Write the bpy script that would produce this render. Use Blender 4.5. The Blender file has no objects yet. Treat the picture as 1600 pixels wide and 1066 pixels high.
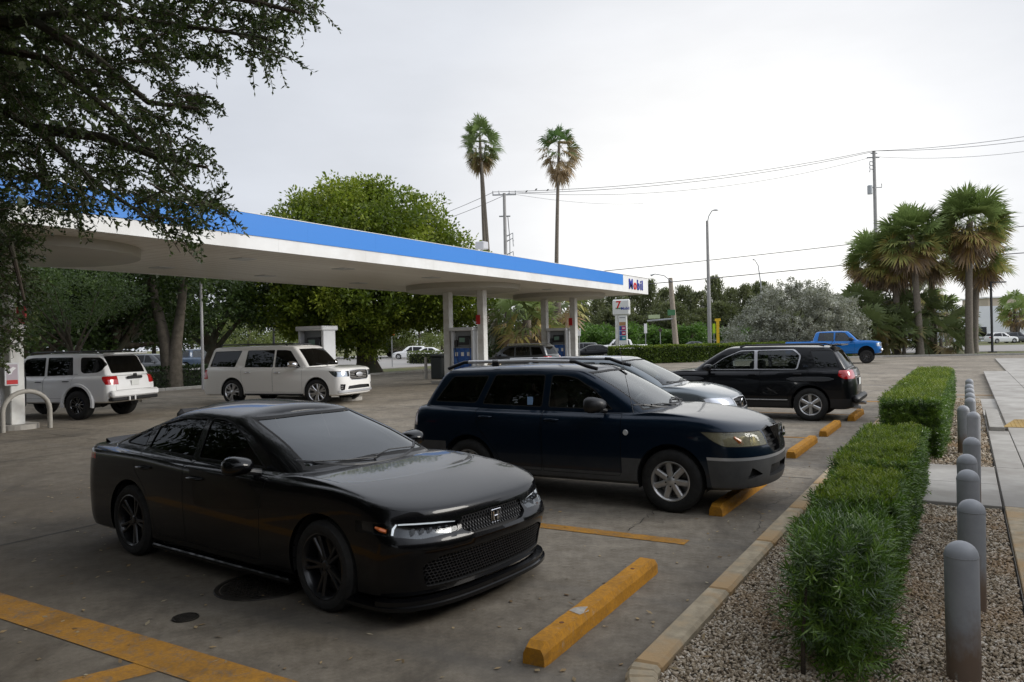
import bpy, bmesh, math, random, time
import numpy as np
from mathutils import Vector, Matrix
from mathutils.bvhtree import BVHTree
T0 = time.time()
S = bpy.context.scene
R = math.radians
random.seed(7)
rng = np.random.default_rng(11)

# ------------------------------------------------------------------ camera
# world axes: +Y runs along the kerb away from the camera, +X towards the shop front
CAM_H = 1.92
YAW, ROLL = R(30.6), R(-1.29)
cam_d = bpy.data.cameras.new('camera')
cam = bpy.data.objects.new('camera', cam_d)
S.collection.objects.link(cam)
cam_d.sensor_width = 36.0
cam_d.lens = 27.0
cam_d.clip_start, cam_d.clip_end = 0.05, 3000.0
cam.matrix_world = (Matrix.Translation((0, 0, CAM_H)) @ Matrix.Rotation(YAW, 4, 'Z')
                    @ Matrix.Rotation(R(90.0), 4, 'X') @ Matrix.Rotation(ROLL, 4, 'Z'))
S.camera = cam

# ------------------------------------------------------------------ sky and sun
SUN_AZ, SUN_EL = R(-62.0), R(27.0)      # azimuth measured from +Y towards the left (-X)
sun_dir = Vector((-math.sin(SUN_AZ) * math.cos(SUN_EL), math.cos(SUN_AZ) * math.cos(SUN_EL), math.sin(SUN_EL)))
W = bpy.data.worlds.new('World')
S.world = W
W.use_nodes = True
nt = W.node_tree
nt.nodes.clear()
N, L = nt.nodes.new, nt.links.new
wo = N('ShaderNodeOutputWorld'); bg = N('ShaderNodeBackground')
sky = N('ShaderNodeTexSky'); sky.sky_type = 'NISHITA'; sky.sun_disc = False
sky.sun_elevation = SUN_EL; sky.sun_rotation = -SUN_AZ
skym = N('ShaderNodeVectorMath'); skym.operation = 'SCALE'; skym.inputs['Scale'].default_value = 0.10
L(sky.outputs[0], skym.inputs[0])
tc = N('ShaderNodeTexCoord')
dot = N('ShaderNodeVectorMath'); dot.operation = 'DOT_PRODUCT'
gl = Vector((-math.sin(R(14.0)) * math.cos(R(4)), math.cos(R(14.0)) * math.cos(R(4)), math.sin(R(4))))
dot.inputs[1].default_value = gl
nrm = N('ShaderNodeVectorMath'); nrm.operation = 'NORMALIZE'
L(tc.outputs['Generated'], nrm.inputs[0]); L(nrm.outputs[0], dot.inputs[0])
ramp = N('ShaderNodeValToRGB')
e = ramp.color_ramp.elements
e[0].position = 0.0; e[0].color = (0.50, 0.525, 0.58, 1)
e[1].position = 1.0; e[1].color = (0.98, 0.97, 0.94, 1)
for p_, c_ in ((0.55, (0.525, 0.55, 0.605, 1)), (0.80, (0.56, 0.585, 0.635, 1)), (0.90, (0.60, 0.62, 0.66, 1)), (0.955, (0.74, 0.745, 0.76, 1)), (0.985, (0.88, 0.875, 0.86, 1))):
    k_ = ramp.color_ramp.elements.new(p_); k_.color = c_
L(dot.outputs['Value'], ramp.inputs[0])
cn = N('ShaderNodeTexNoise'); cn.inputs['Scale'].default_value = 2.2; cn.inputs['Detail'].default_value = 6; cn.inputs['Roughness'].default_value = 0.55
cmap = N('ShaderNodeMapping'); cmap.inputs['Scale'].default_value = (1, 1, 3.2)
L(nrm.outputs[0], cmap.inputs[0]); L(cmap.outputs[0], cn.inputs[0])
cr = N('ShaderNodeMapRange'); cr.inputs[1].default_value = 0.3; cr.inputs[2].default_value = 0.7
cr.inputs[3].default_value = 0.92; cr.inputs[4].default_value = 1.06
L(cn.outputs[0], cr.inputs[0])
cm = N('ShaderNodeVectorMath'); cm.operation = 'SCALE'
# the cloud deck brightens overhead and towards the veiled sun on the right
sp3 = N('ShaderNodeSeparateXYZ'); L(nrm.outputs[0], sp3.inputs[0])
zr = N('ShaderNodeMapRange'); zr.inputs[1].default_value = .42; zr.inputs[2].default_value = 1.0; zr.inputs[3].default_value = 1.0; zr.inputs[4].default_value = 1.5
L(sp3.outputs[2], zr.inputs[0])
d2 = N('ShaderNodeVectorMath'); d2.operation = 'DOT_PRODUCT'; d2.inputs[1].default_value = Vector((.88, .2, .42)).normalized(); L(nrm.outputs[0], d2.inputs[0])
sr = N('ShaderNodeMapRange'); sr.inputs[1].default_value = .55; sr.inputs[2].default_value = 1.0; sr.inputs[3].default_value = 1.0; sr.inputs[4].default_value = 2.3
L(d2.outputs['Value'], sr.inputs[0])
m1 = N('ShaderNodeMath'); m1.operation = 'MULTIPLY'; L(zr.outputs[0], m1.inputs[0]); L(sr.outputs[0], m1.inputs[1])
m2 = N('ShaderNodeMath'); m2.operation = 'MULTIPLY'; L(m1.outputs[0], m2.inputs[0]); L(cr.outputs[0], m2.inputs[1])
L(ramp.outputs[0], cm.inputs[0]); L(m2.outputs[0], cm.inputs['Scale'])
mx = N('ShaderNodeMix'); mx.data_type = 'RGBA'; mx.inputs[0].default_value = 0.96
L(skym.outputs[0], mx.inputs[6]); L(cm.outputs[0], mx.inputs[7])
L(mx.outputs[2], bg.inputs[0]); bg.inputs[1].default_value = 1.0
L(bg.outputs[0], wo.inputs[0])
sd = bpy.data.lights.new('sun', 'SUN'); sd.energy = 1.5; sd.angle = R(25); sd.color = (1.0, 0.95, 0.87)
sun = bpy.data.objects.new('sun', sd); S.collection.objects.link(sun)
sun.rotation_euler = (-sun_dir).to_track_quat('-Z', 'Y').to_euler()
S.view_settings.view_transform = 'Standard'
S.view_settings.look = 'None'
S.view_settings.exposure = 0.38
S.view_settings.gamma = 1.0
S.view_settings.use_curve_mapping = False
S.cycles.max_bounces = 8
S.cycles.diffuse_bounces = 3
S.cycles.glossy_bounces = 4
S.cycles.transparent_max_bounces = 12
S.cycles.caustics_reflective = False
S.cycles.caustics_refractive = False

# ------------------------------------------------------------------ small helpers
COL = S.collection
def tag(o, label=None, cat=None, group=None, kind=None):
    if label: o['label'] = label
    if cat: o['category'] = cat
    if group: o['group'] = group
    if kind: o['kind'] = kind
    return o
def thing(name, label, cat, loc=(0, 0, 0), rz=0.0, group=None):
    o = bpy.data.objects.new(name, None); COL.objects.link(o)
    o.empty_display_size = 0.2
    o.location = loc; o.rotation_euler = (0, 0, rz)
    return tag(o, label, cat, group)
def link(name, me, parent=None, loc=None, rot=None, scale=None):
    o = bpy.data.objects.new(name, me); COL.objects.link(o)
    if parent: o.parent = parent
    if loc is not None: o.location = loc
    if rot is not None: o.rotation_euler = rot
    if scale is not None: o.scale = scale
    return o
def kids(o): return [c for c in bpy.data.objects if c.parent == o]
def copy_tree(o, parent=None):
    c = o.copy(); COL.objects.link(c); c.parent = parent
    for ch in kids(o): copy_tree(ch, c)
    return c
class MB:
    def __init__(s): s.v = []; s.f = []; s.m = []; s.mi = 0
    def add(s, vs, fs):
        b = len(s.v); s.v += [tuple(v) for v in vs]
        s.f += [tuple(i + b for i in f) for f in fs]; s.m += [s.mi] * len(fs); return s
    def box(s, x0, x1, y0, y1, z0, z1, M=None, bev=0.0):
        if x0 > x1: x0, x1 = x1, x0
        if y0 > y1: y0, y1 = y1, y0
        if z0 > z1: z0, z1 = z1, z0
        if bev > 0:
            b = min(bev, (x1 - x0) * .45, (y1 - y0) * .45, (z1 - z0) * .45)
            vs = []; idx = {}
            for sx in (0, 1):
                for sy in (0, 1):
                    for sz in (0, 1):
                        X, Y, Z = (x0, x1)[sx], (y0, y1)[sy], (z0, z1)[sz]
                        dx, dy, dz = (b, -b)[sx], (b, -b)[sy], (b, -b)[sz]
                        idx[sx, sy, sz] = len(vs)
                        vs += [(X, Y + dy, Z + dz), (X + dx, Y, Z + dz), (X + dx, Y + dy, Z)]
            I = lambda a, b_, c, k: idx[a, b_, c] + k
            fs = []
            for q in (0, 1):
                f = [I(q, 0, 0, 0), I(q, 1, 0, 0), I(q, 1, 1, 0), I(q, 0, 1, 0)]; fs.append(f if q else f[::-1])
                f = [I(0, q, 0, 1), I(1, q, 0, 1), I(1, q, 1, 1), I(0, q, 1, 1)]; fs.append(f[::-1] if q else f)
                f = [I(0, 0, q, 2), I(1, 0, q, 2), I(1, 1, q, 2), I(0, 1, q, 2)]; fs.append(f if q else f[::-1])
            for a in (0, 1):
                for c in (0, 1):
                    f = [I(a, c, 0, 0), I(a, c, 0, 1), I(a, c, 1, 1), I(a, c, 1, 0)]; fs.append(f if a == c else f[::-1])
                    f = [I(a, 0, c, 0), I(a, 0, c, 2), I(a, 1, c, 2), I(a, 1, c, 0)]; fs.append(f[::-1] if a == c else f)
                    f = [I(0, a, c, 1), I(0, a, c, 2), I(1, a, c, 2), I(1, a, c, 1)]; fs.append(f if a == c else f[::-1])
            for (a, b_, c), i in idx.items():
                f = [i, i + 1, i + 2]; fs.append(f if (a + b_ + c) % 2 else f[::-1])
        else:
            vs = [(x0, y0, z0), (x1, y0, z0), (x1, y1, z0), (x0, y1, z0), (x0, y0, z1), (x1, y0, z1), (x1, y1, z1), (x0, y1, z1)]
            fs = [(0, 3, 2, 1), (4, 5, 6, 7), (0, 1, 5, 4), (1, 2, 6, 5), (2, 3, 7, 6), (3, 0, 4, 7)]
        if M is not None: vs = [tuple(M @ Vector(v)) for v in vs]
        return s.add(vs, fs)
    def tube(s, pts, r, n=8, caps=True, up=None):
        pts = [Vector(p) for p in pts]
        rs = r if isinstance(r, (list, tuple)) else [r] * len(pts)
        vs = []; fs = []; prev = None
        for i, p in enumerate(pts):
            a = pts[max(i - 1, 0)]; b = pts[min(i + 1, len(pts) - 1)]
            t = (b - a); t = t.normalized() if t.length > 1e-9 else Vector((0, 0, 1))
            if prev is None:
                ref = Vector((0, 0, 1)) if abs(t.z) < .9 else Vector((1, 0, 0))
                u = t.cross(ref).normalized()
            else:
                u = prev - t * prev.dot(t); u.normalize()
            prev = u; w = t.cross(u)
            for k in range(n):
                an = 2 * math.pi * k / n
                vs.append(p + (u * math.cos(an) + w * math.sin(an)) * rs[i])
        for i in range(len(pts) - 1):
            for k in range(n):
                k2 = (k + 1) % n
                fs.append((i * n + k, i * n + k2, (i + 1) * n + k2, (i + 1) * n + k))
        if caps:
            fs.append(tuple(range(n))[::-1]); fs.append(tuple((len(pts) - 1) * n + k for k in range(n)))
        return s.add(vs, fs)
    def cyl(s, x, y, z0, z1, r, n=16, r1=None):
        return s.tube([(x, y, z0), (x, y, z1)], [r, r if r1 is None else r1], n)
    def lathe(s, prof, n=24, axis='Z', M=None, closed=False):
        vs = []; fs = []
        for (r, h) in prof:
            for k in range(n):
                a = 2 * math.pi * k / n
                c_, s_ = r * math.cos(a), r * math.sin(a)
                vs.append((c_, s_, h) if axis == 'Z' else (c_, h, s_))
        m = len(prof)
        for i in range(m if closed else m - 1):
            j = (i + 1) % m
            for k in range(n):
                k2 = (k + 1) % n
                f = (i * n + k, i * n + k2, j * n + k2, j * n + k)
                fs.append(f if axis == 'Z' else f[::-1])
        if M is not None: vs = [tuple(M @ Vector(v)) for v in vs]
        return s.add(vs, fs)
    def prism(s, poly, z0, z1, M=None):
        n = len(poly)
        ar = sum(poly[i][0] * poly[(i + 1) % n][1] - poly[(i + 1) % n][0] * poly[i][1] for i in range(n))
        if ar < 0: poly = poly[::-1]
        vs = [(p[0], p[1], z0) for p in poly] + [(p[0], p[1], z1) for p in poly]
        fs = [tuple(range(n))[::-1], tuple(range(n, 2 * n))]
        fs += [(i, (i + 1) % n, n + (i + 1) % n, n + i) for i in range(n)]
        if M is not None: vs = [tuple(M @ Vector(v)) for v in vs]
        return s.add(vs, fs)
    def mesh(s, name, mats, smooth=None):
        me = bpy.data.meshes.new(name)
        me.from_pydata(s.v, [], s.f)
        mats = mats if isinstance(mats, (list, tuple)) else [mats]
        for m in mats: me.materials.append(m)
        if len(mats) > 1: me.polygons.foreach_set('material_index', s.m)
        if smooth:
            me.polygons.foreach_set('use_smooth', [True] * len(me.polygons))
            me.set_sharp_from_angle(angle=R(smooth))
        me.update(); return me
    def build(s, name, mats, parent=None, smooth=None, loc=None, rot=None):
        return link(name, s.mesh(name, mats, smooth), parent, loc, rot)
def quad_mesh(name, V, mat, F=None, rnd=None, per=4):
    """fast numpy mesh; V (n*per,3) as separate n polygons of `per` corners"""
    V = np.asarray(V, dtype=np.float32)
    me = bpy.data.meshes.new(name)
    nv = len(V); me.vertices.add(nv); me.vertices.foreach_set('co', V.ravel())
    F = np.arange(nv, dtype=np.int32).reshape(-1, per) if F is None else np.asarray(F, dtype=np.int32)
    nf = len(F); k = F.shape[1]
    me.loops.add(nf * k); me.loops.foreach_set('vertex_index', F.ravel())
    me.polygons.add(nf); me.polygons.foreach_set('loop_start', np.arange(nf, dtype=np.int32) * k)
    if rnd is not None:
        at = me.attributes.new('rnd', 'FLOAT', 'FACE'); at.data.foreach_set('value', np.asarray(rnd, dtype=np.float32))
    me.materials.append(mat); me.update(calc_edges=True); return me
def text_mesh(name, txt, size, mat, ext=0.01, align='CENTER', bold=0.0):
    cu = bpy.data.curves.new('t', 'FONT'); cu.body = txt; cu.size = size; cu.extrude = ext; cu.offset = bold
    cu.align_x = align; cu.align_y = 'CENTER'; cu.resolution_u = 3
    o = bpy.data.objects.new('t', cu); COL.objects.link(o)
    me = bpy.data.meshes.new_from_object(o)
    bpy.data.objects.remove(o); bpy.data.curves.remove(cu)
    me.name = name; me.materials.clear(); me.materials.append(mat); return me

# ------------------------------------------------------------------ materials
MATS = {}
def mat(name, color=(.5, .5, .5), rough=.5, metal=0., coat=0., spec=.5, emit=None, es=0., **k):
    if name in MATS: return MATS[name]
    m = bpy.data.materials.new(name); m.use_nodes = True
    b = m.node_tree.nodes['Principled BSDF']
    b.inputs['Base Color'].default_value = (*color, 1); b.inputs['Roughness'].default_value = rough
    b.inputs['Metallic'].default_value = metal; b.inputs['Coat Weight'].default_value = coat
    b.inputs['Coat Roughness'].default_value = .02; b.inputs['Specular IOR Level'].default_value = spec
    if emit: b.inputs['Emission Color'].default_value = (*emit, 1); b.inputs['Emission Strength'].default_value = es
    MATS[name] = m; return m
class NT:
    def __init__(s, m): s.t = m.node_tree; s.b = s.t.nodes.get('Principled BSDF')
    def n(s, t, **kw):
        x = s.t.nodes.new(t)
        for k, v in kw.items(): setattr(x, k, v)
        return x
    def l(s, a, b): s.t.links.new(a, b)
    def coord(s, scale=(1, 1, 1), kind='Object', rot=(0, 0, 0)):
        c = s.n('ShaderNodeTexCoord'); m = s.n('ShaderNodeMapping')
        m.inputs['Scale'].default_value = scale; m.inputs['Rotation'].default_value = rot
        s.l(c.outputs[kind], m.inputs[0]); return m.outputs[0]
    def noise(s, sc, det=6, rough=.6, vec=None, dist=0.):
        x = s.n('ShaderNodeTexNoise'); x.inputs['Scale'].default_value = sc
        x.inputs['Detail'].default_value = det; x.inputs['Roughness'].default_value = rough; x.inputs['Distortion'].default_value = dist
        if vec is not None: s.l(vec, x.inputs['Vector'])
        return x.outputs[0]
    def ramp(s, fac, stops, interp='LINEAR'):
        x = s.n('ShaderNodeValToRGB'); cr = x.color_ramp; cr.interpolation = interp
        while len(cr.elements) < len(stops): cr.elements.new(.5)
        for e_, (p, c) in zip(cr.elements, stops):
            e_.position = p; e_.color = (*c, 1) if len(c) == 3 else c
        s.l(fac, x.inputs[0]); return x.outputs[0]
    def mix(s, f, a, b, mode='MIX'):
        x = s.n('ShaderNodeMix', data_type='RGBA', blend_type=mode)
        for sock, v in ((x.inputs[0], f), (x.inputs[6], a), (x.inputs[7], b)):
            if isinstance(v, (int, float)): sock.default_value = v
            elif isinstance(v, tuple): sock.default_value = (*v, 1)
            else: s.l(v, sock)
        return x.outputs[2]
    def bump(s, h, st=.3, d=.01):
        x = s.n('ShaderNodeBump'); x.inputs['Strength'].default_value = st; x.inputs['Distance'].default_value = d
        s.l(h, x.inputs['Height']); s.l(x.outputs[0], s.b.inputs['Normal'])
    def rng(s, v, a, b, c, d):
        x = s.n('ShaderNodeMapRange')
        for i, q in enumerate((a, b, c, d)): x.inputs[i + 1].default_value = q
        s.l(v, x.inputs[0]); return x.outputs[0]
def new_mat(name, rough=.8, spec=.3):
    m = mat(name, rough=rough, spec=spec); return m, NT(m)

def noisy(name, a, b, sc=8, rough=.8, bump=.2, bd=.01, c=None, sc2=1.2, spec=.3, metal=0.):
    if name in MATS: return MATS[name]
    m, t = new_mat(name, rough, spec); v = t.coord()
    col = t.ramp(t.noise(sc, 8, .65, v), [(.3, a), (.7, b)])
    if c: col = t.mix(t.rng(t.noise(sc2, 4, .6, v), .45, .62, 0, 1), col, c)
    t.l(col, t.b.inputs['Base Color']); t.b.inputs['Metallic'].default_value = metal
    if bump: t.bump(t.noise(sc * 5, 6, .7, v), bump, bd)
    return m
def paint(name, color, metal=.0, flake=.35, rough=.35, dust=.0, cw=1.0):
    m = mat(name, color, rough, metal, cw, spec=.15); t = NT(m); t.b.inputs['Coat IOR'].default_value = 1.42
    v = t.coord()
    dn = t.noise(2.5, 6, .6, v)
    t.l(t.rng(dn, .3, .75, .015, .05 + dust), t.b.inputs['Coat Roughness'])
    geo = t.n('ShaderNodeNewGeometry')
    bk = t.mix(geo.outputs['Backfacing'], color, (.015, .015, .016))
    if dust > 0:
        sep = t.n('ShaderNodeSeparateXYZ'); t.l(t.coord(), sep.inputs[0])
        low = t.rng(sep.outputs[2], .25, .65, .5, .0)
        mul = t.n('ShaderNodeMath', operation='MULTIPLY'); t.l(low, mul.inputs[0]); t.l(t.noise(6, 6, .7, v), mul.inputs[1])
        bk = t.mix(mul.outputs[0], bk, (.11, .10, .085))
    t.l(bk, t.b.inputs['Base Color'])
    cwn = t.rng(geo.outputs['Backfacing'], 0, 1, cw, 0); t.l(cwn, t.b.inputs['Coat Weight'])
    return m
def glass(name, tint, refl=1.0, rough=.0):
    """thin window glass: tinted see-through plus a mirror layer that grows towards grazing angles"""
    if name in MATS: return MATS[name]
    m = bpy.data.materials.new(name); m.use_nodes = True; t = NT(m); t.t.nodes.remove(t.b)
    out = t.t.nodes['Material Output']
    tr = t.n('ShaderNodeBsdfTransparent'); tr.inputs[0].default_value = (*tint, 1)
    gl_ = t.n('ShaderNodeBsdfGlossy'); gl_.inputs['Roughness'].default_value = rough; gl_.inputs[0].default_value = (.95, .98, 1, 1)
    geo = t.n('ShaderNodeNewGeometry')
    dt = t.n('ShaderNodeVectorMath', operation='DOT_PRODUCT'); t.l(geo.outputs['Normal'], dt.inputs[0]); t.l(geo.outputs['Incoming'], dt.inputs[1])
    ab = t.n('ShaderNodeMath', operation='ABSOLUTE'); t.l(dt.outputs['Value'], ab.inputs[0])
    om = t.n('ShaderNodeMath', operation='SUBTRACT', use_clamp=True); om.inputs[0].default_value = 1; t.l(ab.outputs[0], om.inputs[1])
    pw = t.n('ShaderNodeMath', operation='POWER'); pw.inputs[1].default_value = 5; t.l(om.outputs[0], pw.inputs[0])
    mu = t.n('ShaderNodeMath', operation='MULTIPLY_ADD', use_clamp=True); mu.inputs[1].default_value = .93 * refl; mu.inputs[2].default_value = .07 * refl
    t.l(pw.outputs[0], mu.inputs[0])
    ms = t.n('ShaderNodeMixShader'); t.l(mu.outputs[0], ms.inputs[0]); t.l(tr.outputs[0], ms.inputs[1]); t.l(gl_.outputs[0], ms.inputs[2])
    t.l(ms.outputs[0], out.inputs[0]); MATS[name] = m; return m
def leafmat(name, dark, mid, light, trans=.35, rough=.45, clump=1.2, spec=.35):
    if name in MATS: return MATS[name]
    m, t = new_mat(name, rough, spec)
    at = t.n('ShaderNodeAttribute', attribute_name='rnd')
    v = t.coord()
    n1 = t.noise(clump, 3, .6, v)
    ad = t.n('ShaderNodeMath', operation='ADD'); t.l(t.rng(at.outputs['Fac'], 0, 1, -.32, .32), ad.inputs[0]); t.l(n1, ad.inputs[1])
    col = t.ramp(ad.outputs[0], [(.2, dark), (.5, mid), (.85, light)])
    t.l(col, t.b.inputs['Base Color'])
    tb = t.n('ShaderNodeBsdfTranslucent')
    t.l(t.mix(.5, col, (mid[0] * 1.3, mid[1] * 1.5, mid[2] * .6)), tb.inputs[0])
    ms = t.n('ShaderNodeMixShader'); ms.inputs[0].default_value = trans
    t.l(t.b.outputs[0], ms.inputs[1]); t.l(tb.outputs[0], ms.inputs[2])
    t.l(ms.outputs[0], t.t.nodes['Material Output'].inputs[0])
    return m

M_blackplastic = mat('black_plastic', (.012, .012, .013), .45)
M_rubber = noisy('tyre_rubber', (.012, .012, .012), (.028, .027, .025), 14, .8, .15, .003)
M_darkgap = mat('shut_line', (.004, .004, .004), .7)
M_under = mat('underbody', (.008, .008, .008), .8)
M_chrome = mat('chrome', (.75, .75, .77), .08, 1.0)
M_satin = mat('satin_silver', (.55, .55, .56), .38, .6)
M_alloy = mat('alloy_silver', (.55, .55, .55), .28, .9)
M_lens = glass('clear_lens', (.82, .84, .85), .45)
M_interior = mat('car_interior', (.035, .035, .038), .8)
M_interior_tan = mat('car_interior_grey', (.16, .15, .14), .8)

# ------------------------------------------------------------------ car bodies: lofted rings cut by outlines
def pchip(xk, Y, xq):
    xk = np.asarray(xk, float); Y = np.asarray(Y, float)
    if Y.ndim == 1: return pchip(xk, Y[:, None], xq)[:, 0]
    h = np.diff(xk)[:, None]; dl = np.diff(Y, axis=0) / h
    d = np.zeros_like(Y)
    if len(xk) > 2:
        a, b = dl[:-1], dl[1:]; w1 = 2 * h[1:] + h[:-1]; w2 = h[1:] + 2 * h[:-1]
        ok = (a * b) > 0
        with np.errstate(divide='ignore', invalid='ignore'):
            d[1:-1] = np.where(ok, (w1 + w2) / (w1 / np.where(ok, a, 1) + w2 / np.where(ok, b, 1)), 0)
    d[0] = dl[0]; d[-1] = dl[-1]
    xq = np.clip(np.asarray(xq, float), xk[0], xk[-1])
    i = np.clip(np.searchsorted(xk, xq, side='right') - 1, 0, len(xk) - 2)
    hh = h[i]; t = ((xq - xk[i]) / hh[:, 0])[:, None]
    return (Y[i] * (1 + 2 * t) * (1 - t) ** 2 + hh * d[i] * t * (1 - t) ** 2 + Y[i + 1] * t * t * (3 - 2 * t) + hh * d[i + 1] * t * t * (t - 1))
def prof(pts, x):
    p = sorted(pts); return pchip([q[0] for q in p], np.array([q[1] for q in p]), np.atleast_1d(x))
def body_ring(r, n, xc, xd):
    n1, n2, n3, n4, n5 = n
    a = np.linspace(0, 1, n1 + 1) * math.pi / 2
    xf, lf, nf = r['xf'], r.get('lf', .5), r.get('nf', 2.4)
    xr, lr, nr = r['xr'], r.get('lr', .35), r.get('nr', 2.6)
    s1 = np.stack([xf - lf + lf * np.cos(a) ** (2 / nf), np.sin(a) ** (2 / nf)], 1)
    s2 = np.stack([np.linspace(xf - lf, xc, n2 + 1)[1:], np.ones(n2)], 1)
    s3 = np.stack([np.linspace(xc, xd, n3 + 1)[1:], np.ones(n3)], 1)
    s4 = np.stack([np.linspace(xd, xr + lr, n4 + 1)[1:], np.ones(n4)], 1)
    b = np.linspace(1, 0, n5 + 1)[1:] * math.pi / 2
    s5 = np.stack([xr + lr - lr * np.cos(b) ** (2 / nr), np.sin(b) ** (2 / nr)], 1)
    s = np.concatenate([s1, s2, s3, s4, s5])
    x = s[:, 0]; w = prof(r['w'], x) if isinstance(r['w'], list) else r['w']
    z = prof(r['z'], x) if isinstance(r['z'], list) else np.full(len(x), float(r['z']))
    return np.stack([x, s[:, 1] * w, z], 1)
def glass_ring(r, n):
    n1, n2, n3, n4, n5 = n
    m = n1 + n2; a = np.linspace(0, 1, m + 1) * math.pi / 2
    xf, lf, nf = r['xf'], r.get('lf', .3), r.get('nf', 3.2)
    xr, lr, nr = r['xr'], r.get('lr', .2), r.get('nr', 3.2)
    s1 = np.stack([xf - lf + lf * np.cos(a) ** (2 / nf), np.sin(a) ** (2 / nf)], 1)
    s3 = np.stack([np.linspace(xf - lf, xr + lr, n3 + 1)[1:], np.ones(n3)], 1)
    k = n4 + n5; b = np.linspace(1, 0, k + 1)[1:] * math.pi / 2
    s5 = np.stack([xr + lr - lr * np.cos(b) ** (2 / nr), np.sin(b) ** (2 / nr)], 1)
    s = np.concatenate([s1, s3, s5]); x = s[:, 0]
    w = prof(r['w'], x) if isinstance(r['w'], list) else r['w']
    z = prof(r['z'], x) if isinstance(r['z'], list) else np.full(len(x), float(r['z']))
    return np.stack([x, s[:, 1] * w, z], 1)
def offset_poly(p, d):
    n = len(p); ar = sum(p[i][0] * p[(i + 1) % n][1] - p[(i + 1) % n][0] * p[i][1] for i in range(n))
    sg = 1 if ar > 0 else -1; out = []
    for i in range(n):
        a, b, c = Vector(p[i - 1]), Vector(p[i]), Vector(p[(i + 1) % n])
        e1 = (b - a).normalized(); e2 = (c - b).normalized()
        n1 = Vector((-e1.y, e1.x)) * sg; n2 = Vector((-e2.y, e2.x)) * sg
        m = n1 + n2; L_ = m.length
        m = m / L_ if L_ > 1e-6 else n1
        k = d / max(.35, m.dot(n1)); out.append((b.x + m.x * k, b.y + m.y * k))
    return out
def round_poly(p, r, seg=3):
    n = len(p); out = []
    for i in range(n):
        a, b, c = Vector(p[i - 1]), Vector(p[i]), Vector(p[(i + 1) % n])
        l1, l2 = (a - b).length, (c - b).length; q = min(r, l1 * .45, l2 * .45)
        s = b + (a - b) * (q / l1); e_ = b + (c - b) * (q / l2)
        for k in range(seg + 1):
            t = k / seg; v = s * (1 - t) ** 2 + b * 2 * t * (1 - t) + e_ * t * t; out.append((v.x, v.y))
    return out
def inside(p, x, y):
    c = False; n = len(p); j = n - 1
    for i in range(n):
        xi, yi = p[i]; xj, yj = p[j]
        if (yi > y) != (yj > y) and x < (xj - xi) * (y - yi) / (yj - yi) + xi: c = not c
        j = i
    return c
AX = {'side': (0, 2), 'front': (1, 2), 'top': (0, 1)}
NRM = {'side': lambda a, b: Vector((a, 0, b)), 'front': lambda a, b: Vector((0, a, b)), 'top': lambda a, b: Vector((a, b, 0))}
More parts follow.
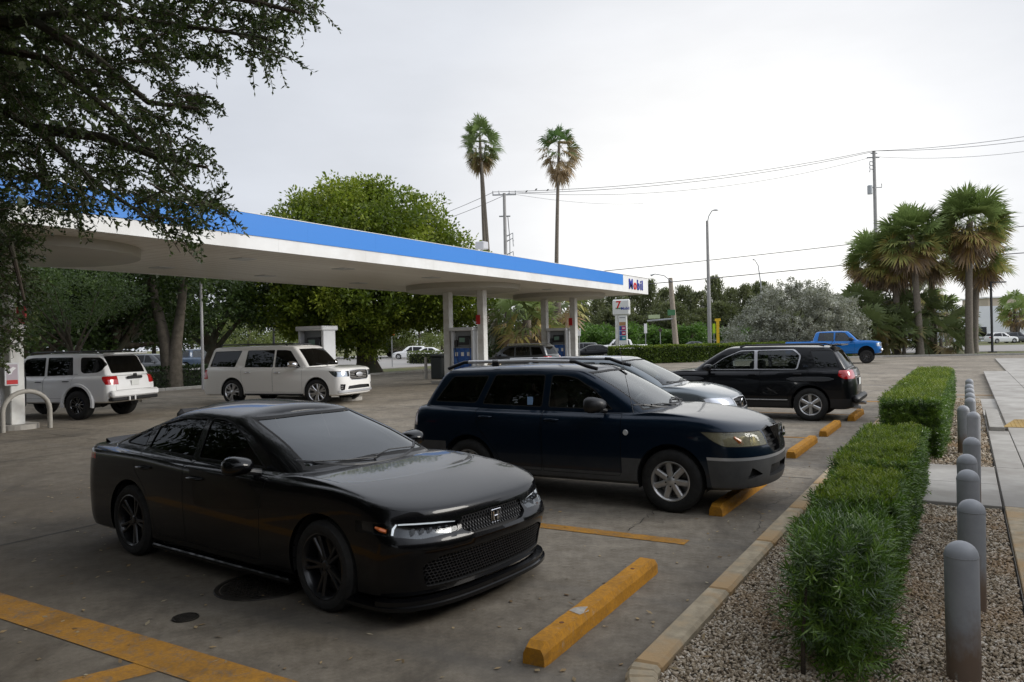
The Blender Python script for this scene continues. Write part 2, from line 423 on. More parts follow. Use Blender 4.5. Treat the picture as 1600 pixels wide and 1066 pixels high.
class Shell:
    """half of a car's outer surface (y >= 0)"""
    def __init__(s, sp, q=1.0):
        s.sp = sp
        n = tuple(max(3, int(k * q)) for k in (14, 12, 34, 8, 12))
        xc, xd = sp['xc'], sp['xd']
        BR = [body_ring(r, n, xc, xd) for r in sp['body']]
        GR = [glass_ring(r, n) for r in sp['glass']]
        s.n = n
        def interp(Rs, counts):
            Rs = np.array(Rs); d = np.linalg.norm(np.diff(Rs, axis=0), axis=2).mean(1) + .02
            kn = np.concatenate([[0], np.cumsum(d)]); qs = []
            for i, c in enumerate(counts): qs += list(np.linspace(kn[i], kn[i + 1], c + 1)[:-1])
            qs.append(kn[-1]); K = Rs.shape[0]
            return pchip(kn, Rs.reshape(K, -1), np.array(qs)).reshape(len(qs), -1, 3)
        cnt = [max(2, int(r.get('n', 3) * q)) for r in sp['body'][1:]]
        he = sp.get('hood_ring', len(sp['body']) - 1)            # index of the ring at the bonnet edge
        B = interp(BR + [GR[0]], cnt + [max(4, int(10 * q))])
        G = interp(GR, [max(2, int(k * q)) for k in ([6, 4, 3] if len(GR) == 4 else [5] * (len(GR) - 1))])
        rows = np.concatenate([B, G[1:]]); sec = [1] * 0
        hood_row = sum(cnt[:he])
        nb = len(B) - 1; ng = len(G) - 1
        sec = [1] * hood_row + [2] * (nb - hood_row) + [3] * ng
        top = rows[-1]; K = max(4, int(7 * q)); wmax = top[:, 1].max()
        extra = []
        for k in range(1, K + 1):
            t = k / K; y = top[:, 1] * (1 - t)
            x = top[:, 0]; z = top[:, 2] + sp['crown'] * (1 - (1 - t) ** 2) * (top[:, 1] / wmax) ** 2
            extra.append(np.stack([x, y, z], 1))
        rows = np.concatenate([rows, extra]); sec += [4] * K
        bot = rows[0]; under = []
        for k in range(2, 0, -1):
            under.append(np.stack([bot[:, 0], bot[:, 1] * (1 - k / 2), bot[:, 2]], 1))
        rows = np.concatenate([under, rows]); sec = [0, 0] + sec
        m = rows.shape[1]; bm = bmesh.new(); s.bm = bm
        ls = bm.faces.layers.int.new('sec'); lc = bm.faces.layers.int.new('col')
        vv = [[bm.verts.new(p) for p in r] for r in rows.tolist()]
        cf, cs = n[0] + n[1], n[0] + n[1] + n[2]
        for i in range(len(rows) - 1):
            for j in range(m - 1):
                try: f = bm.faces.new((vv[i][j], vv[i + 1][j], vv[i + 1][j + 1], vv[i][j + 1]))
                except ValueError: continue
                f[ls] = sec[i]; f[lc] = 1 if j < cf else (2 if j < cs else 3)
        bmesh.ops.remove_doubles(bm, verts=bm.verts, dist=1e-4)
        bmesh.ops.dissolve_degenerate(bm, dist=1e-5, edges=bm.edges)
        bm.normal_update()
        f = min(bm.faces, key=lambda f: abs(f.calc_center_median().x) + abs(f.calc_center_median().z - .6) * 3 - f.calc_center_median().y)
        if f.normal.y < 0: bmesh.ops.reverse_faces(bm, faces=bm.faces)
        s.tree()
    def tree(s):
        s.bvh = BVHTree.FromBMesh(s.bm)
    def filt(s, rg):
        bm = s.bm; ls = bm.faces.layers.int['sec']; lc = bm.faces.layers.int['col']
        secs, cols = rg.get('sec'), rg.get('col'); x0, x1 = rg.get('x', (-99, 99)); y0, y1 = rg.get('y', (-99, 99))
        def ok(f, strict=True):
            if secs and f[ls] not in secs: return False
            if cols and f[lc] not in cols: return False
            c = f.calc_center_median()
            if strict: return x0 <= c.x <= x1 and y0 <= c.y <= y1
            return True
        return ok
    def imprint(s, rg):
        bm = s.bm; a_, b_ = AX[rg['p']]; ok = s.filt(rg); P = rg['poly']
        px0, px1 = min(p[0] for p in P), max(p[0] for p in P); py0, py1 = min(p[1] for p in P), max(p[1] for p in P)
        x0, x1 = rg.get('x', (-99, 99)); m = .15
        cand = []
        for f in bm.faces:
            if not ok(f, False): continue
            us = [v.co[a_] for v in f.verts]; vs = [v.co[b_] for v in f.verts]
            if max(us) < px0 or min(us) > px1 or max(vs) < py0 or min(vs) > py1: continue
            c = f.calc_center_median()
            if not (x0 - m <= c.x <= x1 + m): continue
            y0_, y1_ = rg.get('y', (-99, 99))
            if not (y0_ - m <= c.y <= y1_ + m): continue
            cand.append(f)
        def cut(fs, co, no):
            g = set(fs)
            for f in fs: g.update(f.edges); g.update(f.verts)
            r = bmesh.ops.bisect_plane(bm, geom=list(g), dist=1e-5, plane_co=co, plane_no=no)
            return [e_ for e_ in r['geom'] if isinstance(e_, bmesh.types.BMFace) and e_.is_valid]
        k = len(P)
        for i in range(k):
            A, B_ = P[i], P[(i + 1) % k]
            if (A[0] - B_[0]) ** 2 + (A[1] - B_[1]) ** 2 < 1e-10: continue
            u0, u1 = min(A[0], B_[0]) - 1e-4, max(A[0], B_[0]) + 1e-4; v0, v1 = min(A[1], B_[1]) - 1e-4, max(A[1], B_[1]) + 1e-4
            sel = []; rest = []
            for f in cand:
                if not f.is_valid: continue
                us = [v.co[a_] for v in f.verts]; vs = [v.co[b_] for v in f.verts]
                (sel if not (max(us) < u0 or min(us) > u1 or max(vs) < v0 or min(vs) > v1) else rest).append(f)
            if not sel: cand = rest; continue
            co = NRM[rg['p']](A[0], A[1]); d = (B_[0] - A[0], B_[1] - A[1]); no = NRM[rg['p']](-d[1], d[0])
            cand = rest + cut(sel, co, no)
        for xx in rg.get('x', ()):
            if abs(xx) < 50:
                sel = [f for f in cand if f.is_valid]
                if sel: cand = cut(sel, Vector((xx, 0, 0)), Vector((1, 0, 0)))
        for yy in rg.get('y', ()):
            if abs(yy) < 50 and yy > 0:
                sel = [f for f in cand if f.is_valid]
                if sel: cand = cut(sel, Vector((0, yy, 0)), Vector((0, 1, 0)))
    def pick(s, rg):
        a_, b_ = AX[rg['p']]; ok = s.filt(rg); P = rg['poly']; out = []
        for f in s.bm.faces:
            if ok(f):
                c = f.calc_center_median()
                if inside(P, c[a_], c[b_]): out.append(f)
        return out
    def detach(s, faces):
        """copy faces into a new bmesh and drop them here"""
        nb = bmesh.new(); mp = {}
        for f in faces:
            vs = []
            for v in f.verts:
                if v.index not in mp or True:
                    key = tuple(round(q, 6) for q in v.co)
                    if key not in mp: mp[key] = nb.verts.new(v.co)
                    vs.append(mp[key])
            try: nb.faces.new(vs)
            except ValueError: pass
        bmesh.ops.delete(s.bm, geom=faces, context='FACES')
        nb.normal_update(); return nb
    def sink(s, faces, depth, keep_floor=True, matwall=1, matfloor=1):
        bm = s.bm
        if not faces: return
        nv = sum((f.normal for f in faces), Vector())
        if min(v.co.y for f in faces for v in f.verts) < 1e-3: nv.y = 0
        nv.normalize()
        r = bmesh.ops.extrude_face_region(bm, geom=faces)
        nf = [g for g in r['geom'] if isinstance(g, bmesh.types.BMFace)]
        vs = [g for g in r['geom'] if isinstance(g, bmesh.types.BMVert)]
        for v in vs: v.co -= nv * depth
        old = [f for f in faces if f.is_valid]
        bmesh.ops.delete(bm, geom=old, context='FACES_ONLY') if old else None
        st = set(nf)
        for f in nf: f.material_index = matfloor
        for v in vs:
            for f in v.link_faces:
                if f not in st: f.material_index = matwall
        mid = [f for f in bm.faces if all(abs(v.co.y) < 3e-4 for v in f.verts)]
        if mid: bmesh.ops.delete(bm, geom=mid, context='FACES_ONLY')
    def hit(s, o, d):
        r = s.bvh.ray_cast(Vector(o), Vector(d)); return r[0], r[1]
    def fx(s, y, z, front=True):
        h, n = s.hit((5 if front else -5, abs(y), z), (-1 if front else 1, 0, 0))
        if h is None: return (s.sp['body'][3]['xf'] if front else s.sp['body'][3]['xr']), Vector((1 if front else -1, 0, 0))
        return h.x, n
    def fy(s, x, z):
        h, n = s.hit((x, 3, z), (0, -1, 0))
        return (h.y, n) if h is not None else (s.sp['wmax'], Vector((0, 1, 0)))
    def fz(s, x, y):
        h, n = s.hit((x, y, 4), (0, 0, -1))
        return (h.z, n) if h is not None else (1.4, Vector((0, 0, 1)))
def bm_object(name, bm, mats, parent, mirror=None, smooth=32, thick=0.0):
    """mirror: None = as is, 'both' = both halves in one mesh, 'flip' = the other side"""
    b = bm.copy()
    if mirror in ('both', 'flip'):
        src = b.faces[:]
        if mirror == 'flip':
            for v in b.verts: v.co.y = -v.co.y
            bmesh.ops.reverse_faces(b, faces=src)
        else:
            d = bmesh.ops.duplicate(b, geom=b.verts[:] + b.edges[:] + b.faces[:])
            nf = [g for g in d['geom'] if isinstance(g, bmesh.types.BMFace)]
            for g in d['geom']:
                if isinstance(g, bmesh.types.BMVert): g.co.y = -g.co.y
            bmesh.ops.reverse_faces(b, faces=nf)
            bmesh.ops.remove_doubles(b, verts=[v for v in b.verts if abs(v.co.y) < 2e-4], dist=1e-4)
    b.normal_update()
    me = bpy.data.meshes.new(name); b.to_mesh(me); b.free()
    for m in (mats if isinstance(mats, (list, tuple)) else [mats]): me.materials.append(m)
    me.polygons.foreach_set('use_smooth', [True] * len(me.polygons))
    me.set_sharp_from_angle(angle=R(smooth))
    return link(name, me, parent)

def wheel_meshes(st):
    """tyre, rim, disc, cap meshes; wheel axis is Y, outer face towards -Y"""
    r, rr, w = st['r'], st['rim'], st['w']
    h = w / 2; sw = r - rr
    t = MB()
    pr = [(rr - .012, h * .80), (rr + .004, h * .92), (rr + sw * .35, h * 1.02), (rr + sw * .7, h * .98), (r - .018, h * .86), (r - .006, h * .74)]
    k = 5
    for i in range(k):
        a = h * .74 - (i + .5) * (2 * h * .74) / k
        pr += [(r, a + .016), (r, a + .004 + .006)] if False else [(r - .001, a + h * .10), (r, a - h * .10)]
        if i < k - 1: pr += [(r - .009, a - h * .115), (r - .009, a - h * .155)]
    pr += [(r - .006, -h * .74), (r - .018, -h * .86), (rr + sw * .7, -h * .98), (rr + sw * .35, -h * 1.02), (rr + .004, -h * .92), (rr - .012, -h * .80)]
    t.lathe([(a, b) for a, b in pr], 40, 'Y')
    tyre = t.mesh('tyre', M_rubber, 40)
    m = MB(); o = -h * .90
    m.mi = 0
    m.lathe([(rr - .014, h * .7), (rr - .03, h * .3), (rr - .035, -h * .4), (rr - .022, o + .02), (rr + .002, o + .002), (rr + .006, o - .004), (rr - .004, o - .006), (rr - .016, o + .006), (rr - .022, o + .02)], 40, 'Y')
    ns = st['spokes']; dish = st.get('dish', .02); ho = o + dish
    pts = st['spoke']     # list of (radius fraction, half width, angle offset list)
    for i in range(ns):
        for off, side in st.get('split', [(0, 0)]):
            a0 = 2 * math.pi * i / ns + st.get('phase', 0)
            vs = []; fs = []
            for (q, hw, aoff) in pts:
                rad = q * (rr - .012); an = a0 + off * aoff
                c_, s_ = math.cos(an), math.sin(an)
                yy = ho + (o + .008 - ho) * q ** 1.5
                for sg in (-1, 1):
                    px, pz = c_ * rad - s_ * hw * sg, s_ * rad + c_ * hw * sg
                    pi, pj = c_ * rad - s_ * (hw * .55) * sg, s_ * rad + c_ * (hw * .55) * sg
                    vs += [(pi, yy, pj), (px, yy + .010, pz), (px, yy + .045, pz)]
            for q in range(len(pts) - 1):
                a = q * 6; b = a + 6
                fs += [(a, b, b + 3, a + 3), (a + 1, b + 1, b, a), (a + 3, b + 3, b + 4, a + 4), (a + 2, b + 2, b + 1, a + 1), (a + 4, b + 4, b + 5, a + 5)]
            m.mi = 0; m.add(vs, fs)
    m.lathe([(0, ho - .012), (st.get('hub', .055) * .6, ho - .010), (st.get('hub', .055), ho + .004), (st.get('hub', .055) + .01, ho + .05)], 24, 'Y')
    rim = m.mesh('rim', st['mat'], 30)
    d = MB(); d.mi = 0
    d.lathe([(.05, 0), (rr * .80, 0), (rr * .80, .022), (.05, .022)], 32, 'Y')
    d.mi = 1; d.lathe([(0, h * .55), (rr - .03, h * .55), (rr - .03, h * .5), (0, h * .5)], 24, 'Y')
    for i in range(5):
        a = 2 * math.pi * (i + .5) / 5 + st.get('phase', 0)
        x, z = math.cos(a) * .057, math.sin(a) * .057
        d.mi = 2; d.tube([(x, ho - .004, z), (x, ho + .03, z)], .010, 6)
    disc = d.mesh('brake_disc', [mat('disc_steel', (.12, .12, .12), .35, .9), M_under, st.get('nut', M_satin)], 30)
    return tyre, rim, disc
def add_wheels(root, st, wb, track, steer=0.0, group=None):
    ty, ri, di = wheel_meshes(st)
    for (x, y) in ((wb / 2, -track), (wb / 2, track), (-wb / 2, -track), (-wb / 2, track)):
        w = link('wheel', ty, root, (x, y, st['r']), (0, random.uniform(0, 6.28), (math.pi if y > 0 else 0) + (steer if x > 0 else 0)))
        w['name_part'] = 'tyre with rim'
        link('rim', ri, w); link('brake_disc', di, w)

def arch_poly(x, z, r, flat=.0, n=26, rz=None):
    rz = rz or r
    P = [(x + r * math.cos(a), z + rz * math.sin(a)) for a in np.linspace(-.35, math.pi + .35, n)]
    return [(x + r * .96, -.2)] + P + [(x - r * .96, -.2)]

def make_car(sp, label, cat, loc, rz, q=1.0, group=None):
    root = thing(sp['name'], label, cat, loc, rz, group)
    sh = Shell(sp, q); bm = sh.bm
    P = sp['paint']; mats = [P, M_darkgap, M_under, sp.get('clad', M_blackplastic), sp.get('clad2', M_satin)]
    wb, ar = sp['wb'], sp['arch']
    az = sp['wheel']['r'] + sp.get('lift', 0.01)
    arches = [arch_poly(s_ * wb / 2, az, ar, rz=sp.get('arch_z')) for s_ in (1, -1)]
    for a in arches:
        rg = dict(p='side', poly=a, sec=(0, 1, 2), y=(.45, 9)); sh.imprint(rg)
        fs = sh.pick(rg); bmesh.ops.delete(bm, geom=fs, context='FACES')
    # roll the arch edges inwards
    ed = []
    for e_ in bm.edges:
        if len(e_.link_faces) == 1:
            c = (e_.verts[0].co + e_.verts[1].co) / 2
            for s_ in (1, -1):
                if abs(math.hypot(c.x - s_ * wb / 2, (c.z - az)) - ar) < .06 and c.y > .5: ed.append(e_); break
    r = bmesh.ops.extrude_edge_only(bm, edges=ed)
    for g in r['geom']:
        if isinstance(g, bmesh.types.BMVert): g.co.y -= .05
    for g in r['geom']:
        if isinstance(g, bmesh.types.BMFace): g.material_index = sp.get('arch_mat', 0)
    # coloured cladding zones of the body
    for rg in sp.get('zones', []):
        sh.imprint(rg)
        for f in sh.pick(rg): f.material_index = rg['m']
    bm.faces.index_update(); 
    parts = []
    # sunk openings (grilles, intakes)
    for rg in sp.get('open', []):
        if 'rim' in rg:
            o2 = dict(rg); o2['poly'] = offset_poly(rg['poly'], -rg['rim']); sh.imprint(o2)
            sh.imprint(rg)
            for f in sh.pick(o2): f.material_index = rg.get('rimm', 4)
            bmn = sh.pick(rg)
            for f in bmn: f.material_index = 1
        else:
            sh.imprint(rg)
        sh.sink(sh.pick(rg), rg['d'], matwall=rg.get('mw', 1), matfloor=rg.get('mf', 1))
    bm.normal_update()
    # glazing and lights: the faces come out as parts of their own and leave a dark rim
    for rg in sp.get('glassz', []) :
        rim = rg.get('rim', .012)
        outer = dict(rg); sh.imprint(outer)
        if rim:
            inner = dict(rg); inner['poly'] = offset_poly(rg['poly'], rim); sh.imprint(inner)
            if rg.get('ring', True):
                for f in sh.pick(outer): f.material_index = rg.get('rm', 1)
        else: inner = outer
        fs = sh.pick(inner)
        if not fs: continue
        if 'back' in rg:      # housing behind the lens
            nv = sum((f.normal for f in fs), Vector()).normalized()
            hb = bmesh.new(); mp = {}
            for f in fs:
                vs = []
                for v in f.verts:
                    if v not in mp: mp[v] = hb.verts.new(v.co - nv * rg.get('bd', .05))
                    vs.append(mp[v])
                hb.faces.new(vs)
            be = [e_ for e_ in hb.edges if len(e_.link_faces) == 1]
            ex = bmesh.ops.extrude_edge_only(hb, edges=be)
            for g in ex['geom']:
                if isinstance(g, bmesh.types.BMVert): g.co += nv * (rg.get('bd', .05) - .003)
            parts.append((rg.get('bname', 'lamp_housing'), hb, rg['back'], rg.get('sides', 'both')))
        nb = sh.detach(fs)
        nv = sum((f.normal for f in nb.faces), Vector())
        if rg.get('sides') == 'one': nv.y = 0
        nv.normalize()
        for v in nb.verts: v.co -= nv * rg.get('d', .006)
        parts.append((rg['name'], nb, rg['mat'], rg.get('sides', 'both')))
    # doors
    for rg in sp.get('doors', []):
        sh.imprint(rg); inner = dict(rg); inner['poly'] = offset_poly(rg['poly'], rg.get('gap', .006)); sh.imprint(inner)
        ins = sh.pick(inner); insS = set(ins); strip = [f for f in sh.pick(rg) if f not in insS]
        if rg.get('part'):
            sh2 = [f for f in ins]
            mi = {}
            nb = bmesh.new(); mp = {}
            for f in sh2:
                vs = []
                for v in f.verts:
                    if v not in mp: mp[v] = nb.verts.new(v.co)
                    vs.append(mp[v])
                try: g = nb.faces.new(vs); g.material_index = f.material_index
                except ValueError: pass
            be = [e_ for e_ in nb.edges if len(e_.link_faces) == 1 and min(v.co.y for v in e_.verts) > 2e-4]
            nv = sum((f.normal for f in nb.faces), Vector()) if nb.faces else Vector((0, 1, 0))
            if rg.get('sides') == 'one': nv.y = 0
            nv.normalize()
            ex = bmesh.ops.extrude_edge_only(nb, edges=be)
            for g in ex['geom']:
                if isinstance(g, bmesh.types.BMVert): g.co -= nv * .012
            nb.normal_update()
            parts.append((rg['part'], nb, mats, rg.get('sides', 'both')))
            bmesh.ops.delete(bm, geom=sh2, context='FACES')
            strip = [f for f in strip if f.is_valid]
        sh.sink(strip, .012)
    body = bm_object('body', bm, mats, root, 'both', smooth=sp.get('smooth', 30))
    objs = {}
    for (nm, nb, mt, sides) in parts:
        if sides == 'one': o = bm_object(nm, nb, mt, root, 'both'); objs.setdefault(nm, []).append(o); continue
        o = bm_object(nm, nb, mt, root, None); objs.setdefault(nm, []).append(o)
        o2 = bm_object(nm, nb, mt, root, 'flip'); objs.setdefault(nm, []).append(o2)
        nb.free()
    # wheel housings
    for s_ in (1, -1):
        rr = ar * 1.0
        for sg in (1, -1):
            wl = MB()
            vs = []; fs = []; n = 14; y0 = sp['wmax'] - .04; y1 = sp['wmax'] - .36
            for k in range(n + 1):
                a = -.3 + (math.pi + .6) * k / n
                for y in (y0, y1): vs.append((s_ * wb / 2 + rr * math.cos(a), sg * y, az + (sp.get('arch_z') or rr) * math.sin(a)))
            for k in range(n): fs.append((2 * k, 2 * k + 1, 2 * k + 3, 2 * k + 2))
            fs.append(tuple(2 * k + 1 for k in range(n + 1)))
            wl.add(vs, fs)
            wl.build('wheel_liner', M_under, root)
    add_wheels(root, sp['wheel'], wb, sp['track'], sp.get('steer', 0), group)
    return root, sh, objs, body

def mirrors(root, x, y, z, paint_m, sx=1.0, foot=.05, low=M_blackplastic, cap=None):
    for sg in (1, -1):
        vs = []; fs = []; n = 14
        secs = [(-.085, .86, 0), (-.06, 1.0, 0), (-.01, 1.0, 0), (.04, .85, .0), (.075, .55, 0), (.09, .18, 0)]
        m = MB()
        for (dx, k, _) in secs:
            for i in range(n):
                a = 2 * math.pi * i / n
                ca, sa = math.cos(a), math.sin(a)
                yy = math.copysign(abs(ca) ** .7, ca) * .115 * k * sx; zz = math.copysign(abs(sa) ** .75, sa) * .075 * k * sx
                if ca < 0: zz *= .85
                vs.append((x + dx * sx, sg * (y + .14 * sx + yy), z + .06 * sx + zz))
        for s_ in range(len(secs) - 1):
            for i in range(n):
                i2 = (i + 1) % n
                f = (s_ * n + i, s_ * n + i2, (s_ + 1) * n + i2, (s_ + 1) * n + i); fs.append(f if sg > 0 else f[::-1])
        fs.append(tuple((len(secs) - 1) * n + i for i in range(n))[::(1 if sg > 0 else -1)])
        mm = MB(); mm.add(vs, fs)
        o = mm.build('mirror', cap or paint_m, root, smooth=50)
        g = MB(); g.add([vs[i] for i in range(n)], [tuple(range(n))[::(-1 if sg > 0 else 1)]])
        for i in range(n): g.v[i] = (g.v[i][0] + .004, g.v[i][1], g.v[i][2])
        g.build('mirror_glass', M_chrome, o)
        ft = MB(); ft.tube([(x + .03, sg * (y - .02), z - .01), (x + .01, sg * (y + .05 * sx), z + .01), (x, sg * (y + .11 * sx), z + .02)], [.035, .028, .03], 8)
        ft.build('mirror_foot', low, o, smooth=40)
def handle(root, sh, x, z, m, L_=.18, pocket=True):
    for sg in (1, -1):
        y, n = sh.fy(x, z)
        h = MB(); h.tube([(x - L_ / 2, sg * (y - .005), z), (x - L_ / 2 + .02, sg * (y + .03), z), (x, sg * (y + .036), z + .003), (x + L_ / 2 - .02, sg * (y + .03), z), (x + L_ / 2, sg * (y - .005), z)], [.010, .014, .015, .014, .010], 8)
        h.build('door_handle', m, root, smooth=50)
def interior(root, xf, xr, w, zs, m=None, tallseat=.0, rows=2):
    m = m or M_interior
    f = MB(); f.box(xr, xf + .5, -w, w, zs - .28, zs - .24); f.build('cabin_floor', M_interior, root)
    f = MB(); f.box(xf - .02, xf + .22, -w, w, zs - .2, zs + .36, bev=.05)
    f.build('dashboard', M_interior, root)
    for r_ in range(rows):
        x = xf - .75 - r_ * .85
        if x < xr + .3: break
        for sg in (1, -1):
            s_ = MB(); y = sg * w * .5
            s_.box(x - .25, x + .25, y - .25, y + .25, zs - .1, zs + .06, bev=.04)
            s_.box(x - .36, x - .22, y - .24, y + .24, zs + .0, zs + .58 + tallseat, bev=.06)
            s_.box(x - .36, x - .25, y - .12, y + .12, zs + .60 + tallseat, zs + .78 + tallseat, bev=.04)
            s_.build('seat', m, root)
    st = MB(); st.lathe([(.17, 0), (.185, .012), (.17, .025), (.155, .012)], 20, 'Z', Matrix.Translation((xf - .22, w * .5, zs + .33)) @ Matrix.Rotation(R(-65), 4, 'Y'), closed=True)
    st.build('steering_wheel', M_blackplastic, root, smooth=60)
def wiper(root, sh, pts, m=M_blackplastic, r=.008):
    b = MB(); q = []
    for (x, y) in pts:
        z, n = sh.fz(x, abs(y)); q.append((x, y, z + .014))
    b.tube(q, r, 6); b.build('wiper', m, root)
def on_surface(sh, pts, off=.01):
    out = []
    for (y, z) in pts:
        x, n = sh.fx(y, z); out.append((x + off, y, z))
    return out

# ------------------------------------------------------------------ car outlines
def spec(name, pnt, xf, xr, w, zs, zn, zhc, zb, zbr, cx, tx, gx, rx, H, wb, wt, lf=.5, nf=2.5, lr=.32, nr=3.0,
         nose=.16, glf=.32, glr=.18, gw=.10, crown=.03, hoodb=.02, zt=None, tail=.05, **k):
    xc = cx - glf - .03; xd = gx + glr + .05
    zm = zs + (zb - zs) * .50
    zt = zt or H - .03
    xm = xf - nose - (xf - nose - cx) * .5
    zmid = zn + (zhc - zn) * .62 + hoodb
    body = [dict(xf=xf - .14, xr=xr + .12, w=w - .09, z=zs, lf=lf, nf=nf, lr=lr, nr=nr),
            dict(xf=xf - .03, xr=xr + .03, w=w - .03, z=zs + .04, lf=lf, nf=nf, lr=lr, nr=nr, n=2),
            dict(xf=xf, xr=xr, w=w - .008, z=zs + .2, lf=lf, nf=nf, lr=lr, nr=nr, n=3),
            dict(xf=xf, xr=xr, w=w, z=[(xr, zm + .04), (0, zm), (xf, zm - .02)], lf=lf, nf=nf, lr=lr, nr=nr, n=3),
            dict(xf=xf - nose * .25, xr=xr + tail * .3, w=w - .006, z=[(xr, zbr - .17), (-wb / 2, zbr - .16), (0, zb - .16), (wb / 2, zhc - .17), (xf, zn - .10)], lf=lf, nf=nf, lr=lr, nr=nr, n=3),
            dict(xf=xf - nose * .6, xr=xr + tail * .7, w=w - .03, z=[(xr, zbr - .06), (-wb / 2, zbr - .06), (0, zb - .055), (cx - .3, zb - .055), (wb / 2, zhc - .085), (xf, zn - .028)], lf=lf, nf=nf, lr=lr, nr=nr, n=3),
            dict(xf=xf - nose, xr=xr + tail, w=w - .075, z=[(xr, zbr - .015), (0, zb - .015), (cx - .3, zb - .02), (wb / 2, zhc - .045), (xf, zn)], lf=lf, nf=nf, lr=lr, nr=nr, n=3),
            dict(xf=xm, xr=(xr + tail + gx) / 2, w=w - .09, z=[(xr, zbr - .005), (0, zb - .005), (cx - .3, zb - .005), (cx, zhc - .01), (xm, zmid)], lf=lf * .9, nf=nf, lr=lr, nr=nr, n=6)]
    zmg = zb + (zt - zb) * .52
    gl_ = [dict(xf=cx, xr=gx, w=w - gw, lf=glf, lr=glr, z=[(gx, zbr + .005), (0, zb + .01), (cx - glf, zb + .012), (cx, zhc)]),
           dict(xf=cx + (tx - cx) * .47, xr=gx + (rx - gx) * .42, w=w - gw - (w - gw - wt) * .42, lf=glf * .85, lr=glr, z=zmg),
           dict(xf=tx, xr=rx, w=wt, lf=glf * .7, lr=glr * .9, z=[(rx, zt - .025), (tx - .8, zt), (tx, zt - .025)]),
           dict(xf=tx - .07, xr=rx + .06, w=wt - .065, lf=glf * .6, lr=glr * .8, z=[(rx, zt - .0), (tx - .8, zt + .03), (tx, zt + .003)])]
    d = dict(name=name, paint=pnt, body=body, glass=gl_, xc=xc, xd=xd, wb=wb, wmax=w, crown=crown)
    d.update(k); return d
SIDE = dict(p='side', sec=(3,), col=(2, 3), y=(.3, 9))
def W_(poly, m, r=.03, **k):
    d = dict(SIDE); d.update(name='window', poly=round_poly(poly, r), mat=m, rim=.012, d=.008); d.update(k); return d
def FR(name, poly, m, x, **k):
    d = dict(p='front', sec=(1, 2), name=name, poly=round_poly(poly, k.pop('r', .02)), mat=m, x=x, rim=.006, d=.002); d.update(k); return d
def honeycomb(root, sh, poly, sx, sz, back, m, name='grille_mesh', t=.004, x_front=True, off=0.0):
    """hexagon lattice that follows the nose"""
    g = MB(); ys = [p[0] for p in poly]; zs = [p[1] for p in poly]
    row = 0; z = min(zs)
    while z < max(zs):
        y = -max(ys) + (sx / 2 if row % 2 else 0)
        while y < max(ys):
            if inside(poly, abs(y), z):
                c = []
                for k in range(6):
                    a = math.pi / 6 + k * math.pi / 3
                    yy, zz = y + math.cos(a) * sx * .56, z + math.sin(a) * sz * .60
                    x, n = sh.fx(yy, zz, x_front); c.append((x + (-back if x_front else back), yy, zz))
                for k in range(3):
                    a, b = Vector(c[k]), Vector(c[(k + 1) % 6])
                    d = (b - a); up = Vector((1, 0, 0)).cross(d).normalized() * t
                    f = Vector((.008, 0, 0))
                    g.add([a - up + f, a + up + f, b + up + f, b - up + f, a - up - f, a + up - f, b + up - f, b - up - f],
                          [(0, 3, 2, 1), (0, 4, 7, 3), (1, 2, 6, 5)])
            y += sx
        z += sz; row += 1
    return g.build(name, m, root)
def slats(root, sh, zs, y1, back, m, th=.012, name='grille_bar', y0=0.0, dep=.02):
    for z in zs:
        b = MB(); n = 10; ys = np.linspace(-y1, y1, n * 2 + 1)
        vs = []
        for y in ys:
            x, _ = sh.fx(y, z); x -= back
            vs += [(x, y, z - th / 2), (x, y, z + th / 2), (x - dep, y, z - th / 2), (x - dep, y, z + th / 2)]
        fs = []
        for i in range(len(ys) - 1):
            a = 4 * i; c = a + 4
            fs += [(a, c, c + 1, a + 1), (a + 1, c + 1, c + 3, a + 3), (a, a + 2, c + 2, c)]
        b.add(vs, fs); b.build(name, m, root)
def ring_strip(sp, ri, z0, z1, dx, dw, a0, a1, m, name, root, n=40, th=.04, low=0.0):
    """a lip that follows a body ring; a0..a1 are column fractions of the half outline"""
    r = dict(sp['body'][ri]); r['xf'] += dx; r['xr'] -= dx
    if not isinstance(r['w'], list): r['w'] += dw
    P = body_ring(r, (14, 12, 34, 8, 12), sp['xc'], sp['xd']); P = P[a0:a1]
    full = [(p[0], -p[1]) for p in P[::-1]] + [(p[0], p[1]) for p in P[1:]] if a0 == 0 else None
    for seq in ([full] if full else [[(p[0], p[1]) for p in P], [(p[0], -p[1]) for p in P]]):
        b = MB(); vs = []
        for i, (x, y) in enumerate(seq):
            a = Vector(seq[max(i - 1, 0)]); c = Vector(seq[min(i + 1, len(seq) - 1)]); t = (c - a).normalized(); nn = Vector((t.y, -t.x))
            if nn.dot(Vector((x, y)) - Vector((sp['xc'], 0))) < 0: nn = -nn
            inn = Vector((x, y)) - nn * th
            vs += [(x, y, z0), (x, y, z1), (inn.x, inn.y, z1 + low), (inn.x, inn.y, z0 + low)]
        fs = []
        for i in range(len(seq) - 1):
            q = 4 * i; w = q + 4
            fs += [(q, w, w + 1, q + 1), (q + 1, w + 1, w + 2, q + 2), (q + 2, w + 2, w + 3, q + 3), (q + 3, w + 3, w, q)]
        fs += [(0, 1, 2, 3), tuple(len(vs) - 4 + k for k in (3, 2, 1, 0))]
        b.add(vs, fs); b.build(name, m, root, smooth=40)
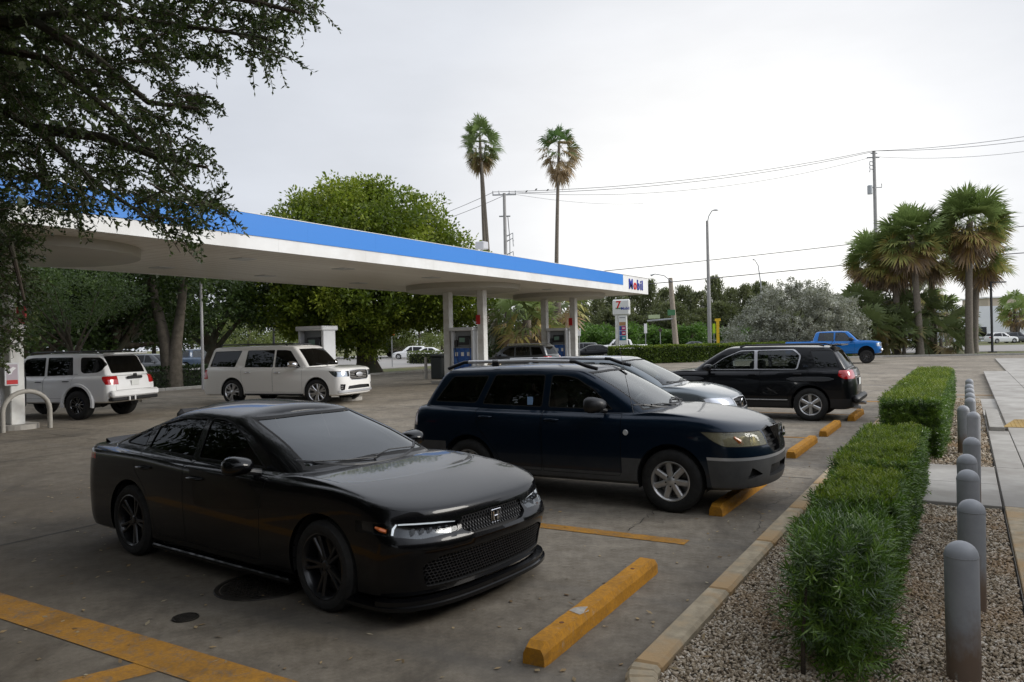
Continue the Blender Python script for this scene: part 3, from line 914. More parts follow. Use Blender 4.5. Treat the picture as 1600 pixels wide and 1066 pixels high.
def plate(root, x, y, z, txt, rx=math.pi / 2, front=True, mt=None, w=.305, h=.152, tilt=0.0):
    M_pl = mat('plate_white', (.72, .73, .70), .5); M_pt = mat('plate_ink', (.02, .12, .05), .5)
    p = MB(); p.box(-.004, .004, -w / 2, w / 2, -h / 2, h / 2, bev=.003)
    o = p.build('licence_plate', M_pl, root, loc=(x, y, z), rot=(0, tilt, 0))
    if txt:
        t = link('plate_text', text_mesh('plate_text', txt, h * .55, M_pt, .001), o, (.006 if front else -.006, 0, 0), (math.pi / 2, 0, math.pi / 2 if front else -math.pi / 2))
    return o

# ---------------- the black sedan in front
P_black = paint('gloss_black_paint', (.0025, .0025, .003), .0, rough=.25, cw=.62)
G_dark = glass('dark_tinted_glass', (.022, .025, .027), .6)
G_mid = glass('light_tinted_glass', (.30, .33, .31), 1.0)
G_clear = glass('windscreen_glass', (.62, .68, .64), 1.05)
M_ledwhite = mat('led_white', (.85, .87, .9), .2, emit=(.9, .95, 1), es=.45)
M_amber = mat('amber_lens', (.75, .16, .01), .15, coat=1)
M_red = mat('red_lens', (.42, .006, .008), .12, coat=1)
M_redlit = mat('red_lamp_lit', (.5, .01, .01), .2, coat=1, emit=(1, .05, .03), es=.6)
M_hb = mat('lamp_black_bezel', (.010, .010, .012), .15, coat=1)
M_refl = mat('lamp_reflector', (.55, .56, .58), .12, .95)

def sedan_black():
    sp = spec('parked_car', P_black, 2.27, -2.42, .90, .17, .770, .945, .925, 1.005, 1.07, .13, -2.02, -1.12, 1.40, 2.735, .590,
              lf=.46, nf=2.8, lr=.36, nr=2.6, nose=.10, glf=.37, glr=.28, gw=.125, crown=.055, hoodb=.025, zt=1.325, tail=.04)
    sp['arch'] = .375; sp['track'] = .785
    sp['body'][3].update(xf=2.315, z=[(-2.42, .60), (0, .56), (2.3, .535)]); sp['body'][4].update(xf=2.25, z=[(-2.42, .83), (-1.37, .845), (0, .765), (1.37, .775), (2.27, .635)]); sp['body'][5].update(xf=2.225, w=.882, z=[(-2.42, .945), (-1.37, .95), (0, .885), (.8, .875), (1.37, .885), (2.27, .745)]); sp['body'][6].update(w=.845)
    sp['wheel'] = dict(r=.328, rim=.235, w=.225, spokes=5, phase=.3, split=[(-1, 0), (1, 0)], spoke=[(.16, .020, .16), (.5, .015, .155), (.85, .014, .15), (1.0, .018, .15)], mat=mat('black_rim', (.006, .006, .007), .3, coat=.25), dish=.03, hub=.045, nut=M_blackplastic)
    sp['steer'] = R(-3)
    sp['glassz'] = [
        dict(p='front', sec=(3,), col=(1,), name='windscreen', poly=[(-.02, .975), (.69, .955), (.64, 1.02), (.525, 1.312), (-.02, 1.318)], mat=G_clear if False else glass('windscreen_tint', (.07, .08, .078), 1.25), x=(-9, 9), rim=.02, d=.004, sides='one'),
        dict(p='front', sec=(3,), col=(3,), name='rear_window', poly=[(-.02, 1.06), (.58, 1.05), (.46, 1.285), (-.02, 1.295)], mat=G_dark, x=(-9, -1.0), rim=.02, d=.004, sides='one'),
        W_([(.56, .955), (.18, 1.165), (-.08, 1.275), (-.24, 1.300), (-.41, 1.303), (-.41, .96)], G_dark),
        W_([(-.48, .962), (-.48, 1.303), (-.85, 1.285), (-1.20, 1.21), (-1.25, .995)], G_dark),
        W_([(-1.31, 1.005), (-1.31, 1.185), (-1.48, 1.12), (-1.66, 1.04), (-1.62, 1.018)], G_dark),
        FR('headlight_lens', [(.37, .668), (.41, .600), (.72, .592), (.93, .635), (.93, .722), (.80, .712), (.55, .694)], M_lens, (1.74, 9), sec=(1,), back=M_hb, bd=.05, r=.02, rm=0),
        FR('tail_light', [(.50, .845), (.50, .915), (.95, .93), (.95, .86), (.8, .84)], M_red, (-9, -2.02), sec=(1,), rm=0),
    ]
    sp['open'] = [dict(p='front', sec=(1, 2), poly=round_poly([(-.02, .700), (.35, .69), (.37, .60), (.28, .565), (-.02, .555)], .02), x=(1.7, 9), d=.05),
                  dict(p='front', sec=(1,), poly=round_poly([(-.02, .478), (.56, .472), (.70, .42), (.66, .26), (-.02, .245)], .03), x=(1.7, 9), d=.05),]
    sp['doors'] = [dict(p='side', sec=(1, 2), y=(.5, 9), part='front_door', poly=round_poly([(.72, .905), (.64, .70), (.62, .26), (-.43, .26), (-.455, .942)], .03), gap=.005),
                   dict(p='side', sec=(1, 2), y=(.5, 9), part='rear_door', poly=round_poly([(-.465, .942), (-.44, .26), (-.93, .26), (-.98, .45), (-1.10, .66), (-1.28, .82), (-1.31, .985)], .03), gap=.005),
                   dict(p='top', sec=(2,), part='bonnet', sides='one', poly=[(2.10, -.02), (2.085, .35), (2.0, .62), (1.84, .745), (1.0, .785), (.80, .77), (1.03, .40), (1.09, -.02)], gap=.005)]
    root, sh, objs, body = make_car(sp, 'glossy black sedan with black wheels and a front lip, nearest the camera', 'car', (-5.28, 5.07, 0), R(-6.2), q=1.15)
    honeycomb(root, sh, [(0, .695), (.345, .685), (.355, .605), (.27, .573), (0, .562)], .030, .022, .018, M_blackplastic)
    honeycomb(root, sh, [(0, .47), (.55, .465), (.68, .415), (.64, .27), (0, .255)], .030, .022, .02, M_blackplastic, t=.003)
    # lip and side skirts
    ring_strip(sp, 1, .125, .150, .06, .045, 0, 17, P_black, 'front_lip', root, th=.10, low=.03)
    ring_strip(sp, 1, .150, .185, .045, .035, 0, 14, P_black, 'front_lip', root, th=.05, low=.01)
    for sg in (1, -1): MB().box(-.98, .98, sg * .83, sg * .895, .135, .175, bev=.01).build('side_skirt', P_black, root)
    # H badge
    x, n = sh.fx(0, .632)
    e_ = MB(); X0, X1 = x + .004, x + .016
    fr = [(-.054, .046), (.054, .046), (.046, -.044), (-.046, -.044)]
    e_.tube([(x + .012, a, .632 + c) for a, c in fr + fr[:1]], .0045, 6)
    for sg in (1, -1): e_.tube([(x + .012, sg * .026, .632 + .031), (x + .012, sg * .021, .632 - .030)], .0068, 6)
    e_.tube([(x + .012, -.022, .632), (x + .012, .022, .632)], .006, 6)
    e_.build('badge', M_chrome, root, smooth=40)
    # lamps: daytime strip, projector cells, amber marker
    for sg in (1, -1):
        dr = MB()
        pts = [(.40, .668), (.48, .676), (.58, .684), (.70, .694), (.80, .700)]
        q = []
        for (y, z) in pts:
            xx, _ = sh.fx(y, z); q.append((xx - .014, sg * y, z - .004))
        dr.tube(q, .0048, 6)
        q = []
        for (y, z) in [(.805, .698), (.825, .67), (.84, .630)]:
            xx, _ = sh.fx(y, z); q.append((xx - .018, sg * y, z))
        dr.tube(q, [.006, .009, .008], 6); dr.build('running_light', M_ledwhite, root, smooth=40)
        am = MB()
        q = []
        for (y, z) in ((.855, .655), (.872, .668), (.882, .680)):
            xx, _ = sh.fx(y, z); q.append((xx - .022, sg * y, z))
        am.tube(q, [.014, .016, .008], 6)
        am.build('turn_signal', M_amber, root)
        for y in (.47, .53, .60, .66, .72):
            xx, _ = sh.fx(y, .635); pj = MB(); pj.box(xx - .045, xx - .022, sg * y - .016, sg * y + .014, .622, .645 + (y - .47) * .06, bev=.006)
            pj.build('headlight_cell', mat('lamp_cell', (.12, .125, .135), .3, .8), root)
    mirrors(root, .50, .82, .93, P_black, 1.05)
    handle(root, sh, -.26, .82, P_black); handle(root, sh, -1.10, .845, P_black)
    wiper(root, sh, [(.95, .50), (.95, .20), (1.01, -.02)], r=.006); wiper(root, sh, [(1.03, -.02), (.99, -.32), (.90, -.58)], r=.006)
    c = MB(); q = []
    for y in np.linspace(-.66, .66, 15):
        xx = 1.075 - .28 * abs(y / .66) ** 2.6; z, _ = sh.fz(xx, abs(y)); q.append((xx, y, z - .004))
    c.tube(q, .014, 6); c.build('cowl', M_blackplastic, root)
    f = MB(); f.add([(-1.00, .012, 1.36), (-1.00, -.012, 1.36), (-.78, 0, 1.385), (-1.04, 0, 1.445), (-.98, 0, 1.445)], [(0, 3, 4, 2), (1, 2, 4, 3), (0, 1, 3)])
    f.build('antenna_fin', P_black, root)
    s_ = MB(); s_.add([], [])
    pts = [(-2.30 + .10 * abs(y / .7) ** 2, y, 1.045) for y in np.linspace(-.68, .68, 11)]
    vs = []; fs = []
    for (x_, y_, z_) in pts:
        z_ = sh.fz(x_ + .06, abs(y_))[0] + .035
        vs += [(x_ + .10, y_, z_ - .05), (x_ - .03, y_, z_), (x_ - .05, y_, z_ - .012), (x_ - .02, y_, z_ - .06)]
    for i in range(10):
        for k in range(4): fs.append((4 * i + k, 4 * i + (k + 1) % 4, 4 * i + 4 + (k + 1) % 4, 4 * i + 4 + k))
    s_.add(vs, fs); s_.build('spoiler', P_black, root, smooth=40)
    interior(root, .62, -1.3, .66, .55)
    return root

# ---------------- the dark blue crossover beside it
def hazy_lens():
    if 'hazy_lens' in MATS: return MATS['hazy_lens']
    m = glass('hazy_lens', (.75, .72, .58)); t = NT(m); out = m.node_tree.nodes['Material Output']; src = out.inputs[0].links[0].from_socket
    d = t.n('ShaderNodeBsdfDiffuse'); d.inputs[0].default_value = (.34, .32, .22, 1); ms = t.n('ShaderNodeMixShader')
    t.l(t.rng(t.noise(9, 5, .7, t.coord()), .3, .7, .30, .68), ms.inputs[0]); t.l(src, ms.inputs[1]); t.l(d.outputs[0], ms.inputs[2]); t.l(ms.outputs[0], out.inputs[0]); return m
P_navy = paint('dark_blue_paint', (.0050, .0135, .027), .35, rough=.3, dust=.03, cw=.5)
M_greyclad = noisy('grey_bumper_plastic', (.060, .060, .060), (.090, .090, .088), 5, .5, .05, .002)
def suv_blue():
    sp = spec('parked_car', P_navy, 2.33, -2.30, .875, .27, .935, 1.095, 1.06, 1.10, 1.10, .28, -2.12, -1.84, 1.60, 2.625, .605,
              lf=.52, nf=2.3, lr=.26, nr=3.2, nose=.24, glf=.34, glr=.16, gw=.115, crown=.03, hoodb=.03, zt=1.555, tail=.07)
    sp['arch'] = .395; sp['track'] = .765; sp['lift'] = .015
    sp['clad'] = M_greyclad; sp['clad2'] = M_satin
    al = noisy('worn_alloy', (.42, .41, .40), (.60, .59, .57), 9, .35, 0, metal=.8)
    sp['wheel'] = dict(r=.345, rim=.215, w=.225, spokes=7, phase=.2, split=[(0, 0)], spoke=[(.22, .036, 0), (.6, .032, 0), (1.0, .034, 0)], mat=al, dish=.006, hub=.06, nut=M_under)
    sp['steer'] = R(-2)
    Z = dict(p='side', sec=(0, 1), y=(-1, 9))
    sp['zones'] = [dict(Z, poly=[(1.72, .60), (1.80, .0), (2.6, 0), (2.6, .60)], m=3), dict(Z, poly=[(-.9, .40), (.745, .40), (.745, .0), (-.9, 0)], m=3),
                   dict(Z, poly=[(.745, .575), (1.0, .575), (1.0, .0), (.745, 0)], m=3), dict(Z, poly=[(-2.6, .66), (-1.65, .66), (-1.65, 0), (-2.6, 0)], m=3),
                   dict(Z, poly=[(1.715, .632), (1.72, .60), (2.6, .60), (2.6, .632)], m=4)]
    gs = glass('side_glass_smoke', (.045, .05, .05), 1.0)
    sp['glassz'] = [
        dict(p='front', sec=(3,), col=(1,), name='windscreen', poly=[(-.02, 1.115), (.70, 1.10), (.66, 1.16), (.545, 1.53), (-.02, 1.54)], mat=glass('windscreen_glass', (.62, .68, .64), .75), x=(-9, 9), rim=.018, d=.004, sides='one'),
        dict(p='front', sec=(3,), col=(3,), name='rear_window', poly=[(-.02, 1.14), (.62, 1.13), (.54, 1.50), (-.02, 1.51)], mat=gs, x=(-9, -1.2), rim=.02, d=.004, sides='one'),
        W_([(.62, 1.10), (.36, 1.33), (.12, 1.465), (-.04, 1.495), (-.22, 1.50), (-.235, 1.11)], gs, .04),
        W_([(-.31, 1.11), (-.30, 1.502), (-1.02, 1.502), (-1.17, 1.13)], gs, .04),
        W_([(-1.25, 1.14), (-1.10, 1.49), (-1.66, 1.48), (-1.90, 1.15)], gs, .05),
        dict(p='side', sec=(1, 2), name='headlight_lens', poly=round_poly([(1.63, .905), (1.78, .80), (1.90, .745), (2.5, .735), (2.5, .875), (2.0, .905)], .04), y=(.45, 9), mat=hazy_lens(), back=mat('aged_reflector', (.50, .47, .34), .3, .6), bd=.07, rim=.008, d=.002),
        FR('tail_light', [(.60, .86), (.60, 1.10), (.95, 1.12), (.95, .84)], mat('clear_red_lens', (.45, .36, .36), .15, coat=1), (-9, -2.10), rm=0),
    ]
    sp['open'] = [dict(p='front', sec=(1, 2), poly=round_poly([(.10, .88), (.13, .91), (.40, .885), (.43, .74), (.33, .66), (.10, .66)], .02), x=(1.6, 9), d=.06, rim=.010, rimm=1),
                  dict(p='front', sec=(1,), poly=round_poly([(-.02, .52), (.40, .52), (.44, .40), (-.02, .39)], .02), x=(1.6, 9), d=.06, mf=1),
                  dict(p='front', sec=(1,), poly=round_poly([(.56, .44), (.70, .52), (.74, .40)], .01), x=(1.6, 9), d=.04)]
    sp['doors'] = [dict(p='side', sec=(1, 2), y=(.5, 9), part='front_door', poly=round_poly([(.74, 1.065), (.74, .42), (.72, .36), (-.26, .36), (-.275, 1.075)], .03), gap=.005),
                   dict(p='side', sec=(1, 2), y=(.5, 9), part='rear_door', poly=round_poly([(-.285, 1.075), (-.27, .36), (-.84, .36), (-.90, .55), (-1.06, .74), (-1.18, .86), (-1.22, 1.085)], .03), gap=.005),
                   dict(p='top', sec=(2,), part='bonnet', sides='one', poly=[(2.045, -.02), (2.03, .30), (1.94, .54), (1.76, .68), (1.1, .755), (.84, .74), (1.06, .40), (1.13, -.02)], gap=.005)]
    root, sh, objs, body = make_car(sp, 'dark blue crossover with grey bumper and cloudy headlight, right of the black sedan', 'car', (-4.14, 8.94, 0), R(1.0), q=1.1)
    slats(root, sh, (.70, .76, .815), .40, .035, M_blackplastic, .016)
    b = MB(); x, n = sh.fx(0, .78)
    b.add([(x + .035, 0, .94), (x + .01, -.10, .93), (x + .01, .10, .93), (x + .06, 0, .66), (x + .03, -.09, .66), (x + .03, .09, .66), (x - .08, -.11, .90), (x - .08, .11, .90)],
          [(0, 1, 4, 3), (0, 3, 5, 2), (1, 6, 4), (2, 5, 7), (0, 2, 7, 6, 1)])
    b.build('grille_prow', mat('grille_black', (.02, .021, .023), .25, coat=.6), root)
    e_ = MB()
    for a in (90, 210, 330):
        ca, sa = math.cos(R(a)), math.sin(R(a)); pa, pb = -sa, ca
        c = .042
        q = [(0, 0), (ca * .034 + pa * .020, sa * .034 + pb * .020), (ca * .068, sa * .068), (ca * .034 - pa * .020, sa * .034 - pb * .020)]
        e_.prism([(y_, z_) for y_, z_ in q], 0, .012, Matrix(((0, 0, 1, x + .050), (1, 0, 0, 0), (0, 1, 0, .83), (0, 0, 0, 1))))
    e_.build('badge', M_chrome, root)
    # parking lamp inside the cloudy lens
    for sg in (1, -1):
        xx, _ = sh.fx(.76, .79); a_ = MB(); a_.tube([(xx - .018, sg * .72, .765), (xx - .045, sg * .765, .80), (xx - .09, sg * .80, .85)], [.022, .034, .014], 8)
        lb = MB(); x3, _ = sh.fx(.62, .81); lb.lathe([(0, -.02), (.05, -.01), (.062, .02)], 16, 'Z', Matrix(((0, 0, 1, x3 - .055), (1, 0, 0, sg * .62), (0, 1, 0, .815), (0, 0, 0, 1)))); lb.build('headlight_bulb', M_chrome, root, smooth=50)
        a_.build('turn_signal', mat('dull_amber', (.45, .13, .03), .3, coat=.5), root, smooth=40)
        y, _ = sh.fy(.80, .86); m_ = MB(); m_.tube([(.80, sg * (y - .004), .86), (.80, sg * (y + .008), .86)], [.035, .028], 12)
        m_.build('side_marker', mat('marker_clear', (.6, .6, .58), .2, coat=1), root)
    # roof rails
    for sg in (1, -1):
        yy = sg * .55
        r_ = MB(); r_.tube([(.0, yy, 1.655), (-.6, yy, 1.668), (-1.5, yy, 1.655)], .021, 8)
        o = r_.build('roof_rail', mat('rail_silver', (.62, .62, .63), .4, .2), root, smooth=50)
        for q in ([(.34, 1.565), (.20, 1.60), (.05, 1.652), (-.02, 1.656)], [(-1.80, 1.57), (-1.68, 1.61), (-1.55, 1.652), (-1.48, 1.656)]):
            MB().tube([(a, yy, c) for a, c in q], [.022, .024, .022, .022], 8).build('rail_foot', M_blackplastic, o, smooth=50)
        MB().box(-1.12, -1.02, yy - .02, yy + .02, 1.60, 1.68, bev=.01).build('rail_foot', M_blackplastic, o)
    mirrors(root, .50, .81, 1.10, P_navy, 1.25, cap=M_blackplastic)
    handle(root, sh, -.14, .975, P_navy); handle(root, sh, -1.06, .985, P_navy)
    wiper(root, sh, [(1.02, .55), (.98, .25), (1.06, -.02)], r=.010); wiper(root, sh, [(1.10, .05), (1.04, -.25), (.99, -.52)], r=.010)
    c = MB(); q = []
    for y in np.linspace(-.70, .70, 15):
        xx = 1.105 - .27 * abs(y / .70) ** 2.6; z, _ = sh.fz(xx, abs(y)); q.append((xx, y, z - .006))
    c.tube(q, .016, 6); c.build('cowl', M_blackplastic, root)
    an = MB(); z, _ = sh.fz(.88, .74); an.tube([(.86, -.765, z - .02), (.70, -.755, z + .75)], [.004, .002], 5); an.build('antenna', M_blackplastic, root)
    st = MB(); y, _ = sh.fy(-.42, 1.17); st.box(-.52, -.45, -(y + .001), -(y - .012), 1.135, 1.23); st.build('sticker', mat('blue_sticker', (.25, .40, .62), .6), root)
    interior(root, .72, -1.9, .66, .72, M_interior_tan)
    return root

# ---------------- the other vehicles
def add_lamp_side(name, poly, m, y=(.3, 9), sec=(1, 2), col=None, **k):
    d = dict(p='side', sec=sec, name=name, poly=round_poly(poly, .03), mat=m, y=y, rim=.006, d=.002, rm=0)
    if col: d['col'] = col
    d.update(k); return d
P_grblack = paint('dark_grey_black_paint', (.005, .0055, .007), .2, rough=.3, cw=.6)
P_steel = paint('steel_blue_paint', (.20, .225, .24), .6, rough=.3)
P_pearl = paint('pearl_white_paint', (.82, .80, .755), .0, rough=.3)
P_white = paint('white_paint', (.82, .82, .81), .0, rough=.35)
P_blue = paint('bright_blue_paint', (.012, .16, .50), .25, rough=.3)
P_ash = paint('ash_grey_paint', (.10, .105, .11), .5, rough=.3)
P_beige = paint('champagne_paint', (.30, .27, .22), .4, rough=.3)
P_darkred = paint('maroon_paint', (.10, .01, .012), .3, rough=.3)
M_blackalloy = mat('black_alloy', (.008, .008, .009), .12, coat=1)
ALLOY6 = dict(spokes=6, phase=.2, split=[(0, 0)], spoke=[(.2, .030, 0), (.6, .036, 0), (1.0, .040, 0)], mat=M_alloy, dish=.012, hub=.06)
def terrain():
    sp = spec('parked_car', P_grblack, 2.36, -2.34, .925, .27, 1.02, 1.13, 1.10, 1.15, 1.30, .56, -2.20, -1.90, 1.68, 2.857, .66,
              lf=.42, nf=3.0, lr=.26, nr=3.6, nose=.16, glf=.30, glr=.14, gw=.10, crown=.03, zt=1.625, tail=.08)
    sp.update(arch=.415, track=.81, lift=.02, wheel=dict(r=.365, rim=.235, w=.235, **ALLOY6))
    Z = dict(p='side', sec=(0, 1), y=(-1, 9))
    sp['clad'] = M_blackplastic; sp['clad2'] = M_satin
    sp['zones'] = [dict(Z, poly=[(-.98, .44), (.98, .44), (.98, 0), (-.98, 0)], m=3), dict(Z, poly=[(-2.6, .50), (-1.80, .50), (-1.80, 0), (-2.6, 0)], m=3),
                   dict(p='side', sec=(3,), y=(.3, 9), poly=offset_poly(round_poly([(.88, 1.145), (.50, 1.40), (.12, 1.565), (-1.08, 1.585), (-1.22, 1.45), (-1.15, 1.15)], .05), -.010), m=4)]
    g1 = glass('clear_side_glass', (.55, .60, .58), 1.0)
    sp['glassz'] = [
        dict(p='front', sec=(3,), col=(1,), name='windscreen', poly=[(-.02, 1.15), (.74, 1.13), (.60, 1.60), (-.02, 1.61)], mat=glass('windscreen_glass', (.62, .68, .64), .75), x=(-9, 9), rim=.018, d=.004, sides='one'),
        dict(p='front', sec=(3,), col=(3,), name='rear_window', poly=[(-.02, 1.17), (.70, 1.16), (.60, 1.565), (-.02, 1.58)], mat=G_dark, x=(-9, -1.2), rim=.02, d=.004, sides='one'),
        W_([(.88, 1.145), (.50, 1.40), (.12, 1.56), (-.20, 1.57), (-.21, 1.15)], g1, .03),
        W_([(-.28, 1.15), (-.27, 1.572), (-1.05, 1.575), (-1.20, 1.45), (-1.13, 1.15)], G_mid, .04),
        W_([(-1.55, 1.565), (-1.60, 1.45), (-1.45, 1.19), (-1.98, 1.20), (-2.05, 1.24), (-1.88, 1.55)][::-1] if False else [(-1.40, 1.565), (-1.55, 1.19), (-2.02, 1.19), (-1.90, 1.56)], G_dark, .05),
        add_lamp_side('tail_light', [(-2.02, 1.13), (-2.00, 1.00), (-2.12, .93), (-2.8, .93), (-2.8, 1.14)], M_red, y=(.50, 9)),
        add_lamp_side('headlight_lens', [(1.95, 1.0), (2.0, .85), (2.6, .85), (2.6, 1.0)], M_refl, y=(.5, 9)),
    ]
    sp['doors'] = [dict(p='side', sec=(1, 2), y=(.5, 9), part='front_door', poly=round_poly([(.86, 1.115), (.90, .60), (.86, .42), (-.33, .42), (-.345, 1.125)], .03), gap=.005),
                   dict(p='side', sec=(1, 2), y=(.5, 9), part='rear_door', poly=round_poly([(-.355, 1.125), (-.34, .42), (-.93, .42), (-1.0, .62), (-1.20, .86), (-1.36, .95), (-1.40, 1.14)], .03), gap=.005),
                   dict(p='front', sec=(1, 2), x=(-9, -2.0), part='tailgate', sides='one', poly=round_poly([(-.02, 1.13), (.64, 1.13), (.66, .95), (.60, .62), (-.02, .60)], .02), gap=.006)]
    root, sh, objs, body = make_car(sp, 'black SUV with chrome window trim and silver wheels parked tail-in towards the kerb', 'car', (-4.43, 18.85, 0), R(180.5), q=.8)
    for sg in (1, -1):      # squared brow over the wheels
        for s_ in (1, -1):
            b = MB(); vs = []; xs = np.linspace(-.50, .50, 11)
            for dx in xs:
                x = s_ * wb2(sp) + dx; zt = .955 - .0 * dx; hh = .045 * (1 - abs(dx / .5) ** 6)
                y, _ = sh.fy(x, .93)
                vs += [(x, sg * (y - .01), .93 - hh - .01), (x, sg * (y + .022), .93 - hh), (x, sg * (y + .018), .93 + hh), (x, sg * (y - .01), .93 + hh + .01)]
            fs = []
            for i in range(10):
                for k in range(3): fs.append((4 * i + k, 4 * i + 4 + k, 4 * i + 5 + k, 4 * i + 1 + k))
            b.add(vs, fs); b.build('wheel_brow', mat('grey_brow', (.05, .052, .056), .28, coat=.6), root, smooth=40)
    for sg in (1, -1):
        MB().box(-.95, .95, sg * .925, sg * .94, .455, .475).build('chrome_strip', M_satin, root)
    sp_ = MB(); sp_.box(-2.06, -1.80, -.60, .60, 1.655, 1.685, bev=.012); sp_.build('spoiler', P_grblack, root)
    b = MB(); b.box(-2.42, -2.28, -.86, .86, .40, .56, bev=.05); b.build('rear_bumper', M_blackplastic, root, smooth=40)
    ex = MB(); ex.tube([(-2.15, -.60, .32), (-2.42, -.60, .31)], .04, 10); ex.build('exhaust', M_satin, root)
    ex = MB(); ex.tube([(-2.15, .60, .32), (-2.42, .60, .31)], .04, 10); ex.build('exhaust', M_satin, root)
    plate(root, sh.fx(0, .80, False)[0] - .012, 0, .85, None, front=False)
    b = MB(); b.box(-2.33, -2.28, -.30, .30, .94, .99, bev=.01); b.build('tailgate_trim', M_chrome, root)
    y, _ = sh.fy(-1.33, 1.22)
    for sg in (1, -1): MB().box(-1.38, -1.28, sg * (y - .01), sg * (y + .010), 1.205, 1.225).build('badge', M_chrome, root)
    mirrors(root, .80, .86, 1.12, P_grblack, 1.15); handle(root, sh, -.18, 1.03, P_grblack); handle(root, sh, -1.16, 1.04, P_grblack)
    for sg in (1, -1):
        MB().tube([(.15, sg * .60, 1.655), (.02, sg * .60, 1.69), (-1.55, sg * .60, 1.69), (-1.70, sg * .60, 1.655)], .018, 8).build('roof_rail', M_blackplastic, root, smooth=50)
    an = MB(); an.tube([(-1.75, .10, 1.66), (-1.95, .10, 1.92)], [.006, .003], 5); an.build('antenna', M_blackplastic, root)
    interior(root, .92, -2.0, .70, .75)
    return root
def wb2(sp): return sp['wb'] / 2
def steel_suv():
    sp = spec('parked_car', P_steel, 2.28, -2.26, .92, .24, .86, 1.05, 1.03, 1.09, 1.16, .22, -2.10, -1.80, 1.58, 2.70, .62,
              lf=.50, nf=2.4, lr=.26, nr=3.2, nose=.18, glf=.34, glr=.16, gw=.115, crown=.03, hoodb=.05, zt=1.535, tail=.07)
    sp.update(arch=.40, track=.80, lift=.02, wheel=dict(r=.35, rim=.23, w=.225, **ALLOY6))
    sp['glassz'] = [
        dict(p='front', sec=(3,), col=(1,), name='windscreen', poly=[(-.02, 1.085), (.73, 1.06), (.67, 1.13), (.56, 1.51), (-.02, 1.52)], mat=glass('windscreen_glass', (.62, .68, .64), .75), x=(-9, 9), rim=.018, d=.004, sides='one'),
        dict(p='front', sec=(3,), col=(3,), name='rear_window', poly=[(-.02, 1.13), (.64, 1.12), (.56, 1.48), (-.02, 1.49)], mat=G_dark, x=(-9, -1.2), rim=.02, d=.004, sides='one'),
        W_([(.66, 1.07), (.30, 1.33), (.02, 1.46), (-.24, 1.48), (-.25, 1.08)], G_mid),
        W_([(-.32, 1.09), (-.32, 1.483), (-1.02, 1.475), (-1.20, 1.12)], G_dark),
        W_([(-1.27, 1.13), (-1.10, 1.465), (-1.62, 1.44), (-1.88, 1.16)], G_dark),
        add_lamp_side('headlight_lens', [(1.70, .86), (1.86, .74), (2.6, .70), (2.6, .82), (2.05, .86)], M_refl, y=(.42, 9)),
        add_lamp_side('tail_light', [(-2.0, 1.05), (-2.0, .82), (-2.8, .82), (-2.8, 1.05)], M_red, y=(.5, 9)),
    ]
    sp['open'] = [dict(p='front', sec=(1, 2), poly=round_poly([(-.02, .83), (.38, .81), (.34, .66), (-.02, .64)], .02), x=(1.6, 9), d=.05, rim=.014, rimm=4),
                  dict(p='front', sec=(1,), poly=round_poly([(-.02, .52), (.55, .50), (.60, .34), (-.02, .33)], .02), x=(1.6, 9), d=.05)]
    sp['doors'] = [dict(p='side', sec=(1, 2), y=(.5, 9), part='front_door', poly=round_poly([(.80, 1.03), (.80, .40), (-.28, .40), (-.295, 1.06)], .03), gap=.005),
                   dict(p='top', sec=(2,), part='bonnet', sides='one', poly=[(2.06, -.02), (2.04, .35), (1.93, .62), (1.74, .73), (1.1, .79), (.86, .78), (1.08, .40), (1.19, -.02)], gap=.005)]
    root, sh, objs, body = make_car(sp, 'steel blue-grey crossover half hidden between the dark blue crossover and the black SUV', 'car', (-5.75, 14.0, 0), R(0.5), q=.8)
    slats(root, sh, (.70, .755), .33, .02, M_chrome, .010)
    x, _ = sh.fx(0, .74); e_ = MB(); e_.lathe([(.0, 0), (.06, 0), (.072, .006), (.06, .014), (0, .01)], 20, 'Z', Matrix(((0, 0, 1, x + .004), (1, 0, 0, 0), (0, 1, 0, .74), (0, 0, 0, 1)))); e_.build('badge', M_chrome, root, smooth=40)
    mirrors(root, .56, .84, 1.08, P_steel, 1.1); handle(root, sh, -.14, .95, P_steel)
    wiper(root, sh, [(1.06, .55), (1.04, .25), (1.10, -.02)]); wiper(root, sh, [(1.14, .05), (1.09, -.25), (1.03, -.52)])
    interior(root, .76, -1.9, .68, .68, M_interior_tan)
    return root
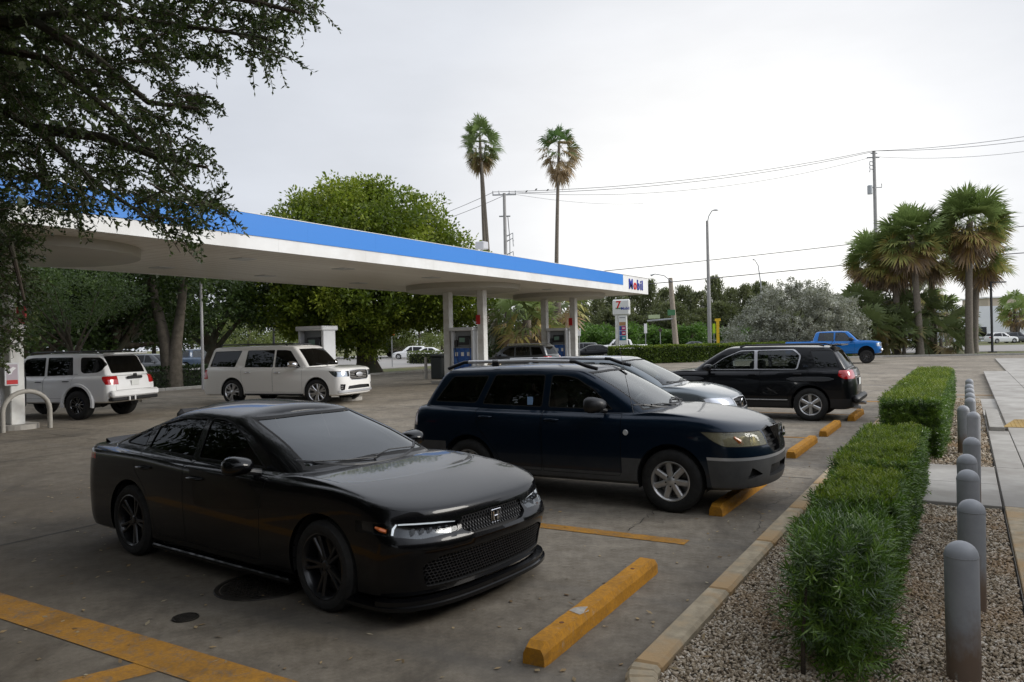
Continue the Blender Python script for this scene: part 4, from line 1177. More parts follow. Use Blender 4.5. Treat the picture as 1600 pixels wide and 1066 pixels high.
def long_suv():
    sp = spec('parked_car', P_pearl, 2.66, -2.98, 1.01, .30, 1.16, 1.24, 1.20, 1.24, 1.42, .78, -2.86, -2.62, 1.96, 3.34, .74,
              lf=.42, nf=3.2, lr=.26, nr=3.8, nose=.12, glf=.28, glr=.14, gw=.10, crown=.03, hoodb=.03, zt=1.91, tail=.07)
    al = dict(spokes=6, phase=.1, split=[(-1, 0), (1, 0)], spoke=[(.2, .030, .12), (.6, .026, .16), (1.0, .030, .2)], mat=M_alloy, dish=.01, hub=.07)
    sp.update(arch=.475, track=.88, lift=.02, wheel=dict(r=.415, rim=.285, w=.27, **al), steer=R(14))
    Z = dict(p='side', sec=(0, 1), y=(-1, 9))
    sp['clad'] = M_blackplastic; sp['clad2'] = M_satin
    sp['zones'] = [dict(Z, poly=[(-1.1, .36), (1.1, .36), (1.1, 0), (-1.1, 0)], m=3)]
    sp['glassz'] = [
        dict(p='front', sec=(3,), col=(1,), name='windscreen', poly=[(-.02, 1.27), (.83, 1.25), (.69, 1.82), (-.02, 1.83)], mat=G_dark, x=(-9, 9), rim=.018, d=.004, sides='one'),
        dict(p='front', sec=(3,), col=(3,), name='rear_window', poly=[(-.02, 1.27), (.76, 1.26), (.66, 1.79), (-.02, 1.80)], mat=G_dark, x=(-9, -1.9), rim=.02, d=.004, sides='one'),
        W_([(1.02, 1.23), (.80, 1.50), (.58, 1.76), (.40, 1.79), (.02, 1.80), (.0, 1.23)], G_dark),
        W_([(-.07, 1.23), (-.05, 1.80), (-1.14, 1.80), (-1.22, 1.24)], G_dark),
        W_([(-1.62, 1.25), (-1.38, 1.80), (-2.50, 1.78), (-2.66, 1.27)], G_dark, .04),
        add_lamp_side('headlight_lens', [(2.12, 1.10), (2.25, .98), (2.36, .90), (3, .89), (3, 1.08), (2.5, 1.09)], M_lens, y=(.56, 9), back=M_refl, bd=.05),
        add_lamp_side('tail_light', [(-2.70, 1.18), (-2.66, .86), (-3.4, .80), (-3.4, 1.18)], M_red, y=(.62, 9)),
    ]
    sp['open'] = [dict(p='front', sec=(1, 2), poly=round_poly([(-.02, 1.10), (.52, 1.08), (.54, .86), (.46, .80), (-.02, .79)], .03), x=(1.9, 9), d=.06, rim=.025, rimm=4),
                  dict(p='front', sec=(1,), poly=round_poly([(-.02, .62), (.60, .60), (.66, .50), (-.02, .50)], .02), x=(1.9, 9), d=.06),
                  dict(p='front', sec=(1,), poly=round_poly([(.74, .66), (.92, .67), (.90, .47), (.78, .48)], .02), x=(1.9, 9), d=.04)]
    sp['doors'] = [dict(p='side', sec=(1, 2), y=(.5, 9), part='front_door', poly=round_poly([(1.12, 1.20), (1.12, .42), (-.02, .42), (-.035, 1.215)], .03), gap=.005),
                   dict(p='side', sec=(1, 2), y=(.5, 9), part='rear_door', poly=round_poly([(-.045, 1.215), (-.03, .42), (-1.12, .42), (-1.28, .80), (-1.32, 1.225)], .03), gap=.005),
                   dict(p='top', sec=(2,), part='bonnet', sides='one', poly=[(2.47, -.02), (2.44, .45), (2.30, .76), (2.1, .83), (1.3, .87), (1.22, .86), (1.38, .4), (1.45, -.02)], gap=.006)]
    root, sh, objs, body = make_car(sp, 'long pearl white SUV with dark windows and chrome grille facing right by the pumps', 'car', (-19.75, 18.65, 0), R(10), q=.8)
    slats(root, sh, (.84, .89, .945, 1.0, 1.055), .50, .02, M_chrome, .022, dep=.03)
    o = MB(); x, _ = sh.fx(0, .95); o.lathe([(0, 0), (.12, 0), (.13, .01), (.11, .02), (0, .02)], 20, 'Z', Matrix(((0, 0, 1, x + .0), (1.5, 0, 0, 0), (0, .62, 0, .95), (0, 0, 0, 1)))); o.build('badge', M_satin, root, smooth=40)
    b = MB(); vs = []
    ring_strip(sp, 2, .40, .47, .02, .01, 0, 12, M_satin, 'skid_plate', root, th=.06)
    for sg in (1, -1):
        for z in (.54, .60):
            x, _ = sh.fx(.83, z); MB().box(x - .05, x - .01, sg * .83 - .09, sg * .83 + .08, z - .012, z + .012).build('fog_bar', M_chrome, root)
    mirrors(root, .92, .95, 1.24, P_pearl, 1.45, cap=M_chrome)
    handle(root, sh, .16, 1.06, M_chrome, .2); handle(root, sh, -1.02, 1.07, M_chrome, .2)
    for sg in (1, -1):
        MB().tube([(.35, sg * .66, 1.93), (.25, sg * .66, 2.0), (-2.3, sg * .66, 2.0), (-2.4, sg * .66, 1.93)], .022, 8).build('roof_rail', M_blackplastic, root, smooth=50)
        MB().box(-1.15, 1.15, sg * .93, sg * 1.03, .33, .37, bev=.01).build('running_board', M_blackplastic, root)
    b = MB(); b.box(-.60, .45, -.5, .5, 1.975, 1.995); b.build('sunroof', M_hb, root)
    wiper(root, sh, [(1.34, .55), (1.33, .25), (1.40, -.02)]); wiper(root, sh, [(1.42, .05), (1.38, -.25), (1.33, -.52)])
    interior(root, 1.1, -2.6, .75, .85)
    return root
def boxy_suv():
    sp = spec('parked_car', P_white, 2.32, -2.50, .945, .46, 1.16, 1.24, 1.18, 1.21, 1.16, .62, -2.34, -2.02, 1.86, 2.79, .70,
              lf=.42, nf=3.2, lr=.26, nr=3.6, nose=.12, glf=.26, glr=.14, gw=.11, crown=.03, zt=1.80, tail=.08)
    sp.update(arch=.47, track=.83, lift=.06, wheel=dict(r=.405, rim=.225, w=.27, spokes=6, phase=.2, split=[(-1, 0), (1, 0)], spoke=[(.2, .022, .2), (.6, .018, .2), (1.0, .022, .22)], mat=M_blackalloy, dish=.02, hub=.06, nut=M_alloy))
    Z = dict(p='side', sec=(0, 1), y=(-1, 9))
    sp['glassz'] = [
        dict(p='front', sec=(3,), col=(1,), name='windscreen', poly=[(-.02, 1.27), (.76, 1.25), (.64, 1.77), (-.02, 1.78)], mat=G_dark, x=(-9, 9), rim=.018, d=.004, sides='one'),
        dict(p='front', sec=(3,), col=(3,), name='rear_window', poly=round_poly([(-.5, 1.28), (.66, 1.27), (.64, 1.75), (-.5, 1.76)], .05), mat=G_dark, x=(-9, -1.2), rim=.015, d=.006, sides='one'),
        W_([(.80, 1.22), (.62, 1.45), (.48, 1.70), (.30, 1.735), (-.20, 1.74), (-.22, 1.22)], G_dark),
        W_([(-.30, 1.22), (-.28, 1.74), (-1.10, 1.74), (-1.18, 1.24)], G_dark),
        W_([(-1.42, 1.34), (-1.36, 1.73), (-2.02, 1.72), (-2.18, 1.50), (-2.14, 1.38), (-1.98, 1.30), (-1.52, 1.28)], G_dark, .08),
        add_lamp_side('tail_light', [(-2.16, 1.20), (-2.22, 1.08), (-2.32, .96), (-3, .94), (-3, 1.22)], M_red, y=(.60, 9), back=M_hb, bd=.03),
        add_lamp_side('headlight_lens', [(1.95, 1.10), (2.0, .95), (2.6, .92), (2.6, 1.12)], M_refl, y=(.5, 9)),
    ]
    sp['doors'] = [dict(p='side', sec=(1, 2), y=(.5, 9), part='front_door', poly=round_poly([(.92, 1.19), (.92, .60), (-.24, .60), (-.255, 1.20)], .03), gap=.005),
                   dict(p='side', sec=(1, 2), y=(.5, 9), part='rear_door', poly=round_poly([(-.265, 1.20), (-.25, .60), (-.92, .60), (-1.04, .84), (-1.20, .98), (-1.24, 1.21)], .03), gap=.005),
                   dict(p='front', sec=(1, 2), x=(-9, -2.2), part='tailgate', sides='one', poly=round_poly([(-.5, 1.20), (.60, 1.20), (.62, 1.0), (.70, .94), (.70, .80), (-.5, .80)], .02), gap=.006)]
    root, sh, objs, body = make_car(sp, 'white lifted SUV with black wheels seen from behind at the left pump', 'car', (-22.85, 12.66, 0), R(197), q=.8)
    for sg in (1, -1):
        for s_ in (1, -1):     # flared arch
            b = MB(); vs = []; n = 18; x0 = s_ * wb2(sp); az = .465
            for k in range(n + 1):
                a = -.25 + (math.pi + .5) * k / n
                for rr, dy in ((.465, -.02), (.468, .035), (.53, .03), (.555, -.02)):
                    x = x0 + rr * math.cos(a) * (1 + .0 * k); z = az + rr * math.sin(a)
                    vs.append((x, sg * (.945 + dy), z))
            fs = []
            for i in range(n):
                for k in range(3): fs.append((4 * i + k, 4 * i + 4 + k, 4 * i + 5 + k, 4 * i + 1 + k))
            b.add(vs, fs); b.build('arch_flare', P_white, root, smooth=40)
    b = MB(); b.box(-2.58, -2.40, -.92, .92, .60, .80, bev=.05); b.build('rear_bumper', P_white, root, smooth=40)
    b = MB(); b.box(-2.55, -2.36, -.90, .90, .50, .60, bev=.03); b.build('bumper_valance', M_blackplastic, root)
    for y in (.10, .32): MB().box(-2.60, -2.56, y - .02, y + .02, .50, .62, bev=.005).build('tow_hook', P_white, root)
    b = MB(); b.box(-2.52, -2.47, -.30, .30, 1.10, 1.18, bev=.02); b.box(-2.53, -2.48, -.07, .07, 1.17, 1.25, bev=.02); b.build('tailgate_handle', M_blackplastic, root)
    plate(root, -2.515, 0, .99, None, front=False)
    b = MB(); b.box(-2.40, -2.02, -.66, .66, 1.80, 1.845, bev=.015); b.build('spoiler', P_white, root)
    for sg in (1, -1):
        MB().tube([(.45, sg * .62, 1.83), (.35, sg * .62, 1.89), (-1.85, sg * .62, 1.89), (-1.95, sg * .62, 1.84)], .02, 8).build('roof_rail', M_blackplastic, root, smooth=50)
    b = MB(); b.tube([(-1.2, 0, .38), (-1.6, 0, .40), (-1.6, -.7, .40)], .05, 8); b.box(-1.52, -1.27, -.75, .75, .37, .43, bev=.02); b.lathe([(0, -.13), (.12, -.08), (.14, 0), (.12, .08), (0, .13)], 12, 'Z', Matrix.Translation((-1.40, 0, .40)))
    b.build('rear_axle', M_under, root)
    handle(root, sh, -.10, 1.06, M_blackplastic, .2); handle(root, sh, -1.02, 1.07, M_blackplastic, .2)
    mirrors(root, .72, .88, 1.22, P_white, 1.3)
    y, _ = sh.fy(-1.25, 1.26)
    for sg in (1, -1): MB().box(-1.34, -1.20, sg * (y - .01), sg * (y + .012), 1.255, 1.275).build('badge', M_satin, root)
    interior(root, .85, -2.2, .7, .9)
    return root
def grey_suv():
    sp = spec('parked_car', P_ash, 2.25, -2.30, .93, .26, 1.0, 1.10, 1.10, 1.16, 1.10, .35, -2.16, -1.92, 1.72, 2.79, .68,
              lf=.45, nf=2.8, lr=.28, nr=3.2, nose=.14, glf=.30, glr=.15, gw=.10, crown=.03, zt=1.67, tail=.07)
    sp.update(arch=.40, track=.80, lift=.02, wheel=dict(r=.36, rim=.23, w=.23, **ALLOY6))
    sp['glassz'] = [
        dict(p='front', sec=(3,), col=(1,), name='windscreen', poly=[(-.02, 1.14), (.74, 1.13), (.60, 1.63), (-.02, 1.64)], mat=G_dark, x=(-9, 9), rim=.018, d=.004, sides='one'),
        dict(p='front', sec=(3,), col=(3,), name='rear_window', poly=[(-.02, 1.22), (.70, 1.21), (.60, 1.60), (-.02, 1.61)], mat=G_dark, x=(-9, -1.2), rim=.02, d=.004, sides='one'),
        W_([(.62, 1.15), (.28, 1.42), (-.0, 1.585), (-.28, 1.60), (-.30, 1.15)], G_mid), W_([(-.37, 1.16), (-.36, 1.60), (-1.12, 1.60), (-1.20, 1.18)], G_mid),
        W_([(-1.28, 1.18), (-1.20, 1.60), (-1.70, 1.58), (-1.92, 1.22)], G_dark),
        add_lamp_side('tail_light', [(-1.95, 1.13), (-1.98, .98), (-2.8, .96), (-2.8, 1.14)], M_red, y=(.5, 9))]
    root, sh, objs, body = make_car(sp, 'dark grey SUV seen from behind between the two middle pump islands', 'car', (-20.15, 34.45, 0), R(184), q=.6)
    mirrors(root, .62, .86, 1.14, P_ash, 1.1); plate(root, sh.fx(0, .85, False)[0] - .01, 0, .85, None, front=False)
    for sg in (1, -1): MB().tube([(.20, sg * .6, 1.69), (.1, sg * .6, 1.76), (-1.6, sg * .6, 1.76), (-1.7, sg * .6, 1.71)], .02, 8).build('roof_rail', M_satin, root, smooth=50)
    interior(root, .72, -1.9, .7, .8); return root
def pickup(name, pnt, label, loc, rz, q=.7, cap=None, wheelm=None, group=None, lift=0.0, stripes=False):
    sp = spec(name, pnt, 2.72, -3.08, .99, .42 + lift, 1.16 + lift, 1.28 + lift, 1.22 + lift, 1.26 + lift, 1.46, .86, -1.38, -1.16, 1.90 + lift, 3.68, .68,
              lf=.40, nf=3.4, lr=.22, nr=4.5, nose=.12, glf=.30, glr=.14, gw=.12, crown=.03, zt=1.85 + lift, tail=.03)
    sp['xd'] = -1.16
    w_ = dict(spokes=8, phase=.2, split=[(0, 0)], spoke=[(.2, .022, 0), (.6, .020, 0), (1.0, .026, 0)], mat=wheelm or M_alloy, dish=.03, hub=.06)
    sp.update(arch=.48, track=.85, lift=lift + .03, wheel=dict(r=.415, rim=.25, w=.27, **w_))
    sp['clad'] = M_blackplastic; L_ = lift
    g = G_mid
    sp['glassz'] = [
        dict(p='front', sec=(3,), col=(1,), name='windscreen', poly=[(-.02, 1.31 + L_), (.80, 1.29 + L_), (.62, 1.82 + L_), (-.02, 1.83 + L_)], mat=g, x=(-9, 9), rim=.018, d=.004, sides='one'),
        dict(p='front', sec=(3,), col=(3,), name='rear_window', poly=[(-.02, 1.32 + L_), (.74, 1.32 + L_), (.60, 1.79 + L_), (-.02, 1.80 + L_)], mat=g, x=(-9, 9), rim=.02, d=.004, sides='one'),
        W_([(1.06, 1.24 + L_), (.80, 1.55 + L_), (.62, 1.77 + L_), (.42, 1.80 + L_), (.04, 1.80 + L_), (.02, 1.24 + L_)], g),
        W_([(-.07, 1.25 + L_), (-.05, 1.80 + L_), (-.92, 1.79 + L_), (-1.04, 1.26 + L_)], g),
        add_lamp_side('headlight_lens', [(2.42, 1.10 + L_), (2.45, .88 + L_), (3, .86 + L_), (3, 1.10 + L_)], M_lens, y=(.58, 9), back=M_refl, bd=.05),
        add_lamp_side('tail_light', [(-2.94, 1.15 + L_), (-2.94, .80 + L_), (-3.3, .80 + L_), (-3.3, 1.15 + L_)], M_red, y=(.80, 9))]
    sp['open'] = [dict(p='front', sec=(1, 2), poly=round_poly([(-.02, 1.08 + L_), (.54, 1.06 + L_), (.54, .78 + L_), (-.02, .76 + L_)], .03), x=(1.9, 9), d=.05, rim=.02, rimm=4),
                  dict(p='top', sec=(2, 3), col=(2, 3), poly=[(-1.5, -.02), (-1.5, .80), (-2.98, .80), (-2.98, -.02)], x=(-3.02, -1.45), d=.48, mw=1, mf=1)]
    sp['doors'] = [dict(p='side', sec=(1, 2), y=(.5, 9), part='front_door', poly=round_poly([(1.18, 1.20 + L_), (1.18, .56 + L_), (-.01, .56 + L_), (-.02, 1.22 + L_)], .03), gap=.008),
                   dict(p='side', sec=(1, 2), y=(.5, 9), part='rear_door', poly=round_poly([(-.03, 1.22 + L_), (-.02, .56 + L_), (-1.1, .56 + L_), (-1.14, 1.24 + L_)], .03), gap=.008)]
    root, sh, objs, body = make_car(sp, label, 'pickup truck', loc, rz, q=q, group=group)
    mirrors(root, 1.0, .92, 1.26 + L_, pnt, 1.6, cap=M_blackplastic); handle(root, sh, .14, 1.10 + L_, M_blackplastic)
    slats(root, sh, (.84 + L_, .92 + L_, 1.0 + L_), .50, .02, M_satin, .02)
    b = MB(); b.box(2.62, 2.78, -.93, .93, .56 + L_, .74 + L_, bev=.05); b.build('front_bumper', pnt if stripes else M_chrome, root, smooth=40)
    b = MB(); b.box(-3.20, -3.02, -.93, .93, .60 + L_, .76 + L_, bev=.04); b.build('rear_bumper', M_chrome, root, smooth=40)
    if cap:
        b = MB(); b.box(-3.04, -1.44, -.86, .86, 1.27 + L_, 1.30 + L_, bev=.01); b.build('bed_cover', cap, root)
    interior(root, 1.12, -1.3, .72, .98 + L_, rows=2); return root
def saloon(pnt, label, loc, rz, group=None, hatch=False, q=.45, tint=None):
    z = .0
    sp = spec('parked_car', pnt, 2.25, -2.35, .90, .18, .72, .98, .94, 1.02, 1.02, .25, -1.95 if not hatch else -2.2, -1.2 if not hatch else -1.85, 1.45 if not hatch else 1.62, 2.70, .58,
              lf=.5, nf=2.5, lr=.32, nr=2.8, nose=.16, glf=.36, glr=.22, gw=.13, crown=.03, zt=1.40 if not hatch else 1.57, tail=.05)
    g = tint or G_dark; h = .15 if hatch else 0
    sp.update(arch=.37, track=.79, wheel=dict(r=.33, rim=.215, w=.21, **ALLOY6))
    k = -1.2 if not hatch else -1.75
    sp['glassz'] = [
        dict(p='front', sec=(3,), col=(1,), name='windscreen', poly=[(-.02, 1.01), (.68, .99), (.52, 1.37 + h), (-.02, 1.38 + h)], mat=g, x=(-9, 9), rim=.02, d=.004, sides='one'),
        dict(p='front', sec=(3,), col=(3,), name='rear_window', poly=[(-.02, 1.08), (.62, 1.07), (.48, 1.35 + h), (-.02, 1.36 + h)], mat=g, x=(-9, -1.0), rim=.02, d=.004, sides='one'),
        W_([(.56, .975), (.16, 1.22), (-.06, 1.34 + h), (-.36, 1.37 + h), (-.38, .98)], g), W_([(-.45, .985), (-.45, 1.37 + h), (k + .25, 1.33 + h), (k - .12, 1.04)], g),
        add_lamp_side('headlight_lens', [(1.75, .74), (1.85, .62), (2.6, .58), (2.6, .72)], M_refl, y=(.45, 9)),
        add_lamp_side('tail_light', [(-2.05, .98), (-2.1, .80), (-2.8, .80), (-2.8, .98)], M_red, y=(.5, 9))]
    sp['open'] = [dict(p='front', sec=(1, 2), poly=round_poly([(-.02, .66), (.40, .64), (.36, .52), (-.02, .50)], .02), x=(1.7, 9), d=.04),
                  dict(p='front', sec=(1,), poly=round_poly([(-.02, .42), (.55, .40), (.55, .26), (-.02, .25)], .02), x=(1.7, 9), d=.04)]
    root, sh, objs, body = make_car(sp, label, 'car', loc, rz, q=q, group=group)
    mirrors(root, .48, .81, .97, pnt, 1.0); return root

# ------------------------------------------------------------------ vegetation
CY, SY = math.cos(YAW), math.sin(YAW)
def at(px, d):
    """ground position (world x, y) of a sight line through picture column px at distance d"""
    x = (px - 800) / 1200 * d
    return (x * CY - d * SY, x * SY + d * CY)
def zat(px, py, d): return CAM_H + (533 - (px - 800) * .0225 - py) * d / 1200
def unit(a): return a / np.maximum(np.linalg.norm(a, axis=-1, keepdims=True), 1e-9)
def leaf_quads(C, L_, W_h, T=None, Nn=None, fold=0.0):
    n = len(C)
    if T is None: T = unit(rng.normal(size=(n, 3)))
    if Nn is None: Nn = unit(rng.normal(size=(n, 3)) + np.array([0, 0, .6]))
    Sd = unit(np.cross(T, Nn)); L_ = np.broadcast_to(np.asarray(L_, float), (n,))[:, None]; W_h = np.broadcast_to(np.asarray(W_h, float), (n,))[:, None]
    V = np.empty((n, 4, 3)); V[:, 0] = C; V[:, 1] = C + T * L_ * .45 + Sd * W_h * .5; V[:, 2] = C + T * L_; V[:, 3] = C + T * L_ * .45 - Sd * W_h * .5
    return V.reshape(-1, 3)
def clump_cloud(cent, rad, per, flat=.8):
    n = len(cent); rad = np.broadcast_to(np.asarray(rad, float), (n,))
    o = unit(rng.normal(size=(n, per, 3))) * (rng.random((n, per, 1)) ** .45) * rad[:, None, None]
    o[..., 2] *= flat
    return (cent[:, None] + o).reshape(-1, 3), o.reshape(-1, 3), np.repeat(rng.random(n), per)
def ell_points(c, r, n, lo=.6, zmin=-1.0, pole=0.0):
    u = unit(rng.normal(size=(n * 3, 3))); u = u[u[:, 2] > zmin][:n]
    k = lo + (1 - lo) * rng.random((len(u), 1)) ** .7
    return np.array(c) + u * k * np.array(r)
def tree_trunk(base, top, r0, r1, M, root, limbs, name='trunk', wob=.15, seed=0):
    rr = random.Random(seed); b = MB(); pts = []; rs = []
    for k in range(7):
        t = k / 6; pts.append((base[0] + (top[0] - base[0]) * t + rr.uniform(-wob, wob) * (0 < k), base[1] + (top[1] - base[1]) * t + rr.uniform(-wob, wob) * (0 < k), base[2] + (top[2] - base[2]) * t))
        rs.append((r0 + (r1 - r0) * t) * (1.35 if k == 0 else 1))
    b.tube(pts, rs, 10); o = b.build(name, M, root, smooth=60)
    for (e, q) in limbs:
        l = MB(); s_ = Vector(pts[min(6, max(2, int(q * 6)))]); e = Vector(e); r_ = rs[int(q * 6)] * .6
        P = []; R_ = []
        for k in range(6):
            t = k / 5; p = s_.lerp(e, t) + Vector((rr.uniform(-.2, .2), rr.uniform(-.2, .2), rr.uniform(-.1, .2))) * (0 < k < 5) * (e - s_).length * .12
            P.append(p); R_.append(r_ * (1 - t * .85))
        l.tube(P, R_, 7); l.build('limb', M, o, smooth=60)
    return o
M_bark = noisy('bark', (.045, .035, .026), (.12, .095, .07), 6, .95, .8, .03, c=(.07, .075, .05))
M_palmbark = noisy('palm_bark', (.13, .11, .09), (.24, .21, .17), 9, .95, .6, .02)
def broad_tree(name, label, base, ells, trunk_top, r0, mat_, ncl, per, cr, ls, lw, group=None, seed=0, nl=7, lo=.62, zmin=-.7, cat='tree', flat=.8, hang=0.0):
    root = thing(name, label, cat, (base[0], base[1], 0), 0, group)
    cs = []
    tot = sum(e[1][0] * e[1][1] * e[1][2] for e in ells) ** .67
    w = np.array([(e[1][0] * e[1][1] * e[1][2]) ** .67 for e in ells]); w /= w.sum()
    for (c, r), k in zip(ells, w): cs.append(ell_points(c, r, max(3, int(ncl * k)), lo, zmin))
    cs = np.concatenate(cs)
    C, O, rc = clump_cloud(cs, cr * rng.uniform(.6, 1.25, len(cs)), per, flat)
    T = unit(O + rng.normal(size=O.shape) * cr * .5 + np.array([0, 0, -hang * cr])); Nn = unit(rng.normal(size=O.shape) * .6 + np.array([0, 0, .9]))
    n = len(C); V = leaf_quads(C, ls * rng.uniform(.7, 1.3, n), lw * rng.uniform(.7, 1.2, n), T, Nn)
    cr_ = quad_mesh('crown', V, mat_, rnd=np.clip(rc * .6 + rng.random(n) * .4, 0, 1)); link('crown', cr_, root)
    pick = cs[np.random.default_rng(seed).choice(len(cs), min(nl, len(cs)), replace=False)]
    tree_trunk((0, 0, -.05), trunk_top, r0, r0 * .5, M_bark, root, [(tuple(p), random.Random(seed + i).uniform(.5, 1)) for i, p in enumerate(pick)], seed=seed)
    return root
def box_hedge(name, label, x0, x1, y0, y1, h, mat_, n, ls, lw, group=None, z0=0.0, cat='hedge', rag=.03, kerb=False):
    root = thing(name, label, cat, ((x0 + x1) / 2, (y0 + y1) / 2, 0), 0, group)
    cx_, cy_ = (x0 + x1) / 2, (y0 + y1) / 2; a, b = (x1 - x0) / 2, (y1 - y0) / 2
    A = np.array([2 * b * h, 2 * b * h, 2 * a * h, 2 * a * h, 4 * a * b]); A = A / A.sum()
    f = rng.choice(5, n, p=A); u, v, s_ = rng.random(n) * 2 - 1, rng.random(n), rng.random(n)
    dep = rng.random(n) ** 2 * .12
    X = np.where(f == 0, -a + dep, np.where(f == 1, a - dep, u * a)); Y = np.where(f == 2, -b + dep, np.where(f == 3, b - dep, np.where(f == 4, (v * 2 - 1) * b, u * b)))
    Z = np.where(f == 4, h - dep, v * h)
    Nn = np.stack([np.where(f == 0, -1, np.where(f == 1, 1, 0)), np.where(f == 2, -1, np.where(f == 3, 1, 0)), np.where(f == 4, 1., .25)], 1)
    P = np.stack([X, Y, Z], 1)
    lump = (np.sin(P[:, 1] * 5.1 + P[:, 2] * 3) + np.sin(P[:, 0] * 7.3 + P[:, 1] * 2.7) + np.sin(P[:, 1] * 13 + P[:, 0] * 11)) * rag * .6
    P += Nn * lump[:, None] + rng.normal(size=P.shape) * rag * .5
    T = unit(Nn + rng.normal(size=Nn.shape) * .8)
    V = leaf_quads(P + [0, 0, z0], ls * rng.uniform(.6, 1.3, n), lw * rng.uniform(.7, 1.2, n), T, unit(rng.normal(size=Nn.shape) + Nn * .6))
    link('foliage', quad_mesh('foliage', V, mat_, rnd=rng.random(n)), root)
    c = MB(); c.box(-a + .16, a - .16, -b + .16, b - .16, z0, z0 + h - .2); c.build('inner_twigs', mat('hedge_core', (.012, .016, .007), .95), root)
    return root
def fan_palm(name, label, base, trunk_h, r0, r1, nf, pet, fan, lean=(0, 0), group=None, seed=1, mat_=None, skirt=.25, droop=.5, emin=-75, bare=.0, seg=20, tilt0=0):
    g = np.random.default_rng(seed); root = thing(name, label, 'palm tree', (base[0], base[1], 0), 0, group)
    b = MB(); P = []; Rr = []
    for k in range(12):
        t = k / 11; P.append((lean[0] * t ** 1.6, lean[1] * t ** 1.6, -.05 + trunk_h * t)); Rr.append((r0 + (r1 - r0) * t) * (1.25 if k == 0 else 1) * (1 + .04 * (k % 2)))
    b.tube(P, Rr, 12); b.build('trunk', M_palmbark, root, smooth=60)
    top = np.array([lean[0], lean[1], trunk_h]); Q = []; Rn = []
    for i in range(nf):
        t = (i + .5) / nf; el = math.asin(max(-.999, min(.999, .985 + (math.sin(math.radians(emin)) - .985) * t))) + g.normal() * .12; az = i * 2.39996 + g.normal() * .15
        d = np.array([math.cos(az) * math.cos(el), math.sin(az) * math.cos(el), math.sin(el)])
        L_ = pet * g.uniform(.75, 1.15) * (1 if t < .75 else .8); F = fan * g.uniform(.8, 1.15)
        age = np.clip(t * 1.02 + g.normal() * .07, 0, 1)
        p0 = top + np.array([0, 0, -t * skirt * 1.6]); p1 = p0 + d * L_ * .5 + [0, 0, .02]; p2 = p0 + d * L_ + [0, 0, -.10 * L_ * droop * 2]
        sd_ = unit(np.cross(d, [0, 0, 1.0])); up = unit(np.cross(sd_, d)); w = .02
        Q += [p0 - sd_ * w, p0 + sd_ * w, p1 + sd_ * w, p1 - sd_ * w, p1 - sd_ * w, p1 + sd_ * w, p2 + sd_ * w * .6, p2 - sd_ * w * .6]; Rn += [min(1, age + .1)] * 2
        dd = unit(d + np.array([0, 0, -.35 * droop])); ro = g.normal() * .75; sd_, up = sd_ * math.cos(ro) + up * math.sin(ro), up * math.cos(ro) - sd_ * math.sin(ro)
        for s_ in range(seg):
            a = (s_ + .5) / seg * 2 - 1; an = a * 1.95 + g.normal() * .04
            v = dd * math.cos(an) + sd_ * math.sin(an); v = unit(v + up * .22 * abs(a))
            ln = F * (1 - .25 * abs(a)) * g.uniform(.85, 1.08); hw = F * .95 / seg * (.8 + .35 * (1 - abs(a)))
            tn = unit(np.cross(v, up)); mid = p2 + v * ln * .60; tip = p2 + v * ln + np.array([0, 0, -1.0]) * ln * droop * (.28 + .25 * abs(g.normal()))
            Q += [p2, p2, mid - tn * hw, mid + tn * hw] if False else [p2 - tn * .006, p2 + tn * .006, mid + tn * hw, mid - tn * hw]
            Q += [mid - tn * hw, mid + tn * hw, tip + tn * .004, tip - tn * .004]
            ag = np.clip(age + g.normal() * .05, 0, 1); Rn += [ag, ag]
    link('crown', quad_mesh('crown', np.array(Q), mat_, rnd=np.array(Rn)), root)
    return root
def palmmat(name, stops, rough=.5, trans=.25):
    m, t = new_mat(name, rough, .3); a = t.n('ShaderNodeAttribute', attribute_name='rnd')
    n1 = t.noise(1.3, 3, .6, t.coord()); ad = t.n('ShaderNodeMath', operation='ADD'); t.l(t.rng(n1, .3, .7, -.07, .07), ad.inputs[0]); t.l(a.outputs['Fac'], ad.inputs[1])
    col = t.ramp(ad.outputs[0], stops); t.l(col, t.b.inputs['Base Color'])
    tb = t.n('ShaderNodeBsdfTranslucent'); t.l(col, tb.inputs[0]); ms = t.n('ShaderNodeMixShader'); ms.inputs[0].default_value = trans
    t.l(t.b.outputs[0], ms.inputs[1]); t.l(tb.outputs[0], ms.inputs[2]); t.l(ms.outputs[0], t.t.nodes['Material Output'].inputs[0]); return m
MP_sabal = palmmat('sabal_frond', [(.0, (.22, .30, .09)), (.45, (.19, .25, .08)), (.66, (.36, .33, .10)), (.78, (.38, .25, .11)), (.92, (.30, .23, .17))])
MP_wash = palmmat('washingtonia_frond', [(.0, (.18, .25, .08)), (.6, (.12, .17, .055)), (.8, (.20, .22, .06)), (.95, (.34, .25, .14))])
MP_dry = palmmat('drying_frond', [(.0, (.13, .23, .07)), (.36, (.10, .17, .05)), (.48, (.33, .26, .14)), (1., (.42, .31, .19))])
MP_dark = palmmat('palmetto_frond', [(.0, (.15, .19, .07)), (.7, (.10, .13, .05)), (1., (.25, .19, .09))])
ML_ficus = leafmat('ficus_leaf', (.050, .075, .012), (.14, .19, .022), (.33, .37, .045), .35, clump=.30)
ML_oak = leafmat('oak_leaf', (.020, .031, .011), (.046, .068, .022), (.10, .125, .04), .4, clump=.8)
ML_dark = leafmat('shade_tree_leaf', (.020, .034, .010), (.040, .066, .018), (.085, .13, .030), .35, clump=.5)
ML_pine = leafmat('whispy_tree_leaf', (.06, .07, .035), (.12, .135, .065), (.22, .23, .12), .4, clump=.25)
ML_yel = leafmat('pale_tree_leaf', (.08, .10, .03), (.14, .17, .05), (.20, .23, .08), .35, clump=.3)
